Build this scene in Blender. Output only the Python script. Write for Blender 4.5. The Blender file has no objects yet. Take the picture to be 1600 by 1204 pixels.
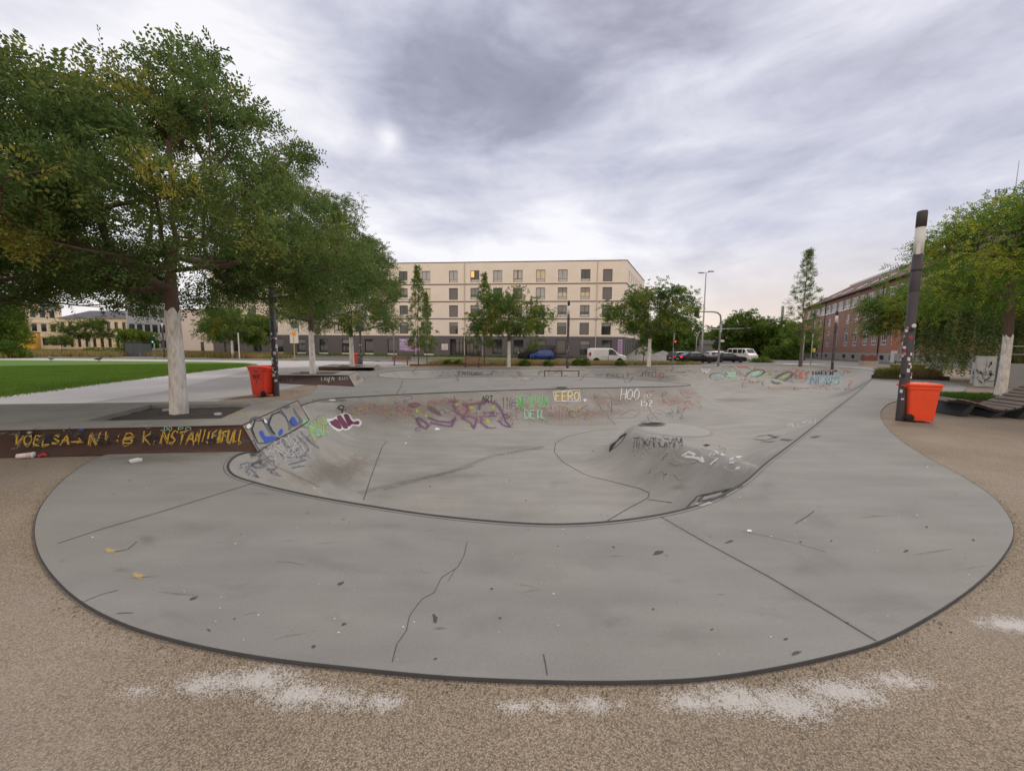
import bpy, bmesh, math, random
import numpy as np
from mathutils import Vector, Matrix
from mathutils.geometry import delaunay_2d_cdt
from mathutils.bvhtree import BVHTree
R = math.radians
random.seed(7)
rng = np.random.default_rng(11)
S = bpy.context.scene
COL = S.collection

# ------------------------------------------------------------------ camera
CAM_H = 1.65
PITCH, ROLL, FPX = 5.43, 0.009, 600.0
cam_d = bpy.data.cameras.new('camera')
cam = bpy.data.objects.new('camera', cam_d)
COL.objects.link(cam)
CROT = Matrix.Rotation(R(90 - PITCH), 3, 'X') @ Matrix.Rotation(ROLL, 3, 'Z')
cam.matrix_world = Matrix.Translation((0, 0, CAM_H)) @ CROT.to_4x4()
cam_d.sensor_width = 36
cam_d.lens = 36 * FPX / 1600
cam_d.clip_start = 0.05
cam_d.clip_end = 2000
S.camera = cam

# ------------------------------------------------------------------ exposure
S.view_settings.view_transform = 'Standard'
S.view_settings.look = 'None'
S.view_settings.exposure = 0.24
S.view_settings.gamma = 1
S.render.engine = 'CYCLES'
S.cycles.max_bounces = 6
S.cycles.transparent_max_bounces = 12
S.cycles.use_denoising = True

def raydir(px, py):
    return (CROT @ Vector(((px - 800) / FPX, -(py - 602) / FPX, -1))).normalized()
def P(px, py, z=0.0):
    """point of the plane at height z seen in the photograph at (px, py)"""
    d = raydir(px, py); t = (z - CAM_H) / d.z
    return Vector((0, 0, CAM_H)) + d * t
def PD(px, py, Y):
    d = raydir(px, py); return Vector((0, 0, CAM_H)) + d * (Y / d.y)

# ------------------------------------------------------------------ sky and sun
SUN_EL, SUN_AZ = 50.0, 48.0     # azimuth clockwise from +Y: high to the right beyond the bowl, veiled by cloud
W = bpy.data.worlds.new('World'); S.world = W; W.use_nodes = True
nt = W.node_tree; N = nt.nodes; L = nt.links; N.clear()
def nd(t, **k):
    n = N.new(t)
    for a, b in k.items():
        if a.startswith('i_'): n.inputs[a[2:]].default_value = b
        else: setattr(n, a, b)
    return n
def mth(op, a, b=None, c=None, clamp=False, tree=None):
    T = tree or nt
    n = T.nodes.new('ShaderNodeMath'); n.operation = op; n.use_clamp = clamp
    for i, v in enumerate((a, b, c)):
        if v is None: continue
        if isinstance(v, (int, float)): n.inputs[i].default_value = v
        else: T.links.new(v, n.inputs[i])
    return n.outputs[0]
out = nd('ShaderNodeOutputWorld')
sky = nd('ShaderNodeTexSky', sky_type='NISHITA', sun_disc=False, sun_elevation=R(SUN_EL), sun_rotation=R(SUN_AZ), air_density=1.0, dust_density=2.0, ozone_density=2.0)
bg1 = nd('ShaderNodeBackground'); bg1.inputs['Strength'].default_value = 0.08
L.new(sky.outputs[0], bg1.inputs[0])
tc = nd('ShaderNodeTexCoord'); sep = nd('ShaderNodeSeparateXYZ'); L.new(tc.outputs['Generated'], sep.inputs[0])
zc = mth('MAXIMUM', sep.outputs[2], 0.0)
zz = mth('ADD', zc, 0.30)
cx = mth('DIVIDE', sep.outputs[0], zz); cy = mth('DIVIDE', sep.outputs[1], zz)
cmb = nd('ShaderNodeCombineXYZ'); L.new(cx, cmb.inputs[0]); L.new(cy, cmb.inputs[1])
mp = nd('ShaderNodeMapping'); mp.inputs['Rotation'].default_value = (0, 0, R(-35)); mp.inputs['Scale'].default_value = (1.0, 0.8, 1); L.new(cmb.outputs[0], mp.inputs[0])
def noise(vec, scale, detail, rough=.55, dist=0.0):
    n = nd('ShaderNodeTexNoise'); n.inputs['Scale'].default_value = scale; n.inputs['Detail'].default_value = detail
    n.inputs['Roughness'].default_value = rough; n.inputs['Distortion'].default_value = dist
    L.new(vec, n.inputs['Vector']); return n.outputs[0]
mp3 = nd('ShaderNodeMapping'); mp3.inputs['Rotation'].default_value = (R(8), R(24), R(10)); mp3.inputs['Scale'].default_value = (1.0, 1.0, 2.4); L.new(tc.outputs['Generated'], mp3.inputs[0])
mp4 = nd('ShaderNodeMapping'); mp4.inputs['Rotation'].default_value = (R(4), R(17), 0); mp4.inputs['Scale'].default_value = (1.2, 1.2, 7.0); L.new(tc.outputs['Generated'], mp4.inputs[0])
n1 = noise(mp3.outputs[0], 1.7, 5, .5, .3)
n2 = noise(mp3.outputs[0], 4.2, 9, .58, .35)
mp2 = nd('ShaderNodeMapping'); mp2.inputs['Rotation'].default_value = (0, 0, R(-52)); mp2.inputs['Scale'].default_value = (2.2, 0.7, 1); L.new(cmb.outputs[0], mp2.inputs[0])
n3 = noise(mp4.outputs[0], 1.6, 7, .55, .4)
def lobe(px, py, k, amp):
    d = raydir(px, py)
    vm = nd('ShaderNodeVectorMath', operation='DOT_PRODUCT'); L.new(tc.outputs['Generated'], vm.inputs[0]); vm.inputs[1].default_value = d
    return mth('MULTIPLY', mth('POWER', mth('MAXIMUM', vm.outputs['Value'], 0.0), k), amp)
v = mth('MULTIPLY_ADD', mth('SUBTRACT', n1, .5), 1.0, 0.76)
v = mth('MULTIPLY_ADD', mth('SUBTRACT', n2, .5), 0.80, v)
v = mth('MULTIPLY_ADD', mth('SUBTRACT', n3, .5), 0.45, v)
for args in [(740, 190, 26, -.40), (900, 90, 40, -.12), (1050, 30, 50, -.26), (640, 170, 60, -.10), (1430, 330, 14, -.20), (180, 60, 6, .16), (1250, 190, 26, .18), (330, 60, 30, .06),
             (800, 360, 90, .26), (860, 330, 240, .12), (1500, 60, 20, -.04), (608, 214, 2500, .45), (480, 120, 60, .12), (880, 340, 300, .14), (300, 30, 500, .10), (420, 110, 200, .06), (700, 380, 200, .10), (1150, 350, 60, -.06)]:
    v = mth('ADD', v, lobe(*args))
v = mth('ADD', v, mth('MULTIPLY', mth('SUBTRACT', 1.0, mth('DIVIDE', zc, 0.35), clamp=True), .16))
ramp = nd('ShaderNodeValToRGB'); L.new(v, ramp.inputs[0])
e = ramp.color_ramp.elements
e[0].position = 0.12; e[0].color = (.235, .235, .31, 1)
e[1].position = 1.0; e[1].color = (.88, .87, .90, 1)
for p_, c_ in ((.36, (.33, .335, .42, 1)), (.58, (.50, .51, .61, 1)), (.78, (.67, .67, .745, 1))):
    q = e.new(p_); q.color = c_
warm = nd('ShaderNodeMix', data_type='RGBA'); L.new(ramp.outputs[0], warm.inputs[6]); warm.inputs[7].default_value = (.86, .70, .57, 1)
hz = mth('SUBTRACT', 1.0, mth('DIVIDE', zc, 0.25), clamp=True)
hz = mth('MULTIPLY', mth('POWER', hz, 1.2), mth('ADD', .30, lobe(1150, 460, 8, .75)), clamp=True)
L.new(hz, warm.inputs[0])
# warm bright lobe added low in the unseen sky behind the camera, to brighten facades
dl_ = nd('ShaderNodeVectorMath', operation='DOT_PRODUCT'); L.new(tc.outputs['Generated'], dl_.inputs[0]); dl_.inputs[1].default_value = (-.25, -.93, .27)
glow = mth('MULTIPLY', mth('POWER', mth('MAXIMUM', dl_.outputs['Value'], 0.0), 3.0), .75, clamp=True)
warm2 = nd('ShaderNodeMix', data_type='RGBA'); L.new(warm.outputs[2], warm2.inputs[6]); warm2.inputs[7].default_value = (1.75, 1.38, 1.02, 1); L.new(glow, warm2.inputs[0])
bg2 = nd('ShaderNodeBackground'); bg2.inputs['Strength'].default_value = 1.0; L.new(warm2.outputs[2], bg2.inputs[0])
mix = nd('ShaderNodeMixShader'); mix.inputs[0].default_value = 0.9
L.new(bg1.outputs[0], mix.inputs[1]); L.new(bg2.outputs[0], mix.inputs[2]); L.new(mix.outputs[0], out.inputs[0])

sun_d = bpy.data.lights.new('sun', 'SUN'); sun_d.energy = 1.4; sun_d.angle = R(16); sun_d.color = (1.0, .90, .78)
sun = bpy.data.objects.new('sun', sun_d); COL.objects.link(sun)
sd = Vector((math.sin(R(SUN_AZ)) * math.cos(R(SUN_EL)), math.cos(R(SUN_AZ)) * math.cos(R(SUN_EL)), math.sin(R(SUN_EL))))
sun.rotation_euler = (-sd).to_track_quat('-Z', 'Y').to_euler()

# ------------------------------------------------------------------ materials
MATS = {}
def M_(name, col, rough=.8, metal=0.0, var=0.0, vscale=3.0, var2=0.0, v2scale=40.0, bump=0.0, bscale=60.0, dirt=None, dscale=1.0, damt=.4, emit=None, estr=0.0, alpha=1.0, spec=.3, stretch=None):
    if name in MATS: return MATS[name]
    m = bpy.data.materials.new(name); m.use_nodes = True; MATS[name] = m
    t = m.node_tree; b = t.nodes['Principled BSDF']
    b.inputs['Base Color'].default_value = (*col, 1); b.inputs['Roughness'].default_value = rough; b.inputs['Metallic'].default_value = metal
    b.inputs['Specular IOR Level'].default_value = spec
    m.diffuse_color = (*col, 1)
    co = t.nodes.new('ShaderNodeTexCoord').outputs['Object']
    if stretch:
        mpn = t.nodes.new('ShaderNodeMapping'); mpn.inputs['Scale'].default_value = stretch; t.links.new(co, mpn.inputs[0]); co = mpn.outputs[0]
    def nz(sc, det=5, ro=.6):
        n = t.nodes.new('ShaderNodeTexNoise'); n.inputs['Scale'].default_value = sc; n.inputs['Detail'].default_value = det; n.inputs['Roughness'].default_value = ro
        t.links.new(co, n.inputs['Vector']); return n.outputs[0]
    cur = None
    rgb = t.nodes.new('ShaderNodeRGB'); rgb.outputs[0].default_value = (*col, 1); cur = rgb.outputs[0]
    if dirt:
        mx = t.nodes.new('ShaderNodeMix'); mx.data_type = 'RGBA'
        mr = t.nodes.new('ShaderNodeMapRange'); mr.inputs['From Min'].default_value = .45; mr.inputs['From Max'].default_value = .7; mr.inputs['To Max'].default_value = damt
        t.links.new(nz(dscale, 8, .65), mr.inputs[0]); t.links.new(mr.outputs[0], mx.inputs[0]); t.links.new(cur, mx.inputs[6]); mx.inputs[7].default_value = (*dirt, 1)
        cur = mx.outputs[2]
    for a, s_ in ((var, vscale), (var2, v2scale)):
        if a:
            f = mth('MULTIPLY_ADD', nz(s_), 2 * a, 1 - a, tree=t)
            vm = t.nodes.new('ShaderNodeVectorMath'); vm.operation = 'SCALE'; t.links.new(cur, vm.inputs[0]); t.links.new(f, vm.inputs['Scale']); cur = vm.outputs[0]
    t.links.new(cur, b.inputs['Base Color'])
    if bump:
        bp = t.nodes.new('ShaderNodeBump'); bp.inputs['Strength'].default_value = bump; bp.inputs['Distance'].default_value = .02
        t.links.new(nz(bscale, 4), bp.inputs['Height']); t.links.new(bp.outputs[0], b.inputs['Normal'])
    if emit:
        b.inputs['Emission Color'].default_value = (*emit, 1); b.inputs['Emission Strength'].default_value = estr
    return m

def leafmat(name, c1, c2, yel=None, yth=.62, ysc=.9):
    m = bpy.data.materials.new(name); m.use_nodes = True; MATS[name] = m
    t = m.node_tree; t.nodes.remove(t.nodes['Principled BSDF']); o = t.nodes['Material Output']
    g = t.nodes.new('ShaderNodeNewGeometry'); co = t.nodes.new('ShaderNodeTexCoord').outputs['Object']
    mx = t.nodes.new('ShaderNodeMix'); mx.data_type = 'RGBA'; mx.inputs[6].default_value = (*c1, 1); mx.inputs[7].default_value = (*c2, 1)
    n = t.nodes.new('ShaderNodeTexNoise'); n.inputs['Scale'].default_value = .8; n.inputs['Detail'].default_value = 2; t.links.new(co, n.inputs['Vector'])
    f = mth('MULTIPLY_ADD', g.outputs['Random Per Island'], .6, mth('MULTIPLY_ADD', n.outputs[0], 1.6, -.6, tree=t), clamp=True, tree=t)
    t.links.new(f, mx.inputs[0]); cur = mx.outputs[2]
    if yel:
        n2_ = t.nodes.new('ShaderNodeTexNoise'); n2_.inputs['Scale'].default_value = ysc; n2_.inputs['Detail'].default_value = 3; t.links.new(co, n2_.inputs['Vector'])
        mr = t.nodes.new('ShaderNodeMapRange'); mr.inputs['From Min'].default_value = yth - .05; mr.inputs['From Max'].default_value = yth + .05
        a = mth('MULTIPLY_ADD', g.outputs['Random Per Island'], .16, n2_.outputs[0], tree=t); t.links.new(a, mr.inputs[0])
        m2 = t.nodes.new('ShaderNodeMix'); m2.data_type = 'RGBA'; t.links.new(mr.outputs[0], m2.inputs[0]); t.links.new(cur, m2.inputs[6]); m2.inputs[7].default_value = (*yel, 1); cur = m2.outputs[2]
    d = t.nodes.new('ShaderNodeBsdfDiffuse'); tr = t.nodes.new('ShaderNodeBsdfTranslucent'); ms = t.nodes.new('ShaderNodeMixShader'); ms.inputs[0].default_value = .44
    t.links.new(cur, d.inputs[0]); t.links.new(cur, tr.inputs[0]); t.links.new(d.outputs[0], ms.inputs[1]); t.links.new(tr.outputs[0], ms.inputs[2])
    t.links.new(ms.outputs[0], o.inputs[0]); return m

def srgb(r, g, b):
    f = lambda c: ((c / 255 + .055) / 1.055) ** 2.4 if c > 10 else c / 255 / 12.92
    return (f(r), f(g), f(b))

# ------------------------------------------------------------------ mesh helpers
def mesh_np(name, V, F, mat, smooth=False):
    me = bpy.data.meshes.new(name); V = np.asarray(V, dtype=np.float32); F = np.asarray(F, dtype=np.int32); k = F.shape[1]
    me.vertices.add(len(V)); me.vertices.foreach_set('co', V.ravel())
    me.loops.add(F.size); me.loops.foreach_set('vertex_index', F.ravel())
    me.polygons.add(len(F)); me.polygons.foreach_set('loop_start', np.arange(0, F.size, k, dtype=np.int32))
    if smooth: me.polygons.foreach_set('use_smooth', np.ones(len(F), dtype=bool))
    me.update(calc_edges=True)
    if mat: me.materials.append(mat)
    return me

class MB:
    def __init__(s): s.v = []; s.f = []; s.mi = []; s.m = 0; s.sm = []; s.smooth = False
    def add(s, vs, fs):
        o = len(s.v); s.v += [tuple(v) for v in vs]
        for f in fs: s.f.append(tuple(i + o for i in f)); s.mi.append(s.m); s.sm.append(s.smooth)
        return s
    def box(s, x0, x1, y0, y1, z0, z1, rz=0, c=None):
        vs = [(x, y, z) for z in (z0, z1) for y in (y0, y1) for x in (x0, x1)]
        if rz:
            cx_, cy_ = c or ((x0 + x1) / 2, (y0 + y1) / 2); ca, sa = math.cos(rz), math.sin(rz)
            vs = [(cx_ + (x - cx_) * ca - (y - cy_) * sa, cy_ + (x - cx_) * sa + (y - cy_) * ca, z) for x, y, z in vs]
        return s.add(vs, [(0, 2, 3, 1), (4, 5, 7, 6), (0, 1, 5, 4), (2, 6, 7, 3), (0, 4, 6, 2), (1, 3, 7, 5)])
    def tube(s, pts, rad, n=8, cap=True):
        pts = [Vector(p) for p in pts]; r = rad if isinstance(rad, (list, tuple)) else [rad] * len(pts)
        t0 = (pts[1] - pts[0]).normalized(); up = Vector((0, 0, 1)) if abs(t0.z) < .9 else Vector((1, 0, 0))
        a = t0.cross(up).normalized(); rings = []
        for i, p in enumerate(pts):
            t = (pts[min(i + 1, len(pts) - 1)] - pts[max(i - 1, 0)]).normalized()
            a = (a - t * a.dot(t)); a = a.normalized() if a.length > 1e-6 else t.orthogonal().normalized(); b = t.cross(a)
            rings.append([p + (a * math.cos(2 * math.pi * k / n) + b * math.sin(2 * math.pi * k / n)) * r[i] for k in range(n)])
        vs = [v for q in rings for v in q]; fs = []
        for i in range(len(pts) - 1):
            for k in range(n): fs.append((i * n + k, i * n + (k + 1) % n, (i + 1) * n + (k + 1) % n, (i + 1) * n + k))
        if cap: fs += [tuple(range(n - 1, -1, -1)), tuple(range((len(pts) - 1) * n, len(pts) * n))]
        return s.add(vs, fs)
    def lathe(s, prof, c=(0, 0, 0), n=16, axis='z'):
        vs = []
        for r_, z in prof:
            for k in range(n):
                a = 2 * math.pi * k / n; p = (r_ * math.cos(a), r_ * math.sin(a), z)
                if axis == 'y': p = (p[0], p[2], p[1])
                if axis == 'x': p = (p[2], p[0], p[1])
                vs.append((p[0] + c[0], p[1] + c[1], p[2] + c[2]))
        fs = [(i * n + k, i * n + (k + 1) % n, (i + 1) * n + (k + 1) % n, (i + 1) * n + k) for i in range(len(prof) - 1) for k in range(n)]
        if prof[0][0] > 1e-4: fs.append(tuple(range(n - 1, -1, -1)))
        if prof[-1][0] > 1e-4: fs.append(tuple(range((len(prof) - 1) * n, len(prof) * n)))
        return s.add(vs, fs)
    def prism(s, poly, z0, z1):
        n = len(poly)
        return s.add([(x, y, z0) for x, y in poly] + [(x, y, z1) for x, y in poly],
                     [tuple(range(n - 1, -1, -1)), tuple(range(n, 2 * n))] + [(i, (i + 1) % n, n + (i + 1) % n, n + i) for i in range(n)])
    def prism_x(s, poly, x0, x1):        # poly in (y, z)
        n = len(poly)
        return s.add([(x0, y, z) for y, z in poly] + [(x1, y, z) for y, z in poly],
                     [tuple(range(n)), tuple(range(2 * n - 1, n - 1, -1))] + [(i, n + i, n + (i + 1) % n, (i + 1) % n) for i in range(n)])
    def quad(s, a, b, c, d): return s.add([a, b, c, d], [(0, 1, 2, 3)])
    def build(s, name, mats, parent=None, off=(0, 0, 0), bevel=0, seg=2):
        me = bpy.data.meshes.new(name)
        ox, oy, oz = off
        me.from_pydata([(x - ox, y - oy, z - oz) for x, y, z in s.v] if any(off) else s.v, [], s.f)
        if not isinstance(mats, (list, tuple)): mats = [mats]
        for m in mats: me.materials.append(m)
        me.polygons.foreach_set('material_index', s.mi); me.polygons.foreach_set('use_smooth', s.sm); me.update()
        o = bpy.data.objects.new(name, me); COL.objects.link(o)
        if parent is not None: o.parent = parent
        if bevel:
            b = o.modifiers.new('b', 'BEVEL'); b.width = bevel; b.segments = seg; b.limit_method = 'ANGLE'; b.angle_limit = R(35)
        return o

def tag(o, label=None, cat=None, group=None, kind=None):
    if label: o['label'] = label
    if cat: o['category'] = cat
    if group: o['group'] = group
    if kind: o['kind'] = kind
    return o
def thing(name, label, cat, loc=(0, 0, 0), rz=0, group=None, sc=1):
    o = bpy.data.objects.new(name, None); COL.objects.link(o); o.location = loc; o.rotation_euler = (0, 0, rz); o.scale = (sc, sc, sc)
    o.empty_display_size = .3
    return tag(o, label, cat, group)
def linkobj(name, me, parent=None):
    o = bpy.data.objects.new(name, me); COL.objects.link(o)
    if parent is not None: o.parent = parent
    return o
def kids(o): return [c for c in bpy.data.objects if c.parent == o]
def copy_tree(o, parent=None):
    c = o.copy(); COL.objects.link(c)
    if parent is not None: c.parent = parent
    for ch in list(o.children): copy_tree(ch, c)
    return c
def dup(root, loc, rz=None, label=None, sc=None, group=None):
    c = copy_tree(root); c.location = loc
    if rz is not None: c.rotation_euler = (0, 0, rz)
    if label: c['label'] = label
    if group: c['group'] = group
    if sc is not None: c.scale = (sc, sc, sc) if isinstance(sc, (int, float)) else sc
    return c

def spl(pts, closed=False, step=.25):
    pts = [Vector(p[:2]) for p in pts]; n = len(pts); outp = []
    rngi = range(n if closed else n - 1)
    for i in rngi:
        p0 = pts[(i - 1) % n] if closed or i > 0 else pts[0]; p1 = pts[i]; p2 = pts[(i + 1) % n]
        p3 = pts[(i + 2) % n] if closed or i + 2 < n else pts[-1]
        st = step(p1) if callable(step) else step
        k = max(1, int((p2 - p1).length / st))
        # centripetal catmull-rom
        t0 = 0; t1 = t0 + max((p1 - p0).length, 1e-4) ** .5; t2 = t1 + max((p2 - p1).length, 1e-4) ** .5; t3 = t2 + max((p3 - p2).length, 1e-4) ** .5
        for j in range(k):
            t = t1 + (t2 - t1) * j / k
            if t1 - t0 < .02: A1 = p1
            else: A1 = p0 * ((t1 - t) / (t1 - t0)) + p1 * ((t - t0) / (t1 - t0))
            A2 = p1 * ((t2 - t) / (t2 - t1)) + p2 * ((t - t1) / (t2 - t1))
            A3 = p2 if t3 - t2 < .02 else p2 * ((t3 - t) / (t3 - t2)) + p3 * ((t - t2) / (t3 - t2))
            B1 = A1 * ((t2 - t) / (t2 - t0)) + A2 * ((t - t0) / (t2 - t0)); B2 = A2 * ((t3 - t) / (t3 - t1)) + A3 * ((t - t1) / (t3 - t1))
            outp.append(B1 * ((t2 - t) / (t2 - t1)) + B2 * ((t - t1) / (t2 - t1)))
    if not closed: outp.append(pts[-1])
    return [(p.x, p.y) for p in outp]

def in_poly(X, Y, poly):
    poly = np.asarray(poly); ins = np.zeros(X.shape, bool); n = len(poly); j = n - 1
    for i in range(n):
        xi, yi = poly[i]; xj, yj = poly[j]
        c = ((yi > Y) != (yj > Y)) & (X < (xj - xi) * (Y - yi) / (yj - yi + 1e-12) + xi)
        ins ^= c; j = i
    return ins
def dist_poly(X, Y, poly, closed=True):
    poly = np.asarray(poly, float); A = poly; B = np.roll(poly, -1, 0)
    if not closed: A, B = A[:-1], B[:-1]
    P_ = np.stack([X, Y], -1); best = np.full(X.shape, 1e9)
    for a, b in zip(A, B):
        ab = b - a; t = np.clip(((P_ - a) @ ab) / (ab @ ab + 1e-12), 0, 1)
        d = np.hypot(P_[..., 0] - a[0] - t * ab[0], P_[..., 1] - a[1] - t * ab[1]); best = np.minimum(best, d)
    return best
def sstep(a, b, x):
    t = np.clip((x - a) / (b - a), 0, 1); return t * t * (3 - 2 * t)
# ================================================================== ground and skate bowl
def PX(l, z=0.0): return [tuple(P(a, b, z)[:2]) for a, b in l]
slab_px = [(200,700),(150,716),(105,745),(68,785),(55,820),(60,860),(85,900),(130,940),(200,975),(300,1004),(420,1026),(540,1040),(700,1055),(870,1062),(1000,1062),(1100,1057),(1200,1043),(1300,1022),(1370,1002),(1450,962),(1520,915),(1565,870),(1583,835),(1578,810),(1550,775),(1500,742),(1450,715),(1410,690),(1385,667),(1376,650),(1380,637),(1395,628),(1420,624),(1470,621),(1500,613),(1508,604),(1475,595),(1420,588),(1385,580),(1350,574),(1280,570),(1180,569.3),(1120,569.5),(1050,570.5),(1000,571),(900,572.5),(800,573.5),(700,574.5),(640,575),(600,576),(560,579),(520,584),(500,592),(496,602),(488,613),(470,621),(450,627),(425,640),(330,668),(250,690)]
bowl_px = [(393,704),(372,710),(357,724),(364,741),(400,754),(480,773),(570,789),(670,804),(780,815),(870,819),(960,814),(1050,800),(1110,782),(1160,755),(1195,725),(1250,683),(1300,643),(1340,612),(1362,592),(1368,583),(1345,576),(1280,572.2),(1200,571.5),(1120,571.8),(1050,572.8),(1000,573.5),(900,575),(800,576),(700,577),(640,578.5),(605,581),(590,586),(606,590),(650,592),(700,590),(780,588.5),(870,587.5),(930,589.5),(1000,594),(1055,598),(1079,600.8),(1060,603),(1000,604.5),(900,606.5),(800,609),(720,612),(620,616.3),(560,619.5),(520,622),(480,630),(462,640),(478,652),(483,656)]
bl = lambda p: .07 if p.y < 9 else (.14 if p.y < 16 else .4)
slab_poly = spl(PX(slab_px), True, lambda p: .06 if p.y < 5 else (.12 if p.y < 14 else .5))
bowl_ctrl = PX(bowl_px)
bowl_poly = spl(bowl_ctrl, True, bl)
D1 = -1.18
HA, HB = np.array([3.55, 5.2]), np.array([4.0, 9.55])
mound_c = np.array(P(1170, 592.5, -.5)[:2])
def floor_h(X, Y):
    F = np.full(X.shape, D1)
    F += .50 * np.exp(-(((X - 8.6) / 3.0) ** 2 + ((Y - 14.5) / 3.6) ** 2))
    F += .22 * sstep(20, 26, Y) * sstep(12, 4, X)
    F += .62 * sstep(3.7, 4.9, X) * sstep(13.5, 9.5, Y)
    return F
def bowl_h(X, Y, d=None):
    X = np.asarray(X, float); Y = np.asarray(Y, float)
    if d is None: d = dist_poly(X, Y, bowl_poly)
    F = floor_h(X, Y)
    Rw = 1.75 + .9 * sstep(18, 30, Y)
    t = np.clip(1 - d / Rw, 0, 1); z = F * (1 - t ** 2.15)
    # spit and volcano: a ridge running out from the right lip
    ab = HB - HA; s = np.clip(((X - HA[0]) * ab[0] + (Y - HA[1]) * ab[1]) / (ab @ ab), 0, 1)
    e = np.hypot(X - HA[0] - s * ab[0], Y - HA[1] - s * ab[1])
    rt = .05 + .93 * sstep(.35, 1.0, s); zt = -.02 - .31 * sstep(0, .8, s)
    t = np.clip(1 - (e - rt) / (1.35 + .5 * (1 - s)), 0, 1); zr = F + (zt - F) * np.where(e < rt, 1, t ** 2.2)
    z = np.maximum(z, zr)
    # low flat-topped mound at the far end
    e = np.hypot((X - mound_c[0]) / 1.25, (Y - mound_c[1]) / 1.0)
    t = np.clip(1 - (e - 1.5) / 3.0, 0, 1); z = np.maximum(z, F + (-.45 - F) * np.where(e < 1.5, 1, t ** 1.6))
    return z
# vertices
pts = [tuple(p) for p in bowl_poly]; nb = len(pts)
bp_ = np.array(bowl_poly); area = .5 * np.sum(bp_[:, 0] * np.roll(bp_[:, 1], -1) - np.roll(bp_[:, 0], -1) * bp_[:, 1]); sg = 1 if area > 0 else -1
tan = np.roll(bp_, -1, 0) - np.roll(bp_, 1, 0); tan /= np.linalg.norm(tan, axis=1)[:, None] + 1e-9; nor = np.stack([-tan[:, 1], tan[:, 0]], 1) * sg
extra = []
for dd in (.05, .14, .27, .45, .68):
    q = bp_ + nor * dd; dq = dist_poly(q[:, 0], q[:, 1], bowl_poly); ok = (dq > dd * .93) & in_poly(q[:, 0], q[:, 1], bp_)
    if dd > .2: ok &= (np.arange(len(q)) % 2 == 0)
    extra.append(q[ok])
for (y0, y1, st) in ((3, 14, .16), (14, 24, .26), (24, 50, .5)):
    gx, gy = np.meshgrid(np.arange(-8, 40, st), np.arange(y0, y1, st)); gx = gx.ravel(); gy = gy.ravel()
    ok = in_poly(gx, gy, bp_); gx, gy = gx[ok], gy[ok]; d_ = dist_poly(gx, gy, bowl_poly); ok = d_ > max(.8, st)
    extra.append(np.stack([gx[ok], gy[ok]], 1))
allp = np.concatenate([bp_] + extra)
res = delaunay_2d_cdt([Vector(p) for p in allp], [(i, (i + 1) % nb) for i in range(nb)], [], 0, 1e-5)
V2 = np.array([tuple(v) for v in res[0]]); F2 = np.array([f for f in res[2] if len(f) == 3])
cen = V2[F2].mean(1); F2 = F2[in_poly(cen[:, 0], cen[:, 1], bp_)]
dV = dist_poly(V2[:, 0], V2[:, 1], bowl_poly); dV[dV < 1e-4] = 0
bowlV = np.column_stack([V2, bowl_h(V2[:, 0], V2[:, 1], dV)])
a_ = bowlV[F2[:, 0]]; n_ = np.cross(bowlV[F2[:, 1]] - a_, bowlV[F2[:, 2]] - a_); F2[n_[:, 2] < 0] = F2[n_[:, 2] < 0][:, ::-1]

def ring_mesh(outer, inner, z, step_pts=None):
    pts = [Vector(p) for p in outer] + [Vector(p) for p in inner]; no = len(outer); ni = len(inner)
    r = delaunay_2d_cdt(pts, [(i, (i + 1) % no) for i in range(no)] + [(no + i, no + (i + 1) % ni) for i in range(ni)], [], 0, 1e-5)
    v = np.array([tuple(q) for q in r[0]]); f = np.array([q for q in r[2] if len(q) == 3]); c = v[f].mean(1)
    ok = in_poly(c[:, 0], c[:, 1], np.array(outer)) & ~in_poly(c[:, 0], c[:, 1], np.array(inner)); f = f[ok]
    a = v[f[:, 0]]; b = v[f[:, 1]] - a; cc = v[f[:, 2]] - a; neg = b[:, 0] * cc[:, 1] - b[:, 1] * cc[:, 0] < 0; f[neg] = f[neg][:, ::-1]
    return np.column_stack([v, np.full(len(v), z)]), f

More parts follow.
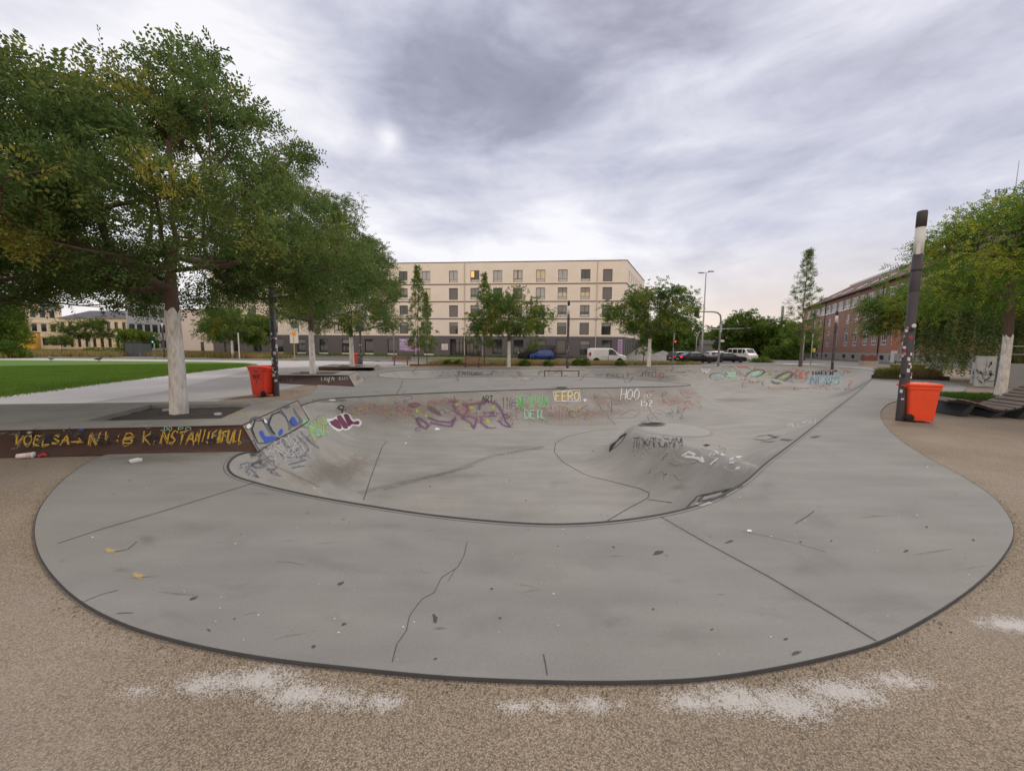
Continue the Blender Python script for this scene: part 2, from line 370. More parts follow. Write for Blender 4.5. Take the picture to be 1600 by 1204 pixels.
# --- concrete material
def concrete(name, c, warmc, joint=0):
    m = M_(name, c, rough=.78, dirt=warmc, dscale=.55, damt=.6, var=.20, vscale=1.0, var2=.16, v2scale=55, bump=.10, bscale=120, spec=.25)
    t = m.node_tree; b = t.nodes['Principled BSDF']; src = b.inputs['Base Color'].links[0].from_socket
    co = t.nodes.new('ShaderNodeTexCoord').outputs['Object']
    vo = t.nodes.new('ShaderNodeTexVoronoi'); vo.inputs['Scale'].default_value = 2.1; t.links.new(co, vo.inputs['Vector'])
    # random dark chewing-gum and grime spots
    wn = t.nodes.new('ShaderNodeTexNoise'); wn.inputs['Scale'].default_value = 9; t.links.new(co, wn.inputs['Vector'])
    d = mth('MULTIPLY_ADD', wn.outputs[0], .10, vo.outputs['Distance'], tree=t)
    s = t.nodes.new('ShaderNodeMapRange'); s.inputs['From Min'].default_value = .105; s.inputs['From Max'].default_value = .080; t.links.new(d, s.inputs[0])
    sx = t.nodes.new('ShaderNodeSeparateColor'); t.links.new(vo.outputs['Color'], sx.inputs[0])
    g = mth('GREATER_THAN', sx.outputs[0], .55, tree=t); f = mth('MULTIPLY', mth('MULTIPLY', s.outputs[0], g, tree=t), .55, tree=t)
    mx = t.nodes.new('ShaderNodeMix'); mx.data_type = 'RGBA'; t.links.new(f, mx.inputs[0]); t.links.new(src, mx.inputs[6]); mx.inputs[7].default_value = (.10, .10, .095, 1)
    # broad streaky trowel marks
    mpn = t.nodes.new('ShaderNodeMapping'); mpn.inputs['Scale'].default_value = (.35, 2.2, 1); mpn.inputs['Rotation'].default_value = (0, 0, .5); t.links.new(co, mpn.inputs[0])
    n3_ = t.nodes.new('ShaderNodeTexNoise'); n3_.inputs['Scale'].default_value = 1.6; n3_.inputs['Detail'].default_value = 7; t.links.new(mpn.outputs[0], n3_.inputs['Vector'])
    vm = t.nodes.new('ShaderNodeVectorMath'); vm.operation = 'SCALE'; t.links.new(mx.outputs[2], vm.inputs[0]); t.links.new(mth('MULTIPLY_ADD', n3_.outputs[0], .42, .79, tree=t), vm.inputs['Scale'])
    t.links.new(vm.outputs[0], b.inputs['Base Color'])
    return m
m_deck = concrete('concrete_deck', (.216, .214, .200), (.208, .200, .180))
m_bowl = concrete('concrete_bowl', (.272, .265, .246), (.235, .222, .198))
m_steel = M_('steel_edge', (.052, .053, .055), rough=.7, metal=.0, var=.3, vscale=8)

park = thing('skate_bowl', 'grey concrete skate bowl with graffiti on its curved walls, set in a rounded concrete slab', 'skate bowl', (0, 0, 0))
bowl_me = mesh_np('bowl_surface', bowlV, F2, m_bowl, True)
o = linkobj('bowl_surface', bowl_me, park)
dv, df = ring_mesh(slab_poly, bowl_poly, 0.0)
linkobj('deck', mesh_np('deck', dv, df, m_deck), park)
# steel band round the slab: dark strip on top plus the drop down to the asphalt
def band(poly, w, z, depth, name, mat, parent, inward=False, closed=True, zin=None):
    p = np.array(poly); A = .5 * np.sum(p[:, 0] * np.roll(p[:, 1], -1) - np.roll(p[:, 0], -1) * p[:, 1]); s_ = 1 if A > 0 else -1
    t_ = np.roll(p, -1, 0) - np.roll(p, 1, 0); t_ /= np.linalg.norm(t_, axis=1)[:, None] + 1e-9; n__ = np.stack([t_[:, 1], -t_[:, 0]], 1) * s_
    if inward: n__ = -n__
    q = p + n__ * w; n = len(p)
    V = [(*a, z) for a in p] + [(*a, z if zin is None else zin) for a in q] + [(*a, z - depth) for a in q]
    F = [];
    for i in range(n):
        j = (i + 1) % n; F.append((i, j, n + j, n + i)); F.append((n + i, n + j, 2 * n + j, 2 * n + i))
    return linkobj(name, mesh_np(name, V, F, mat), parent)
band(slab_poly, .005, .001, .03, 'slab_edging', m_steel, park)
# coping: a steel lip and a thin dark joint beside it
cop = MB(); cop.smooth = True
ring = [Vector((x, y, -.004)) for x, y in bowl_poly]; cop.tube(ring + [ring[0]], .016, 8, cap=False)
cop.build('coping', m_steel, park)
q = bp_ - nor * .052
q2 = bp_ - nor * .046
jv = [(*a, .003) for a in q] + [(*a, .003) for a in q2]
linkobj('coping_joint', mesh_np('coping_joint', jv, [(i, (i + 1) % nb, nb + (i + 1) % nb, nb + i) for i in range(nb)], m_steel), park)

# --- the ground sheet with the slab cut out of it
big = [(-500, -60), (500, -60), (500, 700), (-500, 700)]
gslab = [(x, y) for x, y in slab_poly]
m_agg = M_('exposed_aggregate', (.36, .28, .215), rough=.92, spec=.15)
t = m_agg.node_tree; b = t.nodes['Principled BSDF']; co = t.nodes.new('ShaderNodeTexCoord').outputs['Object']
vo = t.nodes.new('ShaderNodeTexVoronoi'); vo.inputs['Scale'].default_value = 150; t.links.new(co, vo.inputs['Vector'])
sx = t.nodes.new('ShaderNodeSeparateColor'); t.links.new(vo.outputs['Color'], sx.inputs[0])
cr = t.nodes.new('ShaderNodeValToRGB'); t.links.new(sx.outputs[0], cr.inputs[0]); e = cr.color_ramp.elements
e[0].position = 0; e[0].color = (.175, .143, .105, 1); e[1].position = 1; e[1].color = (.345, .295, .228, 1)
q_ = e.new(.3); q_.color = (.24, .192, .143, 1); q_ = e.new(.7); q_.color = (.305, .248, .187, 1)
gap = t.nodes.new('ShaderNodeMapRange'); gap.inputs['From Min'].default_value = .35; gap.inputs['From Max'].default_value = .75; gap.inputs['To Min'].default_value = 1; gap.inputs['To Max'].default_value = .52; t.links.new(vo.outputs['Distance'], gap.inputs[0])
def nzt(sc, det=5, ro=.6, mpv=None):
    n = t.nodes.new('ShaderNodeTexNoise'); n.inputs['Scale'].default_value = sc; n.inputs['Detail'].default_value = det; n.inputs['Roughness'].default_value = ro; t.links.new(mpv or co, n.inputs['Vector']); return n.outputs[0]
def scl(col, f):
    vm = t.nodes.new('ShaderNodeVectorMath'); vm.operation = 'SCALE'; t.links.new(col, vm.inputs[0]); t.links.new(f, vm.inputs['Scale']); return vm.outputs[0]
def mixc(f, a, c):
    mx = t.nodes.new('ShaderNodeMix'); mx.data_type = 'RGBA'; t.links.new(f, mx.inputs[0]); t.links.new(a, mx.inputs[6])
    if isinstance(c, tuple): mx.inputs[7].default_value = (*c, 1)
    else: t.links.new(c, mx.inputs[7])
    return mx.outputs[2]
cur = scl(cr.outputs[0], gap.outputs[0])
cur = scl(cur, mth('MULTIPLY_ADD', nzt(.9, 6), .55, .82, tree=t))
# greyish greasy wear
g_ = t.nodes.new('ShaderNodeMapRange'); g_.inputs['From Min'].default_value = .5; g_.inputs['From Max'].default_value = .72; g_.inputs['To Max'].default_value = .5; t.links.new(nzt(.35, 4), g_.inputs[0])
cur = mixc(g_.outputs[0], cur, (.30, .27, .235))
# spilled white paint rubbed into the stones
msk = None
for (px, py, rx, ry, am) in [(215,1078,.10,.05,.8),(330,1068,.24,.07,.95),(400,1062,.24,.08,1.1),(470,1085,.20,.07,1.1),(530,1092,.15,.06,.95),(600,1096,.12,.05,1.0),(803,1104,.09,.035,1.0),(860,1102,.10,.04,.9),(925,1100,.12,.05,1.0),(970,1100,.08,.03,.7),
                             (1080,1096,.16,.06,1.05),(1150,1092,.22,.08,1.2),(1235,1100,.22,.09,1.15),(1320,1080,.25,.08,1.1),(1400,1062,.20,.06,.9),(1585,975,.22,.07,1.2),(1568,822,.10,.05,.8)]:
    c = P(px, py, -.02)
    mpn = t.nodes.new('ShaderNodeMapping'); mpn.vector_type = 'TEXTURE'; mpn.inputs['Location'].default_value = (c.x, c.y, -.02); mpn.inputs['Scale'].default_value = (rx * 1.7, ry * 1.9, 1); t.links.new(co, mpn.inputs[0])
    gr = t.nodes.new('ShaderNodeTexGradient'); gr.gradient_type = 'SPHERICAL'; t.links.new(mpn.outputs[0], gr.inputs[0])
    gv = mth('MULTIPLY', gr.outputs['Fac'], am, tree=t); msk = gv if msk is None else mth('MAXIMUM', msk, gv, tree=t)
mm = mth('MULTIPLY_ADD', nzt(17, 8, .85), 1.7, mth('MULTIPLY', msk, .80, tree=t), tree=t)
mm = mth('SUBTRACT', mm, mth('MULTIPLY', vo.outputs['Distance'], .60, tree=t), tree=t)
mr = t.nodes.new('ShaderNodeMapRange'); mr.inputs['From Min'].default_value = .88; mr.inputs['From Max'].default_value = 1.30; mr.inputs['To Max'].default_value = .58; t.links.new(mm, mr.inputs[0])
on = mth('GREATER_THAN', msk, .02, tree=t)
cur = mixc(mth('MULTIPLY', mr.outputs[0], on, tree=t), cur, (.60, .60, .59))
t.links.new(cur, b.inputs['Base Color'])
bpn = t.nodes.new('ShaderNodeBump'); bpn.inputs['Strength'].default_value = .40; bpn.inputs['Distance'].default_value = .006; bpn.invert = True; t.links.new(vo.outputs['Distance'], bpn.inputs['Height']); t.links.new(bpn.outputs[0], b.inputs['Normal'])
gv_, gf_ = ring_mesh(big, gslab, -.02)
tag(linkobj('ground', mesh_np('ground', gv_, gf_, m_agg)), kind='structure')

def sheet(name, pts, z, mat, kind='structure'):
    n = len(pts); r = delaunay_2d_cdt([Vector(p[:2]) for p in pts], [(i, (i + 1) % n) for i in range(n)], [], 0, 1e-5)
    v = np.array([tuple(q) for q in r[0]]); f = np.array([q for q in r[2] if len(q) == 3]); c = v[f].mean(1); f = f[in_poly(c[:, 0], c[:, 1], np.array(pts))]
    a = v[f[:, 0]]; b = v[f[:, 1]] - a; cc = v[f[:, 2]] - a; neg = b[:, 0] * cc[:, 1] - b[:, 1] * cc[:, 0] < 0; f[neg] = f[neg][:, ::-1]
    return tag(linkobj(name, mesh_np(name, np.column_stack([v, np.full(len(v), z)]), f, mat)), kind=kind)
m_asph = M_('asphalt', (.135, .132, .13), rough=.9, var=.25, vscale=1.1, var2=.2, v2scale=60, dirt=(.19, .185, .18), dscale=.25, damt=.6)
m_pave = M_('plaza_paving', (.335, .32, .31), rough=.85, var=.14, vscale=.8, var2=.1, v2scale=30, dirt=(.25, .24, .23), dscale=.5, damt=.5, stretch=(1, 1.6, 1))
m_pavel = M_('pale_paving', (.43, .415, .41), rough=.85, var=.12, vscale=.8, var2=.08, v2scale=22)
m_dirtw = M_('worn_paving', (.27, .255, .235), rough=.9, var=.25, vscale=1.5, dirt=(.36, .33, .29), dscale=.8, damt=.6)
m_verge = M_('verge_grass', (.115, .15, .045), rough=.95, var=.35, vscale=1.5, var2=.3, v2scale=14, dirt=(.23, .21, .095), dscale=.6, damt=.7)
m_lawn = M_('lawn_grass', (.082, .165, .022), rough=.95, dirt=(.12, .185, .03), dscale=.35, damt=.5, var=.22, vscale=.9, var2=.35, v2scale=45, bump=.6, bscale=60, stretch=(1, .5, 1))
m_white = M_('road_paint', (.62, .62, .60), rough=.8, var=.2, vscale=6)

# plaza paving left: from behind the first ledge to the lawn and beyond
plaza = [tuple(P(*a)[:2]) for a in ((-500, 640), (-300, 655), (170, 640), (330, 628), (372, 619), (450, 606), (500, 596), (515, 584), (585, 575), (640, 572), (640, 567.5))] + [(-14, 46), (-150, 50), (-150, 14)]
sheet('plaza_paving', plaza, -.016, m_pave)
path = [tuple(P(*a)[:2]) for a in ((-320, 660), (0, 648), (250, 612), (395, 577), (560, 567), (600, 563))] + [(-28, 49), (-160, 52), (-160, 14)]
sheet('path', path, -.012, m_pavel)
lawn = [tuple(P(*a)[:2]) for a in ((-260, 652), (0, 619), (200, 593), (330, 577.5), (400, 570.5), (404, 568.5), (385, 566.5), (330, 565))] + [(-62, 41), (-100, 40)]
sheet('lawn', lawn, -.006, m_lawn, 'stuff')
# street in front of the building and the crossing on the right
sheet('road', [(-260, 50), (17, 47.2), (24, 46.5), (31, 46), (46, 44), (52, 38), (60, 28), (66, 10), (72, -20), (240, -20), (200, 30), (120, 90), (80, 120), (64, 160), (48, 170), (44, 110), (34, 76), (20, 64.2), (-260, 66)], -.012, m_asph)
def kerb(name, pts, w=.15, h=.12, mat=None, z=-.02):
    k = MB()
    for a, b_ in zip(pts, pts[1:]):
        a = Vector(a); b_ = Vector(b_); d = (b_ - a).normalized(); n = Vector((-d.y, d.x)) * w / 2
        k.add([(*(a + n), z), (*(b_ + n), z), (*(b_ - n), z), (*(a - n), z), (*(a + n), z + h), (*(b_ + n), z + h), (*(b_ - n), z + h), (*(a - n), z + h)], [(0, 1, 5, 4), (1, 2, 6, 5), (2, 3, 7, 6), (3, 0, 4, 7), (4, 5, 6, 7)])
    return tag(k.build(name, mat or M_('kerb_stone', (.36, .35, .34), var=.2, vscale=4)), kind='structure')
kerb('kerb', [(-260, 66.1), (20, 64.3), (34, 76), (44, 110)])
kerb('kerb', [(-200, 49.9), (-20, 49.3), (17, 47.3), (24, 46.7), (31, 46.1), (46, 44.1), (52, 38.1), (60, 28.1), (66, 10)])
# rising verge up to the building
vb = MB(); vb.add([(-260, 66.3, 0), (20, 64.5, 0), (19.6, 66.2, .35), (-54, 73.5, .42), (-260, 90, .45), (-260, 140, .5), (60, 140, .5), (33, 77, .0)], [(0, 1, 2, 3), (0, 3, 4), (3, 2, 6, 5), (3, 5, 4), (2, 1, 7, 6)])
tag(vb.build('verge', m_verge), kind='structure')
sheet('verge', [(-260, 51), (-30, 50.4), (-25, 46), (-46, 47), (-260, 52)][::-1], -.008, m_verge)
m_strip = M_('planting_soil', (.20, .165, .095), rough=1, var=.35, vscale=2)
sheet('planting_bed', [tuple(P(*a)[:2]) for a in ((660, 570.6), (1055, 570.6))] + [(23.5, 46.3), (-9.5, 47.9)], -.008, m_strip)
kerb('kerb', [tuple(P(*a)[:2]) for a in ((640, 571.2), (760, 571.3), (900, 570.9), (1070, 569.6))], w=.08, h=.16, mat=M_('corten_edge', (.17, .095, .06), var=.3, vscale=5))
# lane markings
mk = MB()
for i in range(26): mk.box(-120 + i * 6, -117 + i * 6, 57.0, 57.14, -.008, -.004)
for i in range(5): mk.box(36 + i * 1.1, 36.6 + i * 1.1, 50, 53, -.008, -.004)
tag(mk.build('lane_markings', m_white), kind='structure')

# ================================================================== ledges with a tree bed
m_corten = M_('corten_steel', (.068, .036, .027), rough=.75, var=.45, vscale=2.2, dirt=(.035, .03, .03), dscale=1.1, damt=.75, var2=.15, v2scale=30)
m_ltop = M_('ledge_top', (.30, .29, .265), rough=.8, var=.25, vscale=1.6, dirt=(.20, .19, .17), dscale=1.3, damt=.6)
m_bank = M_('bank_plate', (.27, .25, .225), rough=.7, var=.25, vscale=2.5, dirt=(.17, .115, .09), dscale=2.0, damt=.7)
m_soil = M_('soil', (.085, .075, .068), rough=1, var=.35, vscale=7, bump=.8, bscale=25, dirt=(.15, .135, .12), dscale=12, damt=.6)
RAYG = []
def toray(o):
    me = o.data; mw = o.matrix_world
    if o.parent: mw = Matrix.Translation(o.parent.location) @ Matrix.Rotation(o.parent.rotation_euler.z, 4, 'Z')
    RAYG.append(([mw @ v.co for v in me.vertices], [tuple(p.vertices) for p in me.polygons]))
def ledge(label, tFL, tFR, tBR, tBL, bFR, bBR, h, hole):
    T = [Vector((*p[:2], h)) for p in (tFL, tFR, tBR, tBL)]
    Bt = [Vector((*tFL[:2], -.03)), Vector((*bFR[:2], -.002)), Vector((*bBR[:2], -.002)), Vector((*tBL[:2], -.03))]
    c = sum(T, Vector()) / 4; c.z = 0
    th = thing('tree_ledge', label, 'ledge', c)
    Hh = [Vector((*p[:2], h)) for p in hole]
    m = MB(); m.add([Bt[0], Bt[1], T[1], T[0], Bt[2], T[2], Bt[3], T[3]], [(0, 1, 2, 3), (4, 6, 7, 5), (6, 0, 3, 7)])
    o1 = m.build('side_plate', m_corten, th, c)
    m = MB(); dz = Vector((0, 0, .004)); tt = [v + dz for v in T]; hh = [v + dz for v in Hh]; lo = [v - Vector((0, 0, .12)) for v in Hh]
    m.add(tt + hh + lo, [(0, 1, 5, 4), (1, 2, 6, 5), (2, 3, 7, 6), (3, 0, 4, 7), (4, 5, 9, 8), (5, 6, 10, 9), (6, 7, 11, 10), (7, 4, 8, 11)])
    o2 = m.build('top_slab', m_ltop, th, c)
    m = MB(); m.add([Bt[1], Bt[2], T[2], T[1]], [(0, 1, 2, 3)]); o3 = m.build('sloping_end', m_bank, th, c)
    m = MB(); rr = [v + Vector((0, 0, .002)) for v in T]
    m.tube([Bt[1], T[1], T[2], Bt[2]], .012, 6); m.tube([T[0], T[1]], .012, 6)
    m.build('steel_edge', m_corten, th, c)
    m = MB(); n = 10
    g = {}
    vs = []
    for i in range(n + 1):
        for j in range(n + 1):
            a = Hh[0].lerp(Hh[1], i / n); b2 = Hh[3].lerp(Hh[2], i / n); p = a.lerp(b2, j / n); vs.append((p.x, p.y, h - .075 + random.uniform(-.02, .02)))
    m.add(vs, [(i * (n + 1) + j, (i + 1) * (n + 1) + j, (i + 1) * (n + 1) + j + 1, i * (n + 1) + j + 1) for i in range(n) for j in range(n)])
    m.build('soil', m_soil, th, c)
    for q_ in (o1, o2, o3): toray(q_)
    return th
h1 = .33
a0, a1, a2 = P(0, 673, h1), P(378, 664.5, h1), P(465, 625.5, h1); dl = (a0 - a1).normalized()
lg1 = ledge('large rusty steel skate ledge round the big tree, yellow graffiti along its front', a1 + dl * 9, a1, a2, a2 + dl * 9.5, P(402, 705, 0), P(483, 656, 0), h1, [P(130, 658, h1), P(345, 654, h1), P(395, 631.5, h1), P(235, 632, h1)])
b1_, b2_, = P(544, 586.5, h1), P(558, 579.5, h1); dl = (P(440, 586, h1) - b1_).normalized()
lg2 = ledge('middle-sized rusty skate ledge behind the left orange bin with faint pink tags', b1_ + dl * 4.2, b1_, b2_, b2_ + dl * 4.2, P(554, 604, 0), P(570, 594, 0), h1, [P(447, 584.7, h1), P(520, 584.9, h1), P(533, 580.4, h1), P(470, 580.2, h1)])
c1_, c2_ = P(583, 574, .25), P(591, 569.5, .25); dl = (P(500, 573, .25) - c1_).normalized()
lg3 = ledge('small far skate ledge with a white-trunked tree beside a far orange bin', c1_ + dl * 4.0, c1_, c2_, c2_ + dl * 4.0, P(586, 577.5, 0), P(595, 573, 0), .25, [P(526, 572.8, .25), P(562, 572.9, .25), P(571, 570.6, .25), P(533, 570.4, .25)])
RAYG.append(([Vector(v) for v in bowlV], [tuple(int(i) for i in f) for f in F2]))
RAYG.append(([Vector(v) for v in dv], [tuple(int(i) for i in f) for f in df]))
RAYG.append(([Vector(v) for v in gv_], [tuple(int(i) for i in f) for f in gf_]))
V_, F_ = [], []
for vs, fs in RAYG:
    k = len(V_); V_ += vs; F_ += [tuple(i + k for i in f) for f in fs]
BVH = BVHTree.FromPolygons(V_, F_)
def hit(px, py):
    r = BVH.ray_cast(Vector((0, 0, CAM_H)), raydir(px, py))
    if r[0] is None: return None
    n = r[1] if r[1].z > -.2 else -r[1]
    if n.dot(raydir(px, py)) > 0: n = -n
    return r[0], n

# ================================================================== paint, cracks and stains lying on those surfaces
def paintmat(name, col, alpha=1.0, lo=.15, hi=.45, wear=.25, wscale=25):
    m = bpy.data.materials.new(name); m.use_nodes = True; t = m.node_tree; b = t.nodes['Principled BSDF']; b.inputs['Base Color'].default_value = (*col, 1); b.inputs['Roughness'].default_value = .75
    b.inputs['Specular IOR Level'].default_value = .2
    at = t.nodes.new('ShaderNodeAttribute'); at.attribute_name = 'soft'; co = t.nodes.new('ShaderNodeTexCoord').outputs['Object']
    n = t.nodes.new('ShaderNodeTexNoise'); n.inputs['Scale'].default_value = wscale; n.inputs['Detail'].default_value = 5; n.inputs['Roughness'].default_value = .7; t.links.new(co, n.inputs['Vector'])
    s = mth('MULTIPLY_ADD', mth('SUBTRACT', n.outputs[0], .5, tree=t), wear * 4, at.outputs['Fac'], tree=t)
    mr = t.nodes.new('ShaderNodeMapRange'); mr.inputs['From Min'].default_value = lo; mr.inputs['From Max'].default_value = hi; mr.inputs['To Max'].default_value = alpha; t.links.new(s, mr.inputs[0])
    t.links.new(mr.outputs[0], b.inputs['Alpha']); return m
class Paint:
    lift = .0025; k = 1.0
    def __init__(s, mats): s.V = []; s.F = []; s.A = []; s.M = []; s.mats = mats
    def stroke(s, px, w, mi=0, lift=None, seg=5, taper=0, soft=None):
        w = w * s.k
        lift = lift or Paint.lift * (1 + .9 * mi)
        pts = []
        for (a, b) in zip(px, px[1:]):
            k = max(1, int(math.hypot(b[0] - a[0], b[1] - a[1]) / seg))
            for j in range(k): pts.append((a[0] + (b[0] - a[0]) * j / k, a[1] + (b[1] - a[1]) * j / k))
        pts.append(px[-1]); H = [hit(*p) for p in pts]
        runs = []; cur = []
        for h in H:
            if h is None or (cur and (h[0] - cur[-1][0]).length > max(.9, cur[-1][0].y * .12)):
                if len(cur) > 1: runs.append(cur)
                cur = [] if h is None else [h]
            else: cur.append(h)
        if len(cur) > 1: runs.append(cur)
        for r in runs:
            o = len(s.V); n = len(r)
            for i, (p, nn) in enumerate(r):
                d = r[min(i + 1, n - 1)][0] - r[max(i - 1, 0)][0]
                if d.length < 1e-6: d = Vector((1, 0, 0))
                side = d.normalized().cross(nn)
                if side.length < 1e-4: side = Vector((1, 0, 0))
                side.normalize(); wf = w / 2 * (1 - taper * abs(2 * i / max(1, n - 1) - 1))
                up = nn * lift * (1 + p.length * .12)
                for q, a in ((-1, 0), (0, 1), (1, 0)): s.V.append(p + side * q * wf + up); s.A.append(a)
            for i in range(n - 1):
                for c in (0, 1): a = o + i * 3 + c; s.F.append((a, a + 1, a + 4, a + 3)); s.M.append(mi)
        return s
    def poly(s, px, mi=0, st=1.6, off=(0, 0), sc=1.0, edge=.45):
        px = [(off[0] + x * sc, off[1] + y * sc) for x, y in px]; px = spl(px, True, 2.0); pa = np.array(px); n = len(px)
        gx, gy = np.meshgrid(np.arange(pa[:, 0].min(), pa[:, 0].max(), st), np.arange(pa[:, 1].min(), pa[:, 1].max(), st)); gx = gx.ravel(); gy = gy.ravel()
        ok = in_poly(gx, gy, pa); gx, gy = gx[ok], gy[ok]; ok = dist_poly(gx, gy, pa) > st * .5; P2 = px + list(zip(gx[ok], gy[ok]))
        r = delaunay_2d_cdt([Vector(p) for p in P2], [(i, (i + 1) % n) for i in range(n)], [], 0, 1e-5); v = [tuple(q) for q in r[0]]
        lift = Paint.lift * (1 + .9 * mi); o = len(s.V); H = [hit(*p) for p in v]; dd = dist_poly(np.array([p[0] for p in v]), np.array([p[1] for p in v]), pa)
        for h, d_ in zip(H, dd):
            if h is None: s.V.append(Vector((0, 0, -5)))
            else: s.V.append(h[0] + h[1] * lift * (1 + h[0].length * .12))
            s.A.append(min(1, edge + d_ * .5))
        for f in r[2]:
            if len(f) != 3 or any(H[i] is None for i in f): continue
            c = np.mean([v[i] for i in f], 0)
            if not in_poly(np.array([c[0]]), np.array([c[1]]), pa)[0]: continue
            if max((H[f[a]][0] - H[f[a - 1]][0]).length for a in range(3)) > .6: continue
            s.F.append((o + f[0], o + f[1], o + f[2], o + f[2])); s.M.append(mi)
        return s
    def blob(s, px, py, rx, ry, mi=0, rot=0, lift=None, rings=4, n=20, wob=.15):
        lift = lift or Paint.lift * (1 + .9 * mi)
        o = len(s.V); idx = {}
        ca, sa = math.cos(rot), math.sin(rot); wb = [1 + random.uniform(-wob, wob) for _ in range(n)]
        for i in range(rings + 1):
            for k in range(n if i else 1):
                a = 2 * math.pi * k / n; f = i / rings; x = rx * f * math.cos(a) * wb[k]; y = ry * f * math.sin(a) * wb[k]
                h = hit(px + x * ca - y * sa, py + x * sa + y * ca)
                if h is None: continue
                idx[(i, k)] = len(s.V); s.V.append(h[0] + h[1] * lift * (1 + h[0].length * .12)); s.A.append(1 - f)
        for i in range(rings):
            for k in range(n):
                q = [idx.get((i, k if i else 0)), idx.get((i + 1, k)), idx.get((i + 1, (k + 1) % n))]
                if i: q.append(idx.get((i, (k + 1) % n)))
                if None in q: continue
                L_ = [s.V[a] for a in q]
                if max((L_[a] - L_[b]).length for a in range(len(q)) for b in range(a)) > 1.5 + L_[0].length * .1: continue
                if len(q) == 3: q.append(q[2])
                s.F.append(tuple(q)); s.M.append(mi)
        return s
    def build(s, name, parent, label=None):
        if not s.F: return None
        me = bpy.data.meshes.new(name); off = parent.location if parent else Vector()
        me.from_pydata([tuple(v - off) for v in s.V], [], [f if f[2] != f[3] else f[:3] for f in s.F]); me.validate()
        at = me.attributes.new('soft', 'FLOAT', 'POINT'); at.data.foreach_set('value', s.A)
        for m in s.mats: me.materials.append(m)
        me.polygons.foreach_set('material_index', s.M[:len(me.polygons)])
        o = linkobj(name, me, parent)
        if label: o['label'] = label
        if name in ('gum_spots', 'litter_specks', 'scuff_marks', 'pale_patches', 'dirt_stain', 'paper_litter'): o['kind'] = 'stuff'
        return o
GL = {'A': [[(0,0),(.5,1),(1,0)],[(.2,.4),(.8,.4)]], 'B': [[(0,0),(0,1),(.7,.95),(.75,.6),(0,.52),(.85,.45),(.85,.08),(0,0)]], 'C': [[(.95,.85),(.5,1),(.08,.75),(.05,.25),(.45,0),(.95,.15)]],
 'D': [[(0,0),(0,1),(.6,.95),(.95,.6),(.9,.25),(.55,.02),(0,0)]], 'E': [[(.9,1),(.05,1),(.05,0),(.95,0)],[(.05,.52),(.7,.52)]], 'F': [[(.05,0),(.05,1),(.95,1)],[(.05,.55),(.7,.55)]],
 'G': [[(.95,.85),(.5,1),(.08,.75),(.05,.25),(.45,0),(.95,.15),(.95,.5),(.55,.5)]], 'H': [[(.05,0),(.05,1)],[(.95,0),(.95,1)],[(.05,.5),(.95,.5)]], 'I': [[(.5,0),(.5,1)]], 'K': [[(.05,0),(.05,1)],[(.9,1),(.08,.45),(.95,0)]],
 'L': [[(.05,1),(.05,0),(.9,0)]], 'M': [[(0,0),(.1,1),(.5,.35),(.9,1),(1,0)]], 'N': [[(.05,0),(.05,1),(.95,0),(.95,1)]], 'O': [[(.5,1),(.08,.75),(.05,.25),(.5,0),(.92,.25),(.92,.75),(.5,1)]],
 'P': [[(.05,0),(.05,1),(.8,.95),(.85,.6),(.05,.48)]], 'R': [[(.05,0),(.05,1),(.8,.95),(.85,.6),(.05,.48)],[(.4,.5),(.95,0)]], 'S': [[(.9,.9),(.4,1),(.08,.75),(.5,.52),(.9,.28),(.5,0),(.05,.1)]],
 'T': [[(0,1),(1,1)],[(.5,1),(.5,0)]], 'U': [[(.05,1),(.08,.2),(.5,0),(.92,.2),(.95,1)]], 'V': [[(.05,1),(.5,0),(.95,1)]], 'W': [[(0,1),(.25,0),(.5,.7),(.75,0),(1,1)]], 'X': [[(0,0),(1,1)],[(0,1),(1,0)]],
 'Y': [[(0,1),(.5,.5),(1,1)],[(.5,.5),(.5,0)]], 'Z': [[(0,1),(1,1),(0,0),(1,0)]], '1': [[(.3,.75),(.6,1),(.6,0)]], '5': [[(.9,1),(.15,1),(.1,.55),(.7,.6),(.9,.3),(.6,0),(.05,.08)]], '2': [[(.1,.8),(.5,1),(.9,.75),(.1,0),(.95,0)]],
 '3': [[(.1,.9),(.5,1),(.85,.75),(.45,.52),(.9,.25),(.5,0),(.05,.1)]], '6': [[(.8,.95),(.2,.6),(.05,.25),(.4,0),(.85,.2),(.7,.5),(.15,.4)]], ':': [[(.4,.25),(.55,.3)],[(.4,.7),(.55,.75)]], '>': [[(0,.4),(1,.4)],[(.6,.7),(1,.4),(.6,.1)]], '!': [[(.5,1),(.5,.3)],[(.5,.1),(.5,0)]], '*': [[(.1,.1),(.9,.9)],[(.1,.9),(.9,.1)],[(.5,0),(.5,1)]], '-': [[(.1,.4),(.9,.4)]], '.': [[(.4,0),(.5,.05)]]}
def text(pt, s, q, w, mi=0, jit=.05, gap=.22, curve=True):
    """q: TL, TR, BR, BL corners in photograph pixels"""
    n = len(s); tot = n + gap * (n - 1)
    def bil(u, v):
        T = (q[0][0] + (q[1][0] - q[0][0]) * u, q[0][1] + (q[1][1] - q[0][1]) * u); B_ = (q[3][0] + (q[2][0] - q[3][0]) * u, q[3][1] + (q[2][1] - q[3][1]) * u)
        return (B_[0] + (T[0] - B_[0]) * v, B_[1] + (T[1] - B_[1]) * v)
    for i, ch in enumerate(s):
        for st in GL.get(ch, []):
            l = [(x + random.uniform(-jit, jit), y + random.uniform(-jit, jit)) for x, y in st]
            if curve and len(l) > 4: l = spl(l, False, .25)
            pt.stroke([bil((i * (1 + gap) + x) / tot, y) for x, y in l], w, mi, seg=3)
    return pt
def rect(x0, y0, x1, y1, sk=0): return [(x0 + sk, y0), (x1 + sk, y0), (x1, y1), (x0, y1)]
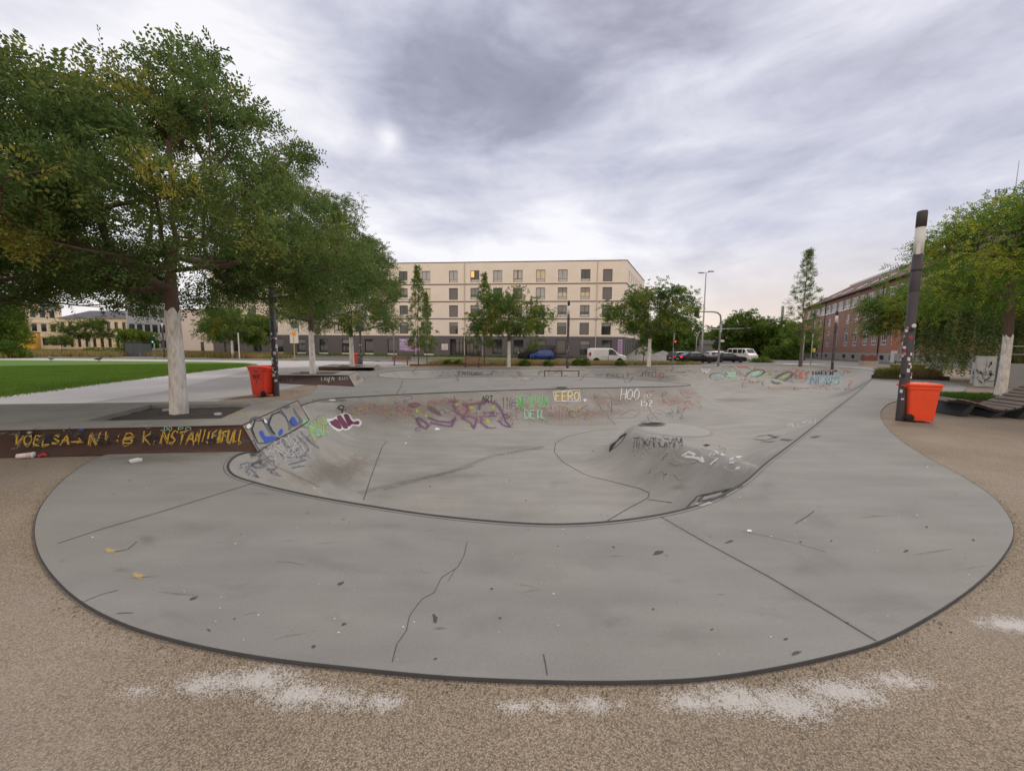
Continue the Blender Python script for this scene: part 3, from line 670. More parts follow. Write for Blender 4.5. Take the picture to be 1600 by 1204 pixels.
# ------------------------------------------------------------------ marks on the bowl
p_seam = paintmat('joint_dark', (.075, .072, .065), .85, .05, .35, .12, 12)
p_crack = paintmat('crack_dark', (.085, .08, .07), .9, .1, .5, .10, 30)
p_stain = paintmat('damp_stain', (.15, .13, .105), .22, .10, 1.0, .30, 5)
p_dust = paintmat('brown_dust', (.21, .18, .14), .30, .10, .9, .30, 9)
p_black = paintmat('black_spray', (.025, .023, .026), .9, .15, .5, .18)
p_blackw = paintmat('faded_black_spray', (.06, .055, .06), .48, .2, .6, .35, 18)
p_white = paintmat('white_spray', (.68, .68, .68), .9, .15, .5, .15)
p_whitew = paintmat('faded_white_spray', (.55, .55, .55), .55, .2, .7, .35, 18)
p_purp = paintmat('plum_spray', (.15, .045, .085), .95, .1, .4, .12)
p_viol = paintmat('faded_violet_spray', (.16, .085, .17), .75, .15, .55, .3, 18)
p_yel = paintmat('yellow_spray', (.48, .32, .05), .85, .15, .55, .34)
p_yelw = paintmat('faded_yellow_spray', (.52, .40, .14), .65, .2, .6, .3, 18)
p_green = paintmat('green_spray', (.12, .38, .10), .9, .12, .5, .18)
p_mint = paintmat('mint_spray', (.32, .55, .40), .7, .2, .6, .3, 18)
p_lime = paintmat('lime_spray', (.38, .50, .08), .75, .15, .7, .25)
p_red = paintmat('faded_red_spray', (.50, .13, .10), .55, .2, .7, .35, 15)
p_pink = paintmat('faded_pink_spray', (.42, .24, .23), .34, .15, 1.0, .3, 8)
p_blue = paintmat('blue_spray', (.045, .10, .42), .85, .12, .5, .2)
p_bluew = paintmat('faded_blue_spray', (.11, .14, .20), .50, .2, .8, .35, 12)
p_cyan = paintmat('faded_cyan_spray', (.28, .45, .50), .6, .2, .8, .32, 12)
p_silver = paintmat('silver_spray', (.27, .265, .25), .9, .1, .4, .18)
p_ash = paintmat('ash_grey', (.20, .195, .185), .6, .15, .9, .25, 8)

def G(name, mats, fn, label=None, parent=park):
    pt = Paint(mats); pt.k = 1.4 if name == 'graffiti' else 1.0; fn(pt); return pt.build(name, parent, label)
def multi(*polys_w):
    def f(pt):
        for pl, w, mi in polys_w: pt.stroke(pl, w, mi)
    return f
# construction joints and cracks
G('expansion_joint', [p_seam], multi(([(1034, 808), (1100, 846), (1200, 900), (1290, 953), (1369, 1001)], .013, 0)))
G('expansion_joint', [p_seam], multi(([(398, 754), (330, 775), (240, 803), (160, 826), (90, 849)], .013, 0)))
G('expansion_joint', [p_seam], multi(([(568, 781), (580, 744), (597, 698), (604, 690)], .022, 0)))
G('expansion_joint', [p_seam], multi(([(965, 670), (925, 673), (885, 682), (868, 692), (866, 706), (880, 722), (915, 742), (960, 753), (1000, 763), (1015, 770), (1012, 778), (980, 795), (948, 814)], .022, 0)))
G('expansion_joint', [p_seam], multi(([(629, 594), (626, 605), (620, 615)], .03, 0)))
G('expansion_joint', [p_seam], multi(([(1013, 780), (1050, 785)], .018, 0)))
G('crack', [p_crack], multi(([(613, 1034), (620, 1006), (635, 985), (640, 962), (652, 945), (660, 935), (678, 926), (690, 902), (715, 886), (725, 868), (730, 846)], .007, 0), ([(712, 888), (700, 908)], .005, 0)))
G('crack', [p_crack], multi(([(855, 1054), (852, 1035), (849, 1022)], .009, 0)))
G('crack', [p_crack], multi(([(180, 862), (200, 858), (214, 846)], .012, 0), ([(130, 940), (160, 928), (185, 922)], .008, 0)))
G('crack', [p_crack], multi(([(183, 958), (208, 957)], .008, 0), ([(1242, 818), (1262, 806), (1272, 798)], .010, 0), ([(1160, 830), (1200, 838), (1250, 850), (1290, 862)], .006, 0)))
# stains and dust
def st(pt):
    pt.stroke([(560, 770), (620, 755), (700, 738), (770, 712), (850, 698)], .30, 0)
    pt.stroke([(600, 765), (660, 748), (740, 728)], .25, 0)
    for a in [(690, 745, 110, 16), (800, 700, 70, 8), (530, 742, 60, 26), (1060, 762, 26, 6)]: pt.blob(*a, 0, wob=.3)
G('dirt_stain', [p_stain], st)
def st(pt):
    for a in [(510, 738, 60, 26), (560, 725, 40, 26), (640, 640, 180, 22), (880, 650, 150, 18), (1150, 625, 60, 5)]: pt.blob(*a, 0, wob=.3)
    for a in [(250, 716, 120, 12), (330, 708, 60, 6), (455, 612, 30, 6)]: pt.blob(*a, 0, wob=.3)
    pt.stroke([(402, 707), (425, 726), (460, 742), (500, 760)], .12, 0)
G('dirt_stain', [p_dust], st)
def st(pt):
    for a in [(215, 900, 16, 6, 0), (172, 860, 14, 5, 0), (232, 843, 22, 8, 1), (190, 890, 20, 6, 1)]: pt.blob(*a, wob=.4)
G('paint_spill', [p_yelw, p_dust], st, 'yellow paint spilled on the left of the concrete apron')
random.seed(3)
def st(pt):
    for i in range(90):
        x, y = random.uniform(90, 1540), random.uniform(700, 1030); s_ = .6 + 1.5 * random.random() ** 3 * (1 + (y - 700) / 500)
        pt.blob(x, y, s_ * 1.3, s_ * .6, 0, rot=random.uniform(-.5, .5), rings=2, n=7, wob=.4)
    for a in [(680, 966, 4, 7), (533, 911, 6, 2.6), (1028, 863, 9, 3.4), (302, 935, 8, 2), (537, 975, 4.5, 2), (490, 1010, 4, 2), (1140, 846, 7, 1.6), (1244, 1020, 8, 2.6), (1228, 998, 4, 2), (1415, 861, 5, 2)]: pt.blob(*a, 0, rings=2, n=9, rot=-.3, wob=.35)
G('gum_spots', [paintmat('gum_dark', (.075, .072, .068), .85, .02, .25, .1, 20)], st)
def st(pt):
    for i in range(60):
        x, y = random.uniform(90, 1540), random.uniform(640, 1030); s_ = random.uniform(.5, 1.3) * (1 + (y - 700) / 500)
        pt.blob(x, y, s_ * 1.3, s_ * .7, 0, rot=random.uniform(-.5, .5), rings=2, n=6, wob=.4)
    for i in range(90):
        x, y = random.uniform(420, 1180), random.uniform(660, 800)
        pt.blob(x, y, random.uniform(1, 2.6), random.uniform(.6, 1.2), 1, rot=random.uniform(-.5, .5), rings=2, n=6, wob=.4)
G('litter_specks', [paintmat('pale_specks', (.6, .58, .55), .9, .02, .25, .1, 20), p_stain], st)
def st(pt):
    g = random.Random(8)
    for i in range(26):
        x, y = g.uniform(110, 1500), g.uniform(730, 1010); a = g.uniform(-.25, .25); l = g.uniform(15, 70); pt.stroke([(x, y), (x + l * .5, y + l * .5 * a + g.uniform(-2, 2)), (x + l, y + l * a)], g.uniform(.008, .03), 0, taper=.9)
    for i in range(26): x, y = g.uniform(110, 1500), g.uniform(730, 1010); pt.blob(x, y, g.uniform(18, 90), g.uniform(6, 26), 1, rot=g.uniform(-.3, .3), wob=.4, rings=5)
    pt.stroke([(1034, 808), (1100, 846), (1200, 900), (1290, 953), (1369, 1001)], .10, 1); pt.stroke([(398, 754), (330, 775), (240, 803), (160, 826)], .10, 1)
G('scuff_marks', [paintmat('scuff_grey', (.14, .135, .125), .5, .2, .9, .35, 14), paintmat('tone_patch', (.15, .148, .135), .10, .1, 1.1, .35, 5)], st)
def st(pt):
    g = random.Random(18)
    for i in range(18): x, y = g.uniform(110, 1500), g.uniform(730, 1010); pt.blob(x, y, g.uniform(14, 70), g.uniform(5, 20), 0, rot=g.uniform(-.3, .3), wob=.4, rings=5)
G('pale_patches', [paintmat('tone_pale', (.34, .335, .31), .30, .1, 1.1, .3, 6)], st)
# manholes and the volcano top
def st(pt):
    pt.blob(514, 625, 27, 3.2, 0, wob=0, n=28); pt.blob(519, 625.2, 6, 1.1, 1, wob=0)
G('manhole_cover', [paintmat('cover_grey', (.17, .165, .15), 1, .0, .12, .05), paintmat('cover_pale', (.6, .55, .45), 1, .0, .1, .05)], st)
def st(pt): pt.blob(822, 592.6, 9, 1.9, 0, wob=0, n=28); pt.blob(822, 592.6, 6.5, 1.3, 1, wob=0, n=28)
G('manhole_cover', [paintmat('cover_rust', (.24, .19, .11), 1, .0, .12, .05), paintmat('cover_concrete', (.31, .31, .28), 1, .0, .1, .05)], st)
def st(pt): pt.blob(872, 605.3, 17, 2.0, 0, wob=0, n=28); pt.blob(878, 605.5, 10, 1.5, 1, wob=.1)
G('manhole_cover', [p_ash, paintmat('hatch_dark', (.06, .06, .06), .9, .0, .3, .1)], st)
def st(pt):
    for l in ([(664, 604), (676, 603), (690, 603.5), (678, 606)], [(770, 604), (784, 602.5), (798, 601)], [(805, 602.5), (822, 600.5)], [(580, 610), (592, 613)], [(1092, 680), (1180, 690)][:0]):
        if l: pt.stroke(l, .10, 0)
G('scuff_marks', [p_ash], st)
tc_ = P(1043, 666, -.29)
def ringdisc(name, cx_, cy_, r0, r1, mat, zoff, ex=1.0, n=56, dx=0, dy=0):
    V = []; F = []
    for r_ in (r0, (r0 + r1) / 2, r1):
        for k in range(n):
            a = 2 * math.pi * k / n; V.append((cx_ + (dx if r_ == r0 else 0) + r_ * ex * math.cos(a), cy_ + r_ * math.sin(a)))
    V = np.array(V); z = bowl_h(V[:, 0], V[:, 1]) + zoff; V = np.column_stack([V, z])
    for i in (0, 1):
        for k in range(n): F.append((i * n + k, i * n + (k + 1) % n, (i + 1) * n + (k + 1) % n, (i + 1) * n + k))
    return linkobj(name, mesh_np(name, V, F, mat, True), park)
m_cap = M_('volcano_cap', (.285, .28, .265), rough=.75, var=.12, vscale=4)
m_rim = M_('volcano_rim', (.22, .215, .205), rough=.75, var=.12, vscale=4)
vx, vy = HB
ringdisc('volcano_cap', vx + .12, vy, .02, .80, m_cap, .004)
ringdisc('volcano_rim', vx + .04, vy, .82, .93, m_rim, .003)
def st(pt): pt.blob(1017, 662.5, 27, 5.0, 0, wob=.1, n=26); pt.blob(1018, 662, 18, 2.6, 1, wob=.1, n=26)
G('puddle', [paintmat('wet_dark', (.10, .095, .085), .9, .02, .4, .1), paintmat('wet_black', (.025, .022, .018), 1, .02, .4, .1)], st)
# --- writing. Left wall: UFL
Z4 = dict(off=(340, 600), sc=.1578)
def st(pt):
    pt.poly([(1078,345),(1110,345),(1150,335),(1175,315),(1210,298),(1235,288),(1270,284),(1310,300),(1330,335),(1345,350),(1385,342),(1420,358),(1427,395),(1400,418),(1345,412),(1310,442),(1270,458),(1240,452),(1200,467),(1155,447),(1115,412),(1092,380)], 0, **Z4)
    pt.poly([(1108,368),(1140,363),(1150,348),(1182,350),(1228,440),(1205,447),(1160,427),(1122,397)], 1, **Z4)
    pt.poly([(1178,320),(1215,308),(1245,345),(1292,418),(1287,440),(1250,440),(1215,392)], 1, **Z4)
    pt.poly([(1250,300),(1290,300),(1320,350),(1345,375),(1385,363),(1407,380),(1397,400),(1332,398),(1302,422),(1277,380)], 1, **Z4)
    pt.stroke([(542, 681), (554, 677), (562, 675)], .03, 2); pt.stroke([(544, 684), (560, 679)], .02, 2)
    for l in ([(518, 657), (523, 666)], [(537, 657), (540, 664)], [(548, 656), (553, 662)]): pt.stroke(l, .018, 3, seg=3)
G('graffiti', [p_white, p_purp, p_whitew, p_blackw], st, 'plum letters UFL with a thick white outline')
def st(pt):
    pt.stroke([(528, 636), (533, 633), (538, 635), (534, 641), (529, 639), (528, 636)], .045, 0, seg=2); pt.stroke([(526, 637), (540, 640)], .03, 0); pt.stroke([(536, 640), (534, 645)], .04, 0)
G('graffiti', [p_black], st, 'small black key-shaped tag')
G('graffiti', [p_yelw, p_red], lambda pt: (text(pt, 'LIB', rect(573, 632, 612, 650), .035, 0), text(pt, 'RE', rect(620, 633, 650, 650), .035, 1), text(pt, 'X', rect(655, 636, 668, 652), .035, 0), pt.stroke([(562, 636), (562, 642)], .03, 0), pt.stroke([(690, 640), (688, 646)], .03, 0)), 'faded yellow and red letters LIBRE')
def st(pt):
    pt.stroke([(638, 633), (650, 630), (656, 632), (646, 636), (640, 634)], .10, 0)
    for l in ([(650, 652), (655, 664), (665, 670), (670, 664), (660, 656), (652, 652)], [(668, 652), (684, 658), (704, 660), (712, 652), (705, 666), (690, 664), (672, 660)], [(668, 634), (680, 640), (688, 648), (676, 642), (668, 636)],
              [(700, 627), (714, 626), (706, 630)], [(708, 632), (714, 645), (724, 650), (732, 640), (726, 630)], [(720, 652), (735, 660), (740, 670), (745, 655), (735, 650), (722, 652)], [(748, 640), (750, 632), (760, 627), (775, 630), (784, 642), (790, 658), (798, 668), (786, 664), (778, 656)],
              [(752, 650), (752, 660), (762, 668), (776, 668)], [(722, 632), (740, 631), (756, 628)], [(755, 645), (775, 644)], [(756, 650), (776, 649)]): pt.stroke(l, .20, 5, seg=3, lift=.002); pt.stroke(l, .060, 0, seg=3)
    for a in [(652, 642, 6, 4), (737, 637, 6, 4), (762, 658, 7, 5), (770, 636, 5, 4), (732, 664, 5, 3), (666, 650, 5, 3), (714, 632, 5, 3)]: pt.blob(*a, 1, wob=.3)
    text(pt, 'HC', rect(716, 631, 742, 646), .035, 2); text(pt, 'SI', rect(757, 643, 778, 650), .03, 3)
    for l in ([(640, 640), (648, 655), (660, 660)], [(745, 634), (744, 652), (752, 665), (770, 672)], [(645, 677), (672, 677)], [(755, 670), (785, 671)]): pt.stroke(l, .02, 4)
G('graffiti', [p_viol, p_lime, p_red, p_whitew, p_blackw, paintmat('violet_haze', (.25, .15, .22), .45, .15, .9, .3, 14)], st, 'sprawling violet and red lettering dotted with lime green blobs')
G('graffiti', [p_black], lambda pt: text(pt, 'ART', rect(753, 618, 770, 628), .03), 'thin black letters ART by the lip')
G('graffiti', [p_blackw], lambda pt: (text(pt, '1160', rect(784, 620, 806, 640), .028), text(pt, 'KEE', rect(792, 644, 812, 656), .022)), 'thin faded black numbers')
def st(pt):
    text(pt, 'NEIPIN', rect(809, 619, 855, 637, 0), .10, 0, jit=.015)
    text(pt, 'DEIL', rect(820, 641, 852, 654), .08, 2, jit=.02)
    text(pt, 'NEIPIN', rect(809, 619, 855, 637), .065, 1, jit=.015)
G('graffiti', [p_white, p_green, p_mint], st, 'green block letters edged in white')
def st(pt):
    for yy in (614, 618.5, 623): pt.stroke([(865, yy), (905, yy - 1.5)], .17, 0, seg=4)
    text(pt, 'FERO', rect(868, 612, 905, 626), .045, 1, jit=.02); pt.stroke([(864, 612), (905, 609), (907, 627), (867, 627), (864, 612)], .03, 1)
G('graffiti', [p_yelw, p_white], st, 'pale yellow block with white letters FERO')
G('graffiti', [p_yel], lambda pt: (pt.stroke([(872, 632), (890, 638), (902, 632), (900, 640), (916, 645), (908, 640), (918, 637)], .03, 0, seg=3), pt.stroke([(893, 640), (898, 650), (905, 661)], .035, 0, seg=3), pt.stroke([(896, 650), (908, 646)], .03, 0), pt.stroke([(925, 647), (917, 651), (925, 659)], .035, 0, seg=3), pt.stroke([(880, 652), (892, 652)], .025, 0)), 'loose yellow scrawl')
G('graffiti', [p_red], lambda pt: text(pt, 'MTM', [(860, 634), (888, 636), (884, 656), (862, 656)], .03), 'faded red letters')
G('graffiti', [p_white], lambda pt: pt.blob(914, 625, 4.5, 3.2, 0, wob=.3), 'white paint dab')
def st(pt):
    for l in ([(928, 614), (932, 624), (927, 618)], [(927, 623), (932, 620), (936, 624), (931, 627), (928, 623)], [(933, 628), (942, 643), (953, 655), (962, 664)], [(945, 610), (955, 618), (956, 645), (950, 630)], [(953, 632), (965, 631)],
              [(1012, 634), (1018, 645), (1028, 656)], [(968, 650), (985, 640), (1000, 644), (990, 652), (970, 653)], [(1010, 612), (1018, 622), (1010, 628)], [(1030, 640), (1040, 646), (1052, 642)], [(1044, 652), (1060, 648)], [(1062, 612), (1070, 622), (1080, 620)]): pt.stroke(l, .03, 0, seg=3)
G('graffiti', [p_blackw], st, 'faint scribbled black tags')
G('graffiti', [p_white], lambda pt: (text(pt, 'HOO', [(971, 607), (1000, 608), (998, 624), (969, 625)], .045), text(pt, 'NZ', rect(1006, 616, 1018, 622), .025)), 'white letters HOO')
G('graffiti', [p_white], lambda pt: text(pt, '152', rect(999, 624, 1019, 634), .045), 'white number 152')
def st(pt):
    for a in [(1050, 625, 34, 12), (580, 638, 80, 10), (690, 630, 90, 9), (740, 650, 60, 12), (830, 635, 60, 12), (960, 625, 60, 12), (700, 625, 50, 5), (1070, 612, 20, 6), (930, 645, 60, 8), (1280, 602, 30, 6), (1230, 606, 40, 5)]: pt.blob(*a, 0, wob=.4)
G('graffiti', [p_pink], st, 'washed-out pink overspray')
# left wall under the bank
def st(pt):
    for l in ([(420, 688), (428, 700), (440, 712), (455, 716)], [(438, 680), (446, 694), (458, 706), (470, 700), (462, 688), (452, 680), (444, 684)], [(462, 680), (474, 690), (482, 702), (474, 712), (456, 716)], [(430, 694), (440, 690), (448, 700)], [(450, 726), (465, 722), (478, 718)], [(455, 731), (475, 727)], [(412, 690), (420, 702)], [(478, 682), (486, 694)]): pt.stroke(l, .05, 0, seg=3)
    for l in ([(424, 686), (436, 700), (446, 706)], [(458, 682), (470, 694), (476, 706)], [(448, 676), (456, 688)], [(432, 704), (436, 712)]): pt.stroke(l, .04, 1, seg=3)
    for l in ([(408, 704), (418, 716), (430, 724)], [(392, 722), (400, 732)], [(384, 738), (390, 730), (396, 738)]): pt.stroke(l, .05, 0, seg=3)
    text(pt, 'SORS', [(416, 690), (476, 668), (488, 706), (440, 722)], .035, 1)
G('graffiti', [p_bluew, p_whitew], st, 'worn blue and white letters on the wall below the plate')
def st(pt):
    for a in [(488, 668, 16, 12), (500, 676, 12, 9), (476, 660, 10, 8)]: pt.blob(*a, 0, rot=.6, wob=.4)
    text(pt, 'RM', [(480, 660), (506, 650), (512, 680), (490, 690)], .05, 1); pt.stroke([(468, 674), (484, 690), (498, 700)], .12, 2)
G('graffiti', [p_mint, p_lime, p_bluew], st, 'mint green and blue lettering in the corner')
# volcano flank
def st(pt):
    text(pt, 'SORCK', [(980, 677), (970, 680), (953, 706), (952, 696)], .03); 
    for l in ([(955, 694), (966, 688), (972, 680), (978, 679), (972, 690), (962, 698), (952, 705)],): pt.stroke(l, .035, 0, seg=3)
G('graffiti', [p_black], st, 'black tag on the left flank of the volcano')
def st(pt):
    text(pt, 'TXTUMM', rect(990, 684, 1066, 698), .04, 0); 
    for x in range(992, 1070, 8): pt.stroke([(x, 686), (x - 2, 700)], .022, 0)
    for i in range(40): pt.blob(random.uniform(985, 1060), random.uniform(690, 712), random.uniform(.8, 2), random.uniform(.6, 1.3), 0, rings=2, n=6)
G('graffiti', [p_blackw], st, 'row of dripping black strokes below the volcano rim')
def st(pt):
    for l in ([(1066, 712), (1076, 706), (1086, 710), (1080, 714), (1070, 713)], [(1082, 714), (1092, 716), (1100, 722), (1096, 714)], [(1108, 712), (1116, 704), (1122, 708), (1114, 710)], [(1126, 709), (1132, 711)], [(1140, 718), (1150, 714), (1158, 713), (1152, 718)], [(1110, 726), (1116, 720), (1122, 716)], [(1140, 722), (1148, 722)], [(1150, 731), (1156, 731)]): pt.stroke(l, .06, 0, seg=3)
    for cx_, cy_, rx, ry in ((1075, 710, 22, 13), (1120, 708, 16, 8), (1148, 728, 16, 8)): pt.stroke([(cx_ + rx * math.cos(a), cy_ + ry * math.sin(a)) for a in np.linspace(0, 6.2, 18)], .02, 1, seg=4)
G('graffiti', [p_white, p_whitew], st, 'white painted eyes and swirls')
G('graffiti', [p_black], lambda pt: (pt.blob(1104, 695.5, 7, 2.5, 0, wob=.4),), 'small black splash')
G('graffiti', [p_blackw, p_whitew], lambda pt: (pt.stroke([(1068, 798), (1090, 775), (1150, 762), (1158, 758)], .06, 0), pt.stroke([(1090, 783), (1100, 774), (1140, 766), (1128, 776), (1092, 784)], .06, 0), pt.stroke([(1100, 779), (1128, 771)], .09, 1), pt.stroke([(1080, 792), (1110, 785)], .09, 1)), 'grey block letters along the near lip')
def st(pt): text(pt, 'YNN1', rect(1236, 654, 1278, 662), .05); text(pt, 'MEL', rect(1232, 661, 1252, 668), .05)
G('graffiti', [p_whitew], st, 'faint white letters low on the right side')
def st(pt):
    for l in ([(1182, 682), (1200, 679), (1215, 684)], [(1178, 686), (1196, 688), (1220, 680)], [(1220, 686), (1236, 688)], [(1190, 690), (1210, 690)], [(1268, 684), (1280, 681)]): pt.stroke(l, .10, 0)
G('graffiti', [p_blackw], st, 'grey scrawl beside the right lip')
# far walls
G('graffiti', [p_blackw], lambda pt: text(pt, 'ENTRANS', rect(716, 581, 756, 586.5), .10), 'black letters on the far left wall')
G('graffiti', [p_blackw], lambda pt: (text(pt, 'EICIT', rect(948, 584, 984, 590), .09), text(pt, 'TEL', rect(1006, 583, 1024, 589), .09)), 'black strokes on the far middle wall')
G('graffiti', [p_red, p_pink], lambda pt: (text(pt, 'NB', rect(1024, 582, 1038, 589), .10), pt.blob(1030, 588, 22, 4, 1)), 'red letters on the far middle wall')
G('graffiti', [p_white], lambda pt: (text(pt, 'OSC', rect(1096, 576.5, 1111, 580), .09), text(pt, 'ME', rect(1098, 580, 1109, 583), .07)), 'small white letters on the far wall')
def st(pt):
    def ell(x, y, rx, ry, w, mi, rot=0):
        ca, sa = math.cos(rot), math.sin(rot)
        pt.stroke([(x + rx * math.cos(a) * ca - ry * math.sin(a) * sa, y + rx * math.cos(a) * sa + ry * math.sin(a) * ca) for a in np.linspace(0, 6.3, 20)], w, mi, seg=3)
    pt.blob(1122, 588, 11, 5, 1); ell(1121, 588, 12, 5.5, .16, 0)
    for yy in (584, 588): pt.stroke([(1136, yy), (1150, yy)], .7, 2)
    pt.stroke([(1134, 581), (1135, 591), (1150, 591), (1151, 581)], .14, 0)
    pt.blob(1180, 584, 15, 6, 2, rot=-.2); ell(1180, 584, 15, 5.5, .2, 0, -.3); ell(1223, 590, 17, 5.5, .32, 0, -.5); pt.blob(1223, 591, 13, 4, 3, rot=-.5)
    pt.stroke([(1158, 590), (1161, 584), (1166, 588)], .12, 4); ell(1200, 588, 8, 4, .12, 3)
G('graffiti', [p_blackw, p_cyan, p_mint, p_lime, p_yelw], st, 'large green and blue ovals outlined in black on the far right wall')
def st(pt):
    for x in (1246, 1256): 
        pt.stroke([(x - 3, 592), (x - 4, 582), (x, 578), (x + 4, 582), (x + 3, 592)], .25, 0, seg=3)
    pt.stroke([(1236, 597), (1250, 598), (1262, 592)], .16, 0); pt.stroke([(1222, 579), (1240, 577)], .14, 0); pt.stroke([(1152, 573.5), (1168, 573)], .3, 0)
    pt.stroke([(1325, 604), (1334, 594), (1338, 602), (1322, 606)], .10, 0)
G('graffiti', [p_red], st, 'salmon red letters on the far right wall')
def st(pt):
    for x in (1266, 1276, 1288, 1300): pt.stroke([(x, 588), (x - 4, 598)], .55, 0, seg=3)
    pt.stroke([(1262, 588), (1284, 586), (1312, 590)], .4, 0); pt.stroke([(1300, 602), (1312, 594), (1318, 589)], .35, 0); text(pt, 'NEWS', rect(1266, 588, 1312, 600), .12, 1)
G('graffiti', [p_cyan, p_bluew], st, 'pale blue block letters on the far right wall')
G('graffiti', [p_black], lambda pt: (text(pt, 'HAEEN', rect(1270, 579.5, 1302, 586), .12), pt.stroke([(1304, 580), (1308, 579)], .3, 0)), 'black letters above the pale blue ones')
def st(pt):
    for i in range(18): pt.stroke([(1240 + i * 5, 607 + random.uniform(-2, 2)), (1243 + i * 5, 607 + random.uniform(-3, 3))], .10, 0)
    for i in range(50): x = random.uniform(640, 1330); y = 579 + random.uniform(0, 9); pt.stroke([(x, y), (x + random.uniform(3, 8), y + random.uniform(-2, 2))], random.uniform(.04, .1), 0)
    for i in range(60): x = random.uniform(540, 1090); y = 622 + random.uniform(0, 40); pt.stroke([(x, y), (x + random.uniform(-5, 5), y + random.uniform(-4, 4))], random.uniform(.012, .03), 0)
G('graffiti', [p_blackw], st, 'scattered small black scratches')
def scribble(pt, x0, y0, x1, y1, n, w, mi, size, seed):
    g = random.Random(seed)
    for _ in range(n):
        x, y = g.uniform(x0, x1), g.uniform(y0, y1); a = g.uniform(0, 6.28); l = [(x, y)]
        for k in range(g.randint(3, 8)): a += g.uniform(-1.7, 1.7); x += math.cos(a) * size * g.uniform(.4, 1); y += math.sin(a) * size * .6 * g.uniform(.4, 1); l.append((x, y))
        pt.stroke(spl(l, False, 1.5), w * g.uniform(.6, 1.4), mi, seg=2, taper=.5)
for i, (m1, m2, area, n, sz, lab) in enumerate((
    (p_viol, p_pink, (600, 622, 800, 662), 16, 8, 'tangle of old violet and pink scribbles under the big lettering'), (p_yelw, p_red, (540, 626, 680, 650), 12, 6, 'old yellow and red scribbles by the left corner'),
    (p_blackw, p_whitew, (800, 614, 1070, 655), 26, 7, 'layers of thin faded tags on the platform wall'), (p_red, p_blackw, (1000, 608, 1090, 650), 14, 6, 'pinkish scribbles at the tip of the platform'),
    (p_bluew, p_whitew, (415, 680, 480, 725), 18, 8, 'dense worn scribbles under the sloping plate'), (p_mint, p_bluew, (476, 655, 510, 690), 12, 6, 'blue-green scribbles in the corner'),
    (p_blackw, p_red, (1140, 574, 1330, 604), 30, 6, 'many small faded scribbles on the far right wall'), (p_cyan, p_mint, (1120, 580, 1320, 598), 14, 7, 'pale blue-green scribbles on the far right wall'),
    (p_ash, p_whitew, (980, 684, 1170, 745), 9, 7, 'faint scribbles over the volcano flank'), (p_bluew, p_blackw, (375, 715, 430, 745), 8, 7, 'blue scribbles in the left pocket'), (p_blackw, p_pink, (640, 579, 1060, 590), 30, 6, 'tiny scribbles along the far wall'))):
    ws = (.035 if area[1] > 600 else .09)
    G('graffiti', [m1, m2], lambda pt: (scribble(pt, *area, n, ws, 0, sz, i), scribble(pt, *area, n, ws * .8, 1, sz * .8, i + 50)), lab)
# --- steel sides and bank plates of the ledges
def onledge(lg, mats, fn, label): 
    return G('graffiti', mats, fn, label, parent=lg)
def st(pt):
    for s_, x0, x1, y0, y1 in (('VOELSA', 22, 106, 679, 695), ('>', 110, 127, 681, 694), ('NI:B', 138, 208, 675, 694), ('K.NSTA', 222, 302, 674, 692), ('NIIF*FULL', 304, 378, 672, 691)):
        text(pt, s_, rect(x0, y0 + 1, x1, y1 - 1, 4), .021, 0, jit=.15); text(pt, s_, rect(x0 + 1, y0 + 1, x1 + 1, y1 + 1, 4), .010, 0, jit=.16)
    for a in [(40, 677, 16, 5), (76, 684, 12, 8), (128, 682, 7, 8), (160, 690, 12, 5), (238, 684, 10, 7), (330, 688, 14, 4)]: pt.blob(*a, 1, wob=.4)
    pt.blob(47, 676, 6, 3, 2); pt.blob(128, 671.5, 6, 2.4, 3); text(pt, 'LDO', rect(252, 667.5, 270, 673), .014, 4); text(pt, 'PO', rect(280, 668, 300, 673), .012, 4); text(pt, 'NEF', rect(224, 666, 240, 669), .012, 2)
onledge(lg1, [p_blackw, p_ash], lambda pt: (scribble(pt, 10, 678, 370, 692, 26, .03, 0, 7, 91), scribble(pt, 10, 675, 370, 690, 14, .02, 1, 6, 92)), 'older dark scribbles under the yellow words')
onledge(lg1, [p_yel, p_black, p_whitew, p_blue, p_mint], st, 'yellow hand-sprayed words along the rusty front')
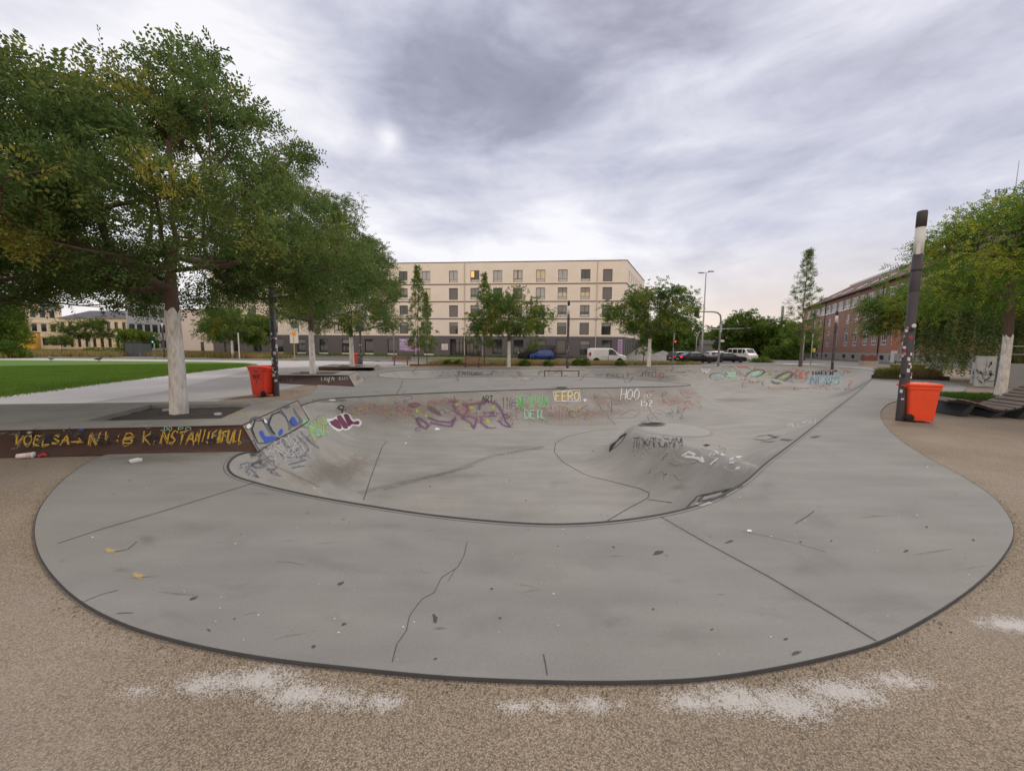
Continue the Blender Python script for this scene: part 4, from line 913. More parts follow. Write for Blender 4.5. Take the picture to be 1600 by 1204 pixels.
def st(pt):
    q_ = [(386, 660), (468, 627), (480, 652), (404, 700)]
    def bil(u, v): # u along, v down
        a = (q_[0][0] + (q_[1][0] - q_[0][0]) * u, q_[0][1] + (q_[1][1] - q_[0][1]) * u); b = (q_[3][0] + (q_[2][0] - q_[3][0]) * u, q_[3][1] + (q_[2][1] - q_[3][1]) * u); return (a[0] + (b[0] - a[0]) * v, a[1] + (b[1] - a[1]) * v)
    def S_(l, w, mi): pt.stroke([bil(*p) for p in l], w, mi, seg=3)
    pt.poly([(320,400),(318,345),(400,315),(470,340),(560,300),(640,235),(730,215),(800,300),(850,370),(760,420),(600,540),(470,620),(410,652),(370,600),(350,500)], 0, **Z4)
    pt.poly([(325,400),(370,350),(430,370),(480,450),(540,530),(560,545),(470,615),(420,648),(385,610),(350,500)], 1, **Z4)
    pt.poly([(510,370),(560,310),(610,295),(660,330),(690,400),(690,480),(600,530),(560,480),(520,430)], 1, **Z4)
    pt.poly([(625,240),(665,250),(700,240),(730,220),(760,300),(800,370),(770,410),(730,350),(700,370),(680,330)], 1, **Z4)
    pt.poly([(410,470),(440,465),(470,520),(530,520),(575,540),(480,592),(450,560),(420,520)], 2, **Z4); pt.poly([(600,470),(632,445),(645,482),(605,522)], 2, **Z4); pt.poly([(715,345),(745,325),(790,400),(755,415)], 2, **Z4)
    for l in ([(.30, .22), (.13, .06), (.02, .30), (.01, .85), (.14, .99)], [(.34, .85), (.33, .4), (.46, .08), (.60, .12)]): S_(l, .02, 3)
    pt.poly([(280,420),(310,400),(325,425),(300,450),(275,440)], 4, **Z4); pt.poly([(450,350),(470,360),(485,390),(465,395)], 4, **Z4)
onledge(lg1, [p_bluew, p_silver, p_blue, p_black, p_white], st, 'silver and blue bubble letters on the sloping end')
onledge(lg1, [p_yelw], lambda pt: (text(pt, 'MSPE', [(358, 645), (392, 641), (390, 649), (350, 653)], .02),), 'faint yellow tag on top')
onledge(lg2, [p_viol, p_whitew, p_yelw], lambda pt: (text(pt, 'LIMK', rect(434, 591, 460, 598), .03, 0), pt.stroke([(456, 593), (480, 592), (500, 590)], .03, 0), text(pt, 'EASEM', rect(502, 589, 522, 595), .03, 1), text(pt, 'KAIS', rect(530, 589, 544, 594), .03, 1), pt.stroke([(512, 592), (514, 598)], .06, 2)), 'faint pink and white tags')
onledge(lg2, [p_bluew], lambda pt: (pt.blob(560, 590, 6, 6, 0, wob=.4),), 'blue smudge on the sloping end')
onledge(lg3, [p_whitew, p_black], lambda pt: (text(pt, 'NOE', rect(522, 574.5, 540, 577), .03, 0), pt.stroke([(560, 575.5), (566, 576)], .06, 0)), 'tiny white tags')
G('paper_litter', [paintmat('paper_white', (.7, .7, .7), 1, .0, .1, .02)], lambda pt: (pt.blob(683, 670, 4, 1.8, 0, wob=.4), pt.blob(634, 692, 2, 1, 0, wob=.4), pt.blob(1171, 829, 4.5, 1.6, 0, wob=.3)))
# ================================================================== trees
m_bark = M_('bark', (.115, .082, .058), rough=.95, var=.35, vscale=9, bump=.9, bscale=22, stretch=(1, 1, .25))
m_lime = M_('lime_wash', (.76, .735, .69), rough=.9, var=.22, vscale=6, var2=.22, v2scale=24, dirt=(.30, .25, .20), dscale=11, damt=.65, bump=1.0, bscale=20, stretch=(1, 1, .3))
m_bark2 = M_('grey_bark', (.12, .10, .085), rough=.95, var=.35, vscale=9, bump=.6, bscale=22)
lf_locust = leafmat('leaf_locust', (.045, .085, .027), (.18, .25, .078), (.30, .28, .06), .70, .6)
lf_small = leafmat('leaf_small_tree', (.050, .100, .028), (.16, .235, .070), (.28, .27, .04), .68, .8)
lf_yellow = leafmat('leaf_yellow_green', (.06, .12, .022), (.17, .27, .05), (.34, .36, .05), .69, .7)
lf_slim = leafmat('leaf_slim_tree', (.06, .12, .028), (.17, .25, .055), (.28, .29, .06), .68, .8)
lf_dark = leafmat('leaf_dense', (.045, .095, .022), (.14, .22, .045), (.16, .20, .03), .7, .5)
lf_willow = leafmat('leaf_willow', (.055, .10, .035), (.15, .22, .07), (.24, .25, .08), .62, .7)
lf_autumn = leafmat('leaf_autumn', (.20, .15, .03), (.34, .25, .04), (.15, .17, .03), .6, .7)
lf_grass = leafmat('grass_blades', (.10, .15, .03), (.27, .27, .08), (.36, .27, .13), .56, .9)
lf_green = leafmat('green_blades', (.05, .12, .02), (.13, .22, .04), (.22, .23, .06), .62, .9)

def sprays(org, dirs, L_=.22, K=8, lw=(.05, .018), droop=.25, g=None):
    """pinnate sprays: N rachises, each with K leaflets; returns V (n*4,3), F"""
    g = g or rng; n = len(org); a = dirs / (np.linalg.norm(dirs, axis=1)[:, None] + 1e-9)
    r = g.normal(size=(n, 3)); b = np.cross(a, r); b /= np.linalg.norm(b, axis=1)[:, None] + 1e-9; c = np.cross(a, b)
    Ls = L_ * g.uniform(.6, 1.25, n); out_ = []
    for k in range(K):
        f = (k + .5) / K; pos = org + a * (Ls * f)[:, None]; pos[:, 2] -= droop * Ls * f * f
        sgn = 1 if k % 2 else -1
        d = b * sgn * .85 + a * .55 + c * g.uniform(-.35, .35, n)[:, None]; d[:, 2] -= .15; d /= np.linalg.norm(d, axis=1)[:, None]
        w = np.cross(d, c); w /= np.linalg.norm(w, axis=1)[:, None] + 1e-9
        l = lw[0] * g.uniform(.7, 1.2, n)[:, None]; ww = lw[1] * g.uniform(.8, 1.2, n)[:, None]
        out_.append(np.stack([pos, pos + d * l * .5 + w * ww, pos + d * l, pos + d * l * .5 - w * ww], 1))
    V = np.concatenate(out_).reshape(-1, 3); F = np.arange(len(V)).reshape(-1, 4); return V, F

def grow(seed, fork, centers, trunk_top, bend=.15, rtip=.006, rexp=.47, step=.35, rmax=.2):
    """connect cluster centres to the nearest piece of skeleton; returns nodes, parents, radii"""
    g = random.Random(seed)
    nodes = [Vector((0, 0, fork))]; par = [-1]; z = fork; p = Vector((0, 0, fork))
    while z < trunk_top:
        z += step; p = Vector((p.x + g.uniform(-.06, .06), p.y + g.uniform(-.06, .06), z)); nodes.append(p); par.append(len(nodes) - 2)
    order = sorted(centers, key=lambda c: (Vector(c) - nodes[0]).length); tips = []
    for c in order:
        c = Vector(c); best = None; bd = 1e9
        for i, q in enumerate(nodes):
            d = (c - q).length + (.9 if c.z < q.z + .05 else 0) + .18 * (q - nodes[0]).length
            if d < bd: bd = d; best = i
        q = nodes[best]; dv_ = c - q; k = max(1, int(dv_.length / step)); perp = Vector((g.uniform(-1, 1), g.uniform(-1, 1), -.8)) * dv_.length * bend; last = best
        for j in range(1, k + 1):
            f = j / k; pp = q + dv_ * f + perp * math.sin(math.pi * f) * .5 + (Vector((g.uniform(-1, 1), g.uniform(-1, 1), g.uniform(-1, 1))) * .035 if j < k else Vector())
            nodes.append(pp); par.append(last); last = len(nodes) - 1
        tips.append(last)
    cnt = [0] * len(nodes)
    for t_ in tips:
        while t_ != -1: cnt[t_] += 1; t_ = par[t_]
    rad = [min(rmax, rtip * max(1, c) ** rexp * 1.6) for c in cnt]
    return nodes, par, rad
def skel_mesh(mb, nodes, par, rad, n=6, minr=0):
    ch = {}
    for i, p in enumerate(par): ch.setdefault(p, []).append(i)
    done = set()
    for i in range(len(nodes)):
        if i in done or (par[i] != -1 and ch[par[i]][0] == i and par[i] in done): pass
    starts = [i for i in range(len(nodes)) if par[i] == -1 or ch[par[i]][0] != i]
    for s_ in starts:
        chain = [s_] if par[s_] == -1 else [par[s_], s_]; i = s_
        while i in ch: i = ch[i][0]; chain.append(i)
        if len(chain) < 2: continue
        r = [rad[j] for j in chain]
        if par[s_] != -1: r[0] = rad[s_]
        if max(r) < minr: continue
        mb.tube([nodes[j] for j in chain], r, n if r[0] > .03 else 4, cap=False)

def envelope(seed, N, cz, rx, rz, ztop_bias=0, shape='round', lo=.35, ry=None):
    g = np.random.default_rng(seed); c = []
    tries = 0
    while len(c) < N and tries < 20000:
        tries += 1
        u = g.normal(size=3); u /= np.linalg.norm(u); r = g.uniform(lo, 1) ** .6
        lump = 1 + .16 * math.sin(u[0] * 5 + seed) + .14 * math.sin(u[1] * 6 + seed * 2) + .12 * math.sin(u[2] * 7 + seed)
        p = np.array([u[0] * rx * r * lump, u[1] * (ry or rx) * r * lump, cz + u[2] * rz * r * lump])
        if u[2] < 0:
            a = math.atan2(u[1], u[0]); rr = math.sqrt(g.uniform(.12, 1)) * lump; p = np.array([math.cos(a) * rx * rr, math.sin(a) * (ry or rx) * rr, cz - rz * g.uniform(0, .82)])
        c.append(p)
    return np.array(c)

SIL = np.array([(-900, 0), (-400, 5), (0, 62), (60, 28), (110, 84), (150, 70), (230, 55), (300, 20), (370, 80), (418, 140), (445, 185), (515, 228), (553, 288), (592, 362), (628, 420), (652, 475), (662, 900)], float)
SIR = np.array([(1380, 900), (1385, 480), (1395, 400), (1440, 350), (1500, 322), (1560, 300), (1700, 250), (2200, 200)], float)
def project(p):
    v = CROT.transposed() @ (Vector(p) - Vector((0, 0, CAM_H)))
    return (800 + FPX * v.x / -v.z, 602 - FPX * v.y / -v.z, -v.z) if v.z < -.3 else None
def keep(centers, base, sil, marg=.52):
    """drop the clusters that would rise above the crown outline the photograph shows"""
    out_ = []
    for c in centers:
        q = project(Vector(base) + Vector(c))
        if q is None: continue
        m = marg * FPX / q[2]
        if all(q[1] - m * .8 > np.interp(q[0] + dx, sil[:, 0], sil[:, 1]) for dx in (-m * .7, 0, m * .7)): out_.append(c)
    return np.array(out_)
def crown_mesh(name, seed, centers, sp, rad, mat, L_=.24, K=8, lw=(.055, .018), droop=.3, flat=.7, outc=None):
    g = np.random.default_rng(seed); n = len(centers); idx = g.integers(0, n, sp)
    off = np.clip(g.normal(size=(sp, 3)), -1.5, 1.5) * rad * np.array([1, 1, flat]) * .55
    sz = g.uniform(.55, 1.3, n)[idx][:, None]; org = centers[idx] + off * sz
    cen_ = np.array([0, 0, centers[:, 2].mean() - 1.0]) if outc is None else outc
    d = (org - cen_); d /= np.linalg.norm(d, axis=1)[:, None] + 1e-9; d = d + g.normal(size=(sp, 3)) * .75
    V, F = sprays(org, d, L_, K, lw, droop, g); return mesh_np(name, V, F, mat)

def tree(name, label, loc, trunk_h, fork_r, base_r, centers, trunk_top, crown, seed=1, wash=2.4, group=None, cat='tree', rmax=.17, bark=None, rz=0, lean=(0, 0), minr=0, bend=.15, step=.35):
    th = thing(name, label, cat, loc, rz, group)
    nodes, par, rad = grow(seed, trunk_h, centers, trunk_top, rmax=rmax, bend=bend, step=step)
    rad[0] = fork_r
    mb = MB(); mb.smooth = True; g = random.Random(seed)
    K = 9; prof = []
    for i in range(K + 1):
        f = i / K; z = trunk_h * f; prof.append((Vector((lean[0] * f * (1 - f) * 4 + g.uniform(-.006, .006), lean[1] * f * (1 - f) * 4, z - (.05 if i == 0 else 0))), base_r * (1.13 - .12 * min(1, f * 5)) if f < .2 else base_r + (fork_r - base_r) * (f - .2) / .8))
    mb.tube([p for p, r in prof], [r for p, r in prof], 14, cap=False)
    nt_ = len(mb.v)
    mb.v = [(x * (1 + .06 * math.sin(5 * math.atan2(y, x) + z * 1.3)) , y * (1 + .06 * math.sin(5 * math.atan2(y, x) + z * 1.3)), z) for x, y, z in mb.v]
    skel_mesh(mb, nodes, par, rad, 7, minr)
    mb.build('trunk', bark or m_bark, th)
    if wash:
        wb = MB(); wb.smooth = True; pts_ = []; rr = []
        for i in range(13):
            z = wash * i / 12 - .01; f = max(0, z / trunk_h)
            for (p0, r0), (p1, r1) in zip(prof, prof[1:]):
                if p0.z <= z <= p1.z: u = (z - p0.z) / (p1.z - p0.z); pts_.append(p0.lerp(p1, u)); rr.append(r0 + (r1 - r0) * u + .004); break
        wb.tube(pts_, rr, 14, cap=False); k_ = len(wb.v); wb.v = [(x * (1 + .06 * math.sin(5 * math.atan2(y, x) + z * 1.3)), y * (1 + .06 * math.sin(5 * math.atan2(y, x) + z * 1.3)), z + (.05 * math.sin(4 * math.atan2(y, x) + seed) + .03 * math.sin(9 * math.atan2(y, x)) if i >= k_ - 14 else 0)) for i, (x, y, z) in enumerate(wb.v)]; wb.build('lime_wash', m_lime, th)
    linkobj('crown', crown, th)
    return th

# ---- big locusts by the first ledge
TG = 'white-trunked locust trees along the ledges'
c1c = envelope(5, 300, 4.75, 3.6, 2.55, lo=.3)
g_ = np.random.default_rng(3); lowc = np.array([[r_ * math.cos(a), r_ * math.sin(a), 2.75 + .10 * r_ + g_.uniform(-.1, .7)] for a, r_ in zip(g_.uniform(0, 6.28, 70), 3.9 * np.sqrt(g_.uniform(.12, 1, 70)))])
c1c = np.concatenate([c1c, lowc, [[0.5, .6, 7.2], [.9, .2, 7.5], [-.6, .4, 7.1], [1.6, .8, 6.8], [-2.9, -.3, 6.6], [2.9, 1.0, 5.9], [3.4, .8, 5.1]]])
p1 = P(280, 646, .25); c1c = keep(c1c, p1, SIL)
crA = crown_mesh('crown_big', 21, c1c, 17500, .42, lf_locust, .31, 9, (.072, .0185))
p1 = P(280, 646, .25)
T1 = tree('locust_tree', 'big locust tree with a white-painted trunk growing from the large rusty ledge', p1, 2.55, .115, .138, c1c, 5.0, crA, 5, 2.13, TG, rmax=.085, lean=(.03, 0))
c2c = envelope(9, 260, 4.7, 3.9, 2.7, lo=.3)
c2c = np.concatenate([c2c, lowc]); c2c = keep(c2c, (-11.9, 7.4, 0), SIL)
crB = crown_mesh('crown_big_b', 22, c2c, 17500, .44, lf_locust, .31, 9, (.072, .0185))
T0 = tree('locust_tree', 'locust tree at the left edge of the photo with only its overhanging crown in view', (-11.9, 7.4, -.01), 2.6, .15, .17, c2c, 5.0, crB, 9, 2.1, TG, rmax=.1)
# tree on the second ledge: taller
c3c = envelope(13, 210, 6.2, 4.2, 3.9, lo=.35)
p2 = P(489, 583.5, .27); c3c = keep(c3c, p2, SIL, .6)
crC = crown_mesh('crown_tall', 23, c3c, 13500, .56, lf_locust, .38, 8, (.080, .022))
p2 = P(489, 583.5, .27)
T2 = tree('locust_tree', 'tall locust tree with slender white trunk on the middle-sized ledge behind the left bin', p2, 2.75, .12, .135, c3c, 6.5, crC, 13, 2.2, TG, rmax=.085)
p3 = P(550, 571.8, .2)
c4c = envelope(17, 170, 6.0, 4.4, 3.9, lo=.35)
p3 = P(550, 571.8, .2); c4c = keep(c4c, p3, SIL, .7)
crD = crown_mesh('crown_far', 24, c4c, 9500, .68, lf_locust, .44, 7, (.11, .032))
T3 = tree('locust_tree', 'locust tree with a thin white trunk on the small far ledge', p3, 2.7, .14, .16, c4c, 6.3, crD, 17, 2.25, TG, rmax=.1)
# right tree over the lounger
c5c = envelope(31, 190, 4.9, 3.35, 2.35, lo=.3) + [.5, 0, 0]
p5 = P(1561, 622, .25); c5c = keep(c5c, p5, SIR)
crE = crown_mesh('crown_right', 25, c5c, 17000, .75, lf_yellow, .26, 8, (.062, .019))
p5 = P(1561, 622, .25)
T5 = tree('locust_tree', 'yellow-green locust tree with a white trunk beside the wooden lounger', p5, 2.5, .10, .115, c5c, 5.0, crE, 31, 1.95, 'locust trees with white trunks on the right', rmax=.1, lean=(.05, 0))
c6c = envelope(37, 70, 4.3, 1.8, 1.7, lo=.3) + [-.6, 0, 0]
crF = crown_mesh('crown_mid', 26, c6c, 5000, .8, lf_small, .34, 6, (.10, .032))
T6 = tree('locust_tree', 'darker green tree behind the right lamp post with a low crown', PD(1418, 583, 26), 2.3, .1, .12, c6c, 4.5, crF, 37, 2.0, 'locust trees with white trunks on the right', rmax=.07)
T6.location.z = 0
# ---- small round trees along the street
SG = 'small round trees along the far side of the park'
c7c = envelope(41, 80, 4.75, 3.3, 1.9, lo=.25)
crG = crown_mesh('crown_street', 27, c7c, 4000, .85, lf_small, .36, 6, (.14, .045))
def street_tree(label, px, py, sc=1.0, rz=0, first=[None]):
    p = P(px, py, 0)
    if first[0] is None:
        first[0] = tree('round_tree', label, p, 2.6, .12, .16, c7c, 4.6, crG, 41, 2.35, SG, rmax=.09, rz=rz); first[0].scale = (sc,) * 3; return first[0]
    return dup(first[0], p, rz, label, sc)
street_tree('round tree with white trunk standing just left of the blue hatchback', 795, 573, 1.0, 0.4)
street_tree('round tree with white trunk to the right of the white van', 1013.5, 572.6, 1.18, 2.2)
street_tree('round tree with white trunk in the tall grass behind the left orange bin', 364, 559.5, 1.05, 1.1)
street_tree('round tree with a white trunk beside the small grey bin by the lawn', 141, 552.6, 1.0, 4.0)
street_tree('round tree with leaning white trunk left of the small grey bin by the lawn', 97, 551.5, .55, 5.0)
# ---- slim young trees
def slim_centers(seed, H, r0, N=70):
    g = np.random.default_rng(seed); c = []
    for i in range(N):
        f = ((i + .5) / N) ** 1.25; z = 2.2 + (H - 2.2) * f; r = r0 * (1 - f) ** .95 * g.uniform(.25, 1) ** .8 * (1 + .3 * math.sin(i * .9)) + .05; a = i * 2.4
        c.append((r * math.cos(a), r * math.sin(a), z + .25 * r))
    return np.array(c)
s1c = slim_centers(1, 11.5, 1.9, 60); crS = crown_mesh('crown_slim', 28, s1c, 1150, .36, lf_slim, .40, 6, (.15, .045), flat=.9, droop=.1)
YG = 'slim young trees with open pointed crowns'
y1 = tree('slim_tree', 'slim pointed young tree standing to the right of the first bench', P(654, 571.3), 2.2, .055, .075, s1c, 11.2, crS, 3, 0, YG, rmax=.06, bark=m_bark2, bend=.05)
y1.scale = (.72, .72, .78)
dup(y1, P(667, 568.5), 1.3, 'slimmer pale young tree just behind and right of the pointed one', (.6, .6, .62))
dup(y1, P(757, 571), 2.6, 'tall thin tree rising above the round tree beside the second bench', (.72, .72, .76))
dup(y1, P(834, 562.5), 3.6, 'thin sparse tree between the blue car and the dark lamp post', (.65, .65, .62))
dup(y1, P(1005, 571), 4.4, 'dark thin tree trunk just left of the round tree by the white van', (.6, .6, .52))
s2c = slim_centers(6, 12.5, 2.2, 85); crS2 = crown_mesh('crown_conifer', 29, s2c, 2300, .34, lf_slim, .42, 6, (.12, .030), flat=.5, droop=.0)
p_ = PD(1250, 571.5, 43); p_.z = 0
tree('slim_tree', 'tall open slender tree standing in front of the brick building corner', p_, 3.6, .11, .15, s2c, 12.4, crS2, 6, 0, YG, rmax=.1, bark=m_bark2, bend=.05)
# ---- far dense trees beyond the crossing
DG = 'dense trees beyond the crossing'
d1c = envelope(51, 110, 5.6, 4.4, 3.6, lo=.3); crH = crown_mesh('crown_dense', 30, d1c, 7000, 1.15, lf_dark, .55, 6, (.26, .09))
dn = None
for i, (px, Y, sc, lab) in enumerate([(1035, 82, 1.15, 'dense dark tree directly behind the red traffic light'), (1062, 100, 1.0, 'dense tree left of the tall street lamp'), (1090, 125, 1.0, 'rounded tree behind the tall street lamp'), (1112, 112, .95, 'tree behind the traffic signal arm'),
                                      (1143, 92, 1.12, 'large tree right of the signal mast above the black cars'), (1168, 88, 1.2, 'large tree above the white camper van'), (1193, 96, 1.1, 'tree left of the underpass'), (1218, 84, .95, 'low tree above the underpass mouth'),
                                      (1240, 78, .82, 'low tree left of the brick building'), (1075, 135, .9, 'small distant tree between lamp and signal'), (1020, 105, .9, 'dark tree behind the round tree by the van'), (1230, 105, 1.0, 'tree behind the slim tree at the brick corner')]):
    p = PD(px, 548, Y); p.z = 0
    sc *= .84
    if dn is None: dn = tree('leafy_tree', lab, p, 2.2, .2, .25, d1c, 6.2, crH, 51, 0, DG, rmax=.16, bark=m_bark2); dn.scale = (sc,) * 3
    else: dup(dn, p, i * 1.7, lab, sc)
# ---- trees along the left street
AG = 'trees in front of the left buildings'
a1c = envelope(61, 70, 5.2, 2.5, 2.8, lo=.25); crI = crown_mesh('crown_yellowing', 32, a1c, 3600, .9, lf_yellow, .5, 5, (.20, .07))
at = tree('yellowing_tree', 'yellowing tree in front of the yellow shopfront at the left edge', PD(8, 548, 62), 2.2, .12, .15, a1c, 5.6, crI, 61, 0, AG, rmax=.1, bark=m_bark2); at.location.z = 0
for i, (px, Y, sc, lab) in enumerate([(24, 66, .7, 'second yellowing tree beside the yellow shopfront'), (-40, 60, 1.0, 'yellowing tree at the far left behind the clipped hedge'), (205, 62, .55, 'thin yellow-green tree before the grey building'), (352, 60, .95, 'yellow-green tree between the white wall and the dark plinth'),
                                      (405, 58, .8, 'pale yellow-green tree left of the second post'), (232, 64, .5, 'slight tree beside the green traffic light')]):
    p = PD(px, 548, Y); p.z = 0; dup(at, p, i * 2.1, lab, sc)
# ---- weeping willow
wg = np.random.default_rng(77); oV = []; oD = []; wil = thing('weeping_willow', 'weeping willow whose long strands hang behind the lounger', 'tree', (0, 0, 0)); wp = PD(1592, 560, 22); wp.z = 0; wil.location = wp
st_ = MB(); st_.smooth = True; st_.tube([(0, 0, -.1), (.1, 0, 1.5), (0, .1, 3.2), (.2, 0, 5)], [.38, .3, .24, .12], 12)
for k in range(60):
    a = wg.uniform(0, 2 * math.pi); r = wg.uniform(1.2, 4.6); z0 = 6.6 - .045 * r * r + wg.uniform(-.6, .6)
    if k < 26: st_.tube([(0, 0, 3.0 + k * .06), (r * .45 * math.cos(a), r * .45 * math.sin(a), 5.2), (r * math.cos(a), r * math.sin(a), z0)], [.09, .05, .015], 5)
st_.build('trunk', m_bark2, wil)
for k in range(1050):
    a = wg.uniform(0, 2 * math.pi); r = 4.1 * math.sqrt(wg.uniform(.05, 1)); z0 = 6.9 - .05 * r * r + wg.uniform(-.7, .5); z1 = max(.6, z0 - wg.uniform(2.0, 6.0)) if r > 2 else z0 - 2
    zs = np.arange(z1, z0, .16); t_ = (z0 - zs) / 5; dx = .35 * np.sin(t_ * 2 + k) * .4
    oV.append(np.stack([r * math.cos(a) * (1 + .10 * np.sqrt(t_)) + dx, r * math.sin(a) * (1 + .10 * np.sqrt(t_)) + dx, zs], 1)); oD.append(np.stack([wg.normal(size=len(zs)) * .25, wg.normal(size=len(zs)) * .25, -np.ones(len(zs))], 1))
V, F = sprays(np.concatenate(oV), np.concatenate(oD),   .20, 3, (.17, .030), 0, wg); linkobj('crown', mesh_np('willow_strands', V, F, lf_willow), wil)

# ---- grass tufts, hedges, shrubs
def blades(name, pts, h, per, mat, spread=.18, w=.012, lean=.35, g=None):
    g = g or np.random.default_rng(5); pts = np.asarray(pts, float); n = len(pts) * per; base = np.repeat(pts, per, 0) + np.column_stack([g.normal(size=(n, 2)) * spread, np.zeros(n)])
    hh = h * g.uniform(.5, 1.15, n); a = g.uniform(0, 2 * np.pi, n); d = np.stack([np.cos(a), np.sin(a), np.zeros(n)], 1); sd_ = np.stack([-np.sin(a), np.cos(a), np.zeros(n)], 1) * w
    ln = (g.uniform(.1, 1, n) * lean * hh)[:, None]; mid = base + d * ln * .35 + np.array([0, 0, 1]) * hh[:, None] * .6; tip = base + d * ln + np.array([0, 0, 1]) * hh[:, None]
    V = np.stack([base - sd_, base + sd_, mid + sd_ * .8, mid - sd_ * .8, mid - sd_ * .8, mid + sd_ * .8, tip + sd_ * .1, tip - sd_ * .1], 1).reshape(-1, 3)
    return mesh_np(name, V, np.arange(len(V)).reshape(-1, 4), mat)
def scatter(poly, n, seed, z=0):
    g = np.random.default_rng(seed); poly = np.array(poly); lo = poly.min(0); hi = poly.max(0); p = g.uniform(lo, hi, (n * 4, 2)); p = p[in_poly(p[:, 0], p[:, 1], poly)][:n]; return np.column_stack([p, np.full(len(p), z)])
bed = [tuple(P(*a)[:2]) for a in ((668, 570.2), (1050, 570.2))] + [(23.3, 46.2), (-8.5, 47.7)]
tag(linkobj('tall_grass', blades('bed_grass', scatter(bed, 900, 3), .42, 22, lf_grass, .3, .022, .6)), kind='stuff')
lg_ = [(-60, 38), (-44, 46.5), (-26.5, 46.5), (-24, 44), (-33, 41.5), (-42, 40.5), (-50, 37)]
lg_ = [tuple(P(*a)[:2]) for a in ((-60, 562), (60, 557.5), (180, 558.5), (200, 556), (420, 561), (455, 560), (420, 556.5), (180, 550.5), (-60, 552))]
tag(linkobj('tall_grass', blades('left_grass', scatter(lg_, 2600, 4), .8, 26, lf_grass, .4, .03, .5)), kind='stuff')
tag(linkobj('verge_grass', blades('verge_blades', scatter([(-50, 66.8), (19, 65.2), (18, 66.2), (-50, 72)], 900, 6, .15), .35, 16, lf_green, .5, .04, .6)), kind='stuff')
lf_lawn = leafmat('lawn_blade_green', (.10, .18, .03), (.15, .245, .045))
lw_ = [(x, y) for x, y in lawn if x > -70]
tag(linkobj('lawn_blades', blades('lawn_blades', scatter([tuple(P(*a)[:2]) for a in ((-60, 630), (0, 620), (200, 594), (330, 578.5), (396, 571.5), (380, 568), (250, 568.5), (0, 572), (-60, 574))], 26000, 8, -.01), .055, 5, lf_lawn, .16, .012, .7)), kind='stuff')
def shrub(label, loc, rx, ry, h, n, mat=lf_green, name='shrub', cat='shrub', seed=1, boxy=False, group=None, lw=(.10, .03)):
    g = np.random.default_rng(seed); th = thing(name, label, cat, loc, group=group)
    if boxy: c = g.uniform(-1, 1, (n, 3)); ax = g.integers(0, 3, n); c[np.arange(n), ax] = np.sign(c[np.arange(n), ax]) * g.uniform(.86, 1, n); c = c * [rx, ry, h / 2] + [0, 0, h / 2]
    else:
        u = g.normal(size=(n, 3)); u /= np.linalg.norm(u, axis=1)[:, None]; u[:, 2] = abs(u[:, 2]); r = g.uniform(.45, 1, n)[:, None] * (1 + .15 * np.sin(u[:, :1] * 7)); c = u * r * [rx, ry, h]
    V, F = sprays(c, g.normal(size=(n, 3)) + [0, 0, .6], .16, 5, lw, .2, g); linkobj('foliage', mesh_np('foliage', V, F, mat), th)
    m = MB(); m.tube([(0, 0, -.02), (0, 0, h * .6)], [.03, .015], 6); m.tube([(0, 0, .05), (rx * .4, 0, h * .6)], [.02, .01], 5); m.tube([(0, 0, .05), (-rx * .4, .1, h * .6)], [.02, .01], 5); m.build('stems', m_bark2, th); return th
pp = PD(6, 556, 47); pp.z = 0; shrub('large rounded clipped hedge at the left edge beyond the lawn', pp, 3.2, 1.8, 2.0, 3500, lf_dark, 'hedge', 'hedge', 3, lw=(.14, .05))
pp = PD(170, 551, 62); pp.z = 0; shrub('low square-cut hedge before the long cream wall', pp, 3.4, .8, 1.2, 1800, lf_green, 'hedge', 'hedge', 4, True)
for i, (px, py, r_, h_, lab) in enumerate([(700, 571, .5, .55, 'round green tuft right of the first bench'), (820, 571.5, .6, .6, 'green tuft beside the white trunk at the second bench'), (857, 571.5, .5, .5, 'small green tuft left of the dark lamp post'), (902, 571, .55, .65, 'pale green tuft right of the dark lamp post'), (913, 571, .7, .7, 'broader green tuft in front of the white van'),
                                           (970, 571, .6, .45, 'low green tuft under the nose of the white van'), (1190, 566, 1.7, .8, 'wide green shrub in front of the white camper van'), (716, 570.8, .6, .5, 'low tuft left of the second bench')]):
    shrub(lab, P(px, py), r_, r_ * .7, h_, int(500 * r_ + 300), lf_green, 'grass_tuft', 'shrub', 20 + i, group='tufts in the planting bed')
pp = PD(1222, 551, 75); pp.z = 0; shrub('dark bushes at the mouth of the underpass', pp, 4.0, 2.0, 3.2, 3000, lf_dark, 'bush', 'bush', 44, lw=(.2, .07))
# ================================================================== buildings
m_cream = M_('render_cream', (.82, .735, .64), rough=.9, var=.06, vscale=.5, var2=.04, v2scale=20, dirt=(.72, .62, .51), dscale=.35, damt=.5)
m_plinth = M_('render_dark_grey', (.135, .125, .13), rough=.9, var=.10, vscale=.7)
m_band = M_('band_brown', (.13, .10, .085), rough=.8)
m_frame = M_('frame_dark', (.035, .03, .028), rough=.5)
m_wframe = M_('frame_white', (.66, .66, .66), rough=.5)
m_glass = M_('window_glass', (.03, .035, .04), rough=.06, spec=.9, metal=.25)
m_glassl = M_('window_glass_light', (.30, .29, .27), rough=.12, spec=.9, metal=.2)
m_shut = M_('roller_shutter', (.20, .19, .185), rough=.6, var=.1, vscale=2)
m_shutl = M_('roller_shutter_pale', (.30, .29, .28), rough=.6, var=.1, vscale=2)
m_curt = M_('curtain', (.52, .50, .46), rough=.9)
m_lit = M_('lit_room', (.75, .45, .18), rough=.9, emit=(1.0, .55, .18), estr=.55)
m_metal = M_('grey_metal', (.30, .31, .32), rough=.45, metal=.5)
m_brick = M_('red_brick', (.30, .125, .085), rough=.9, var=.18, vscale=.8)
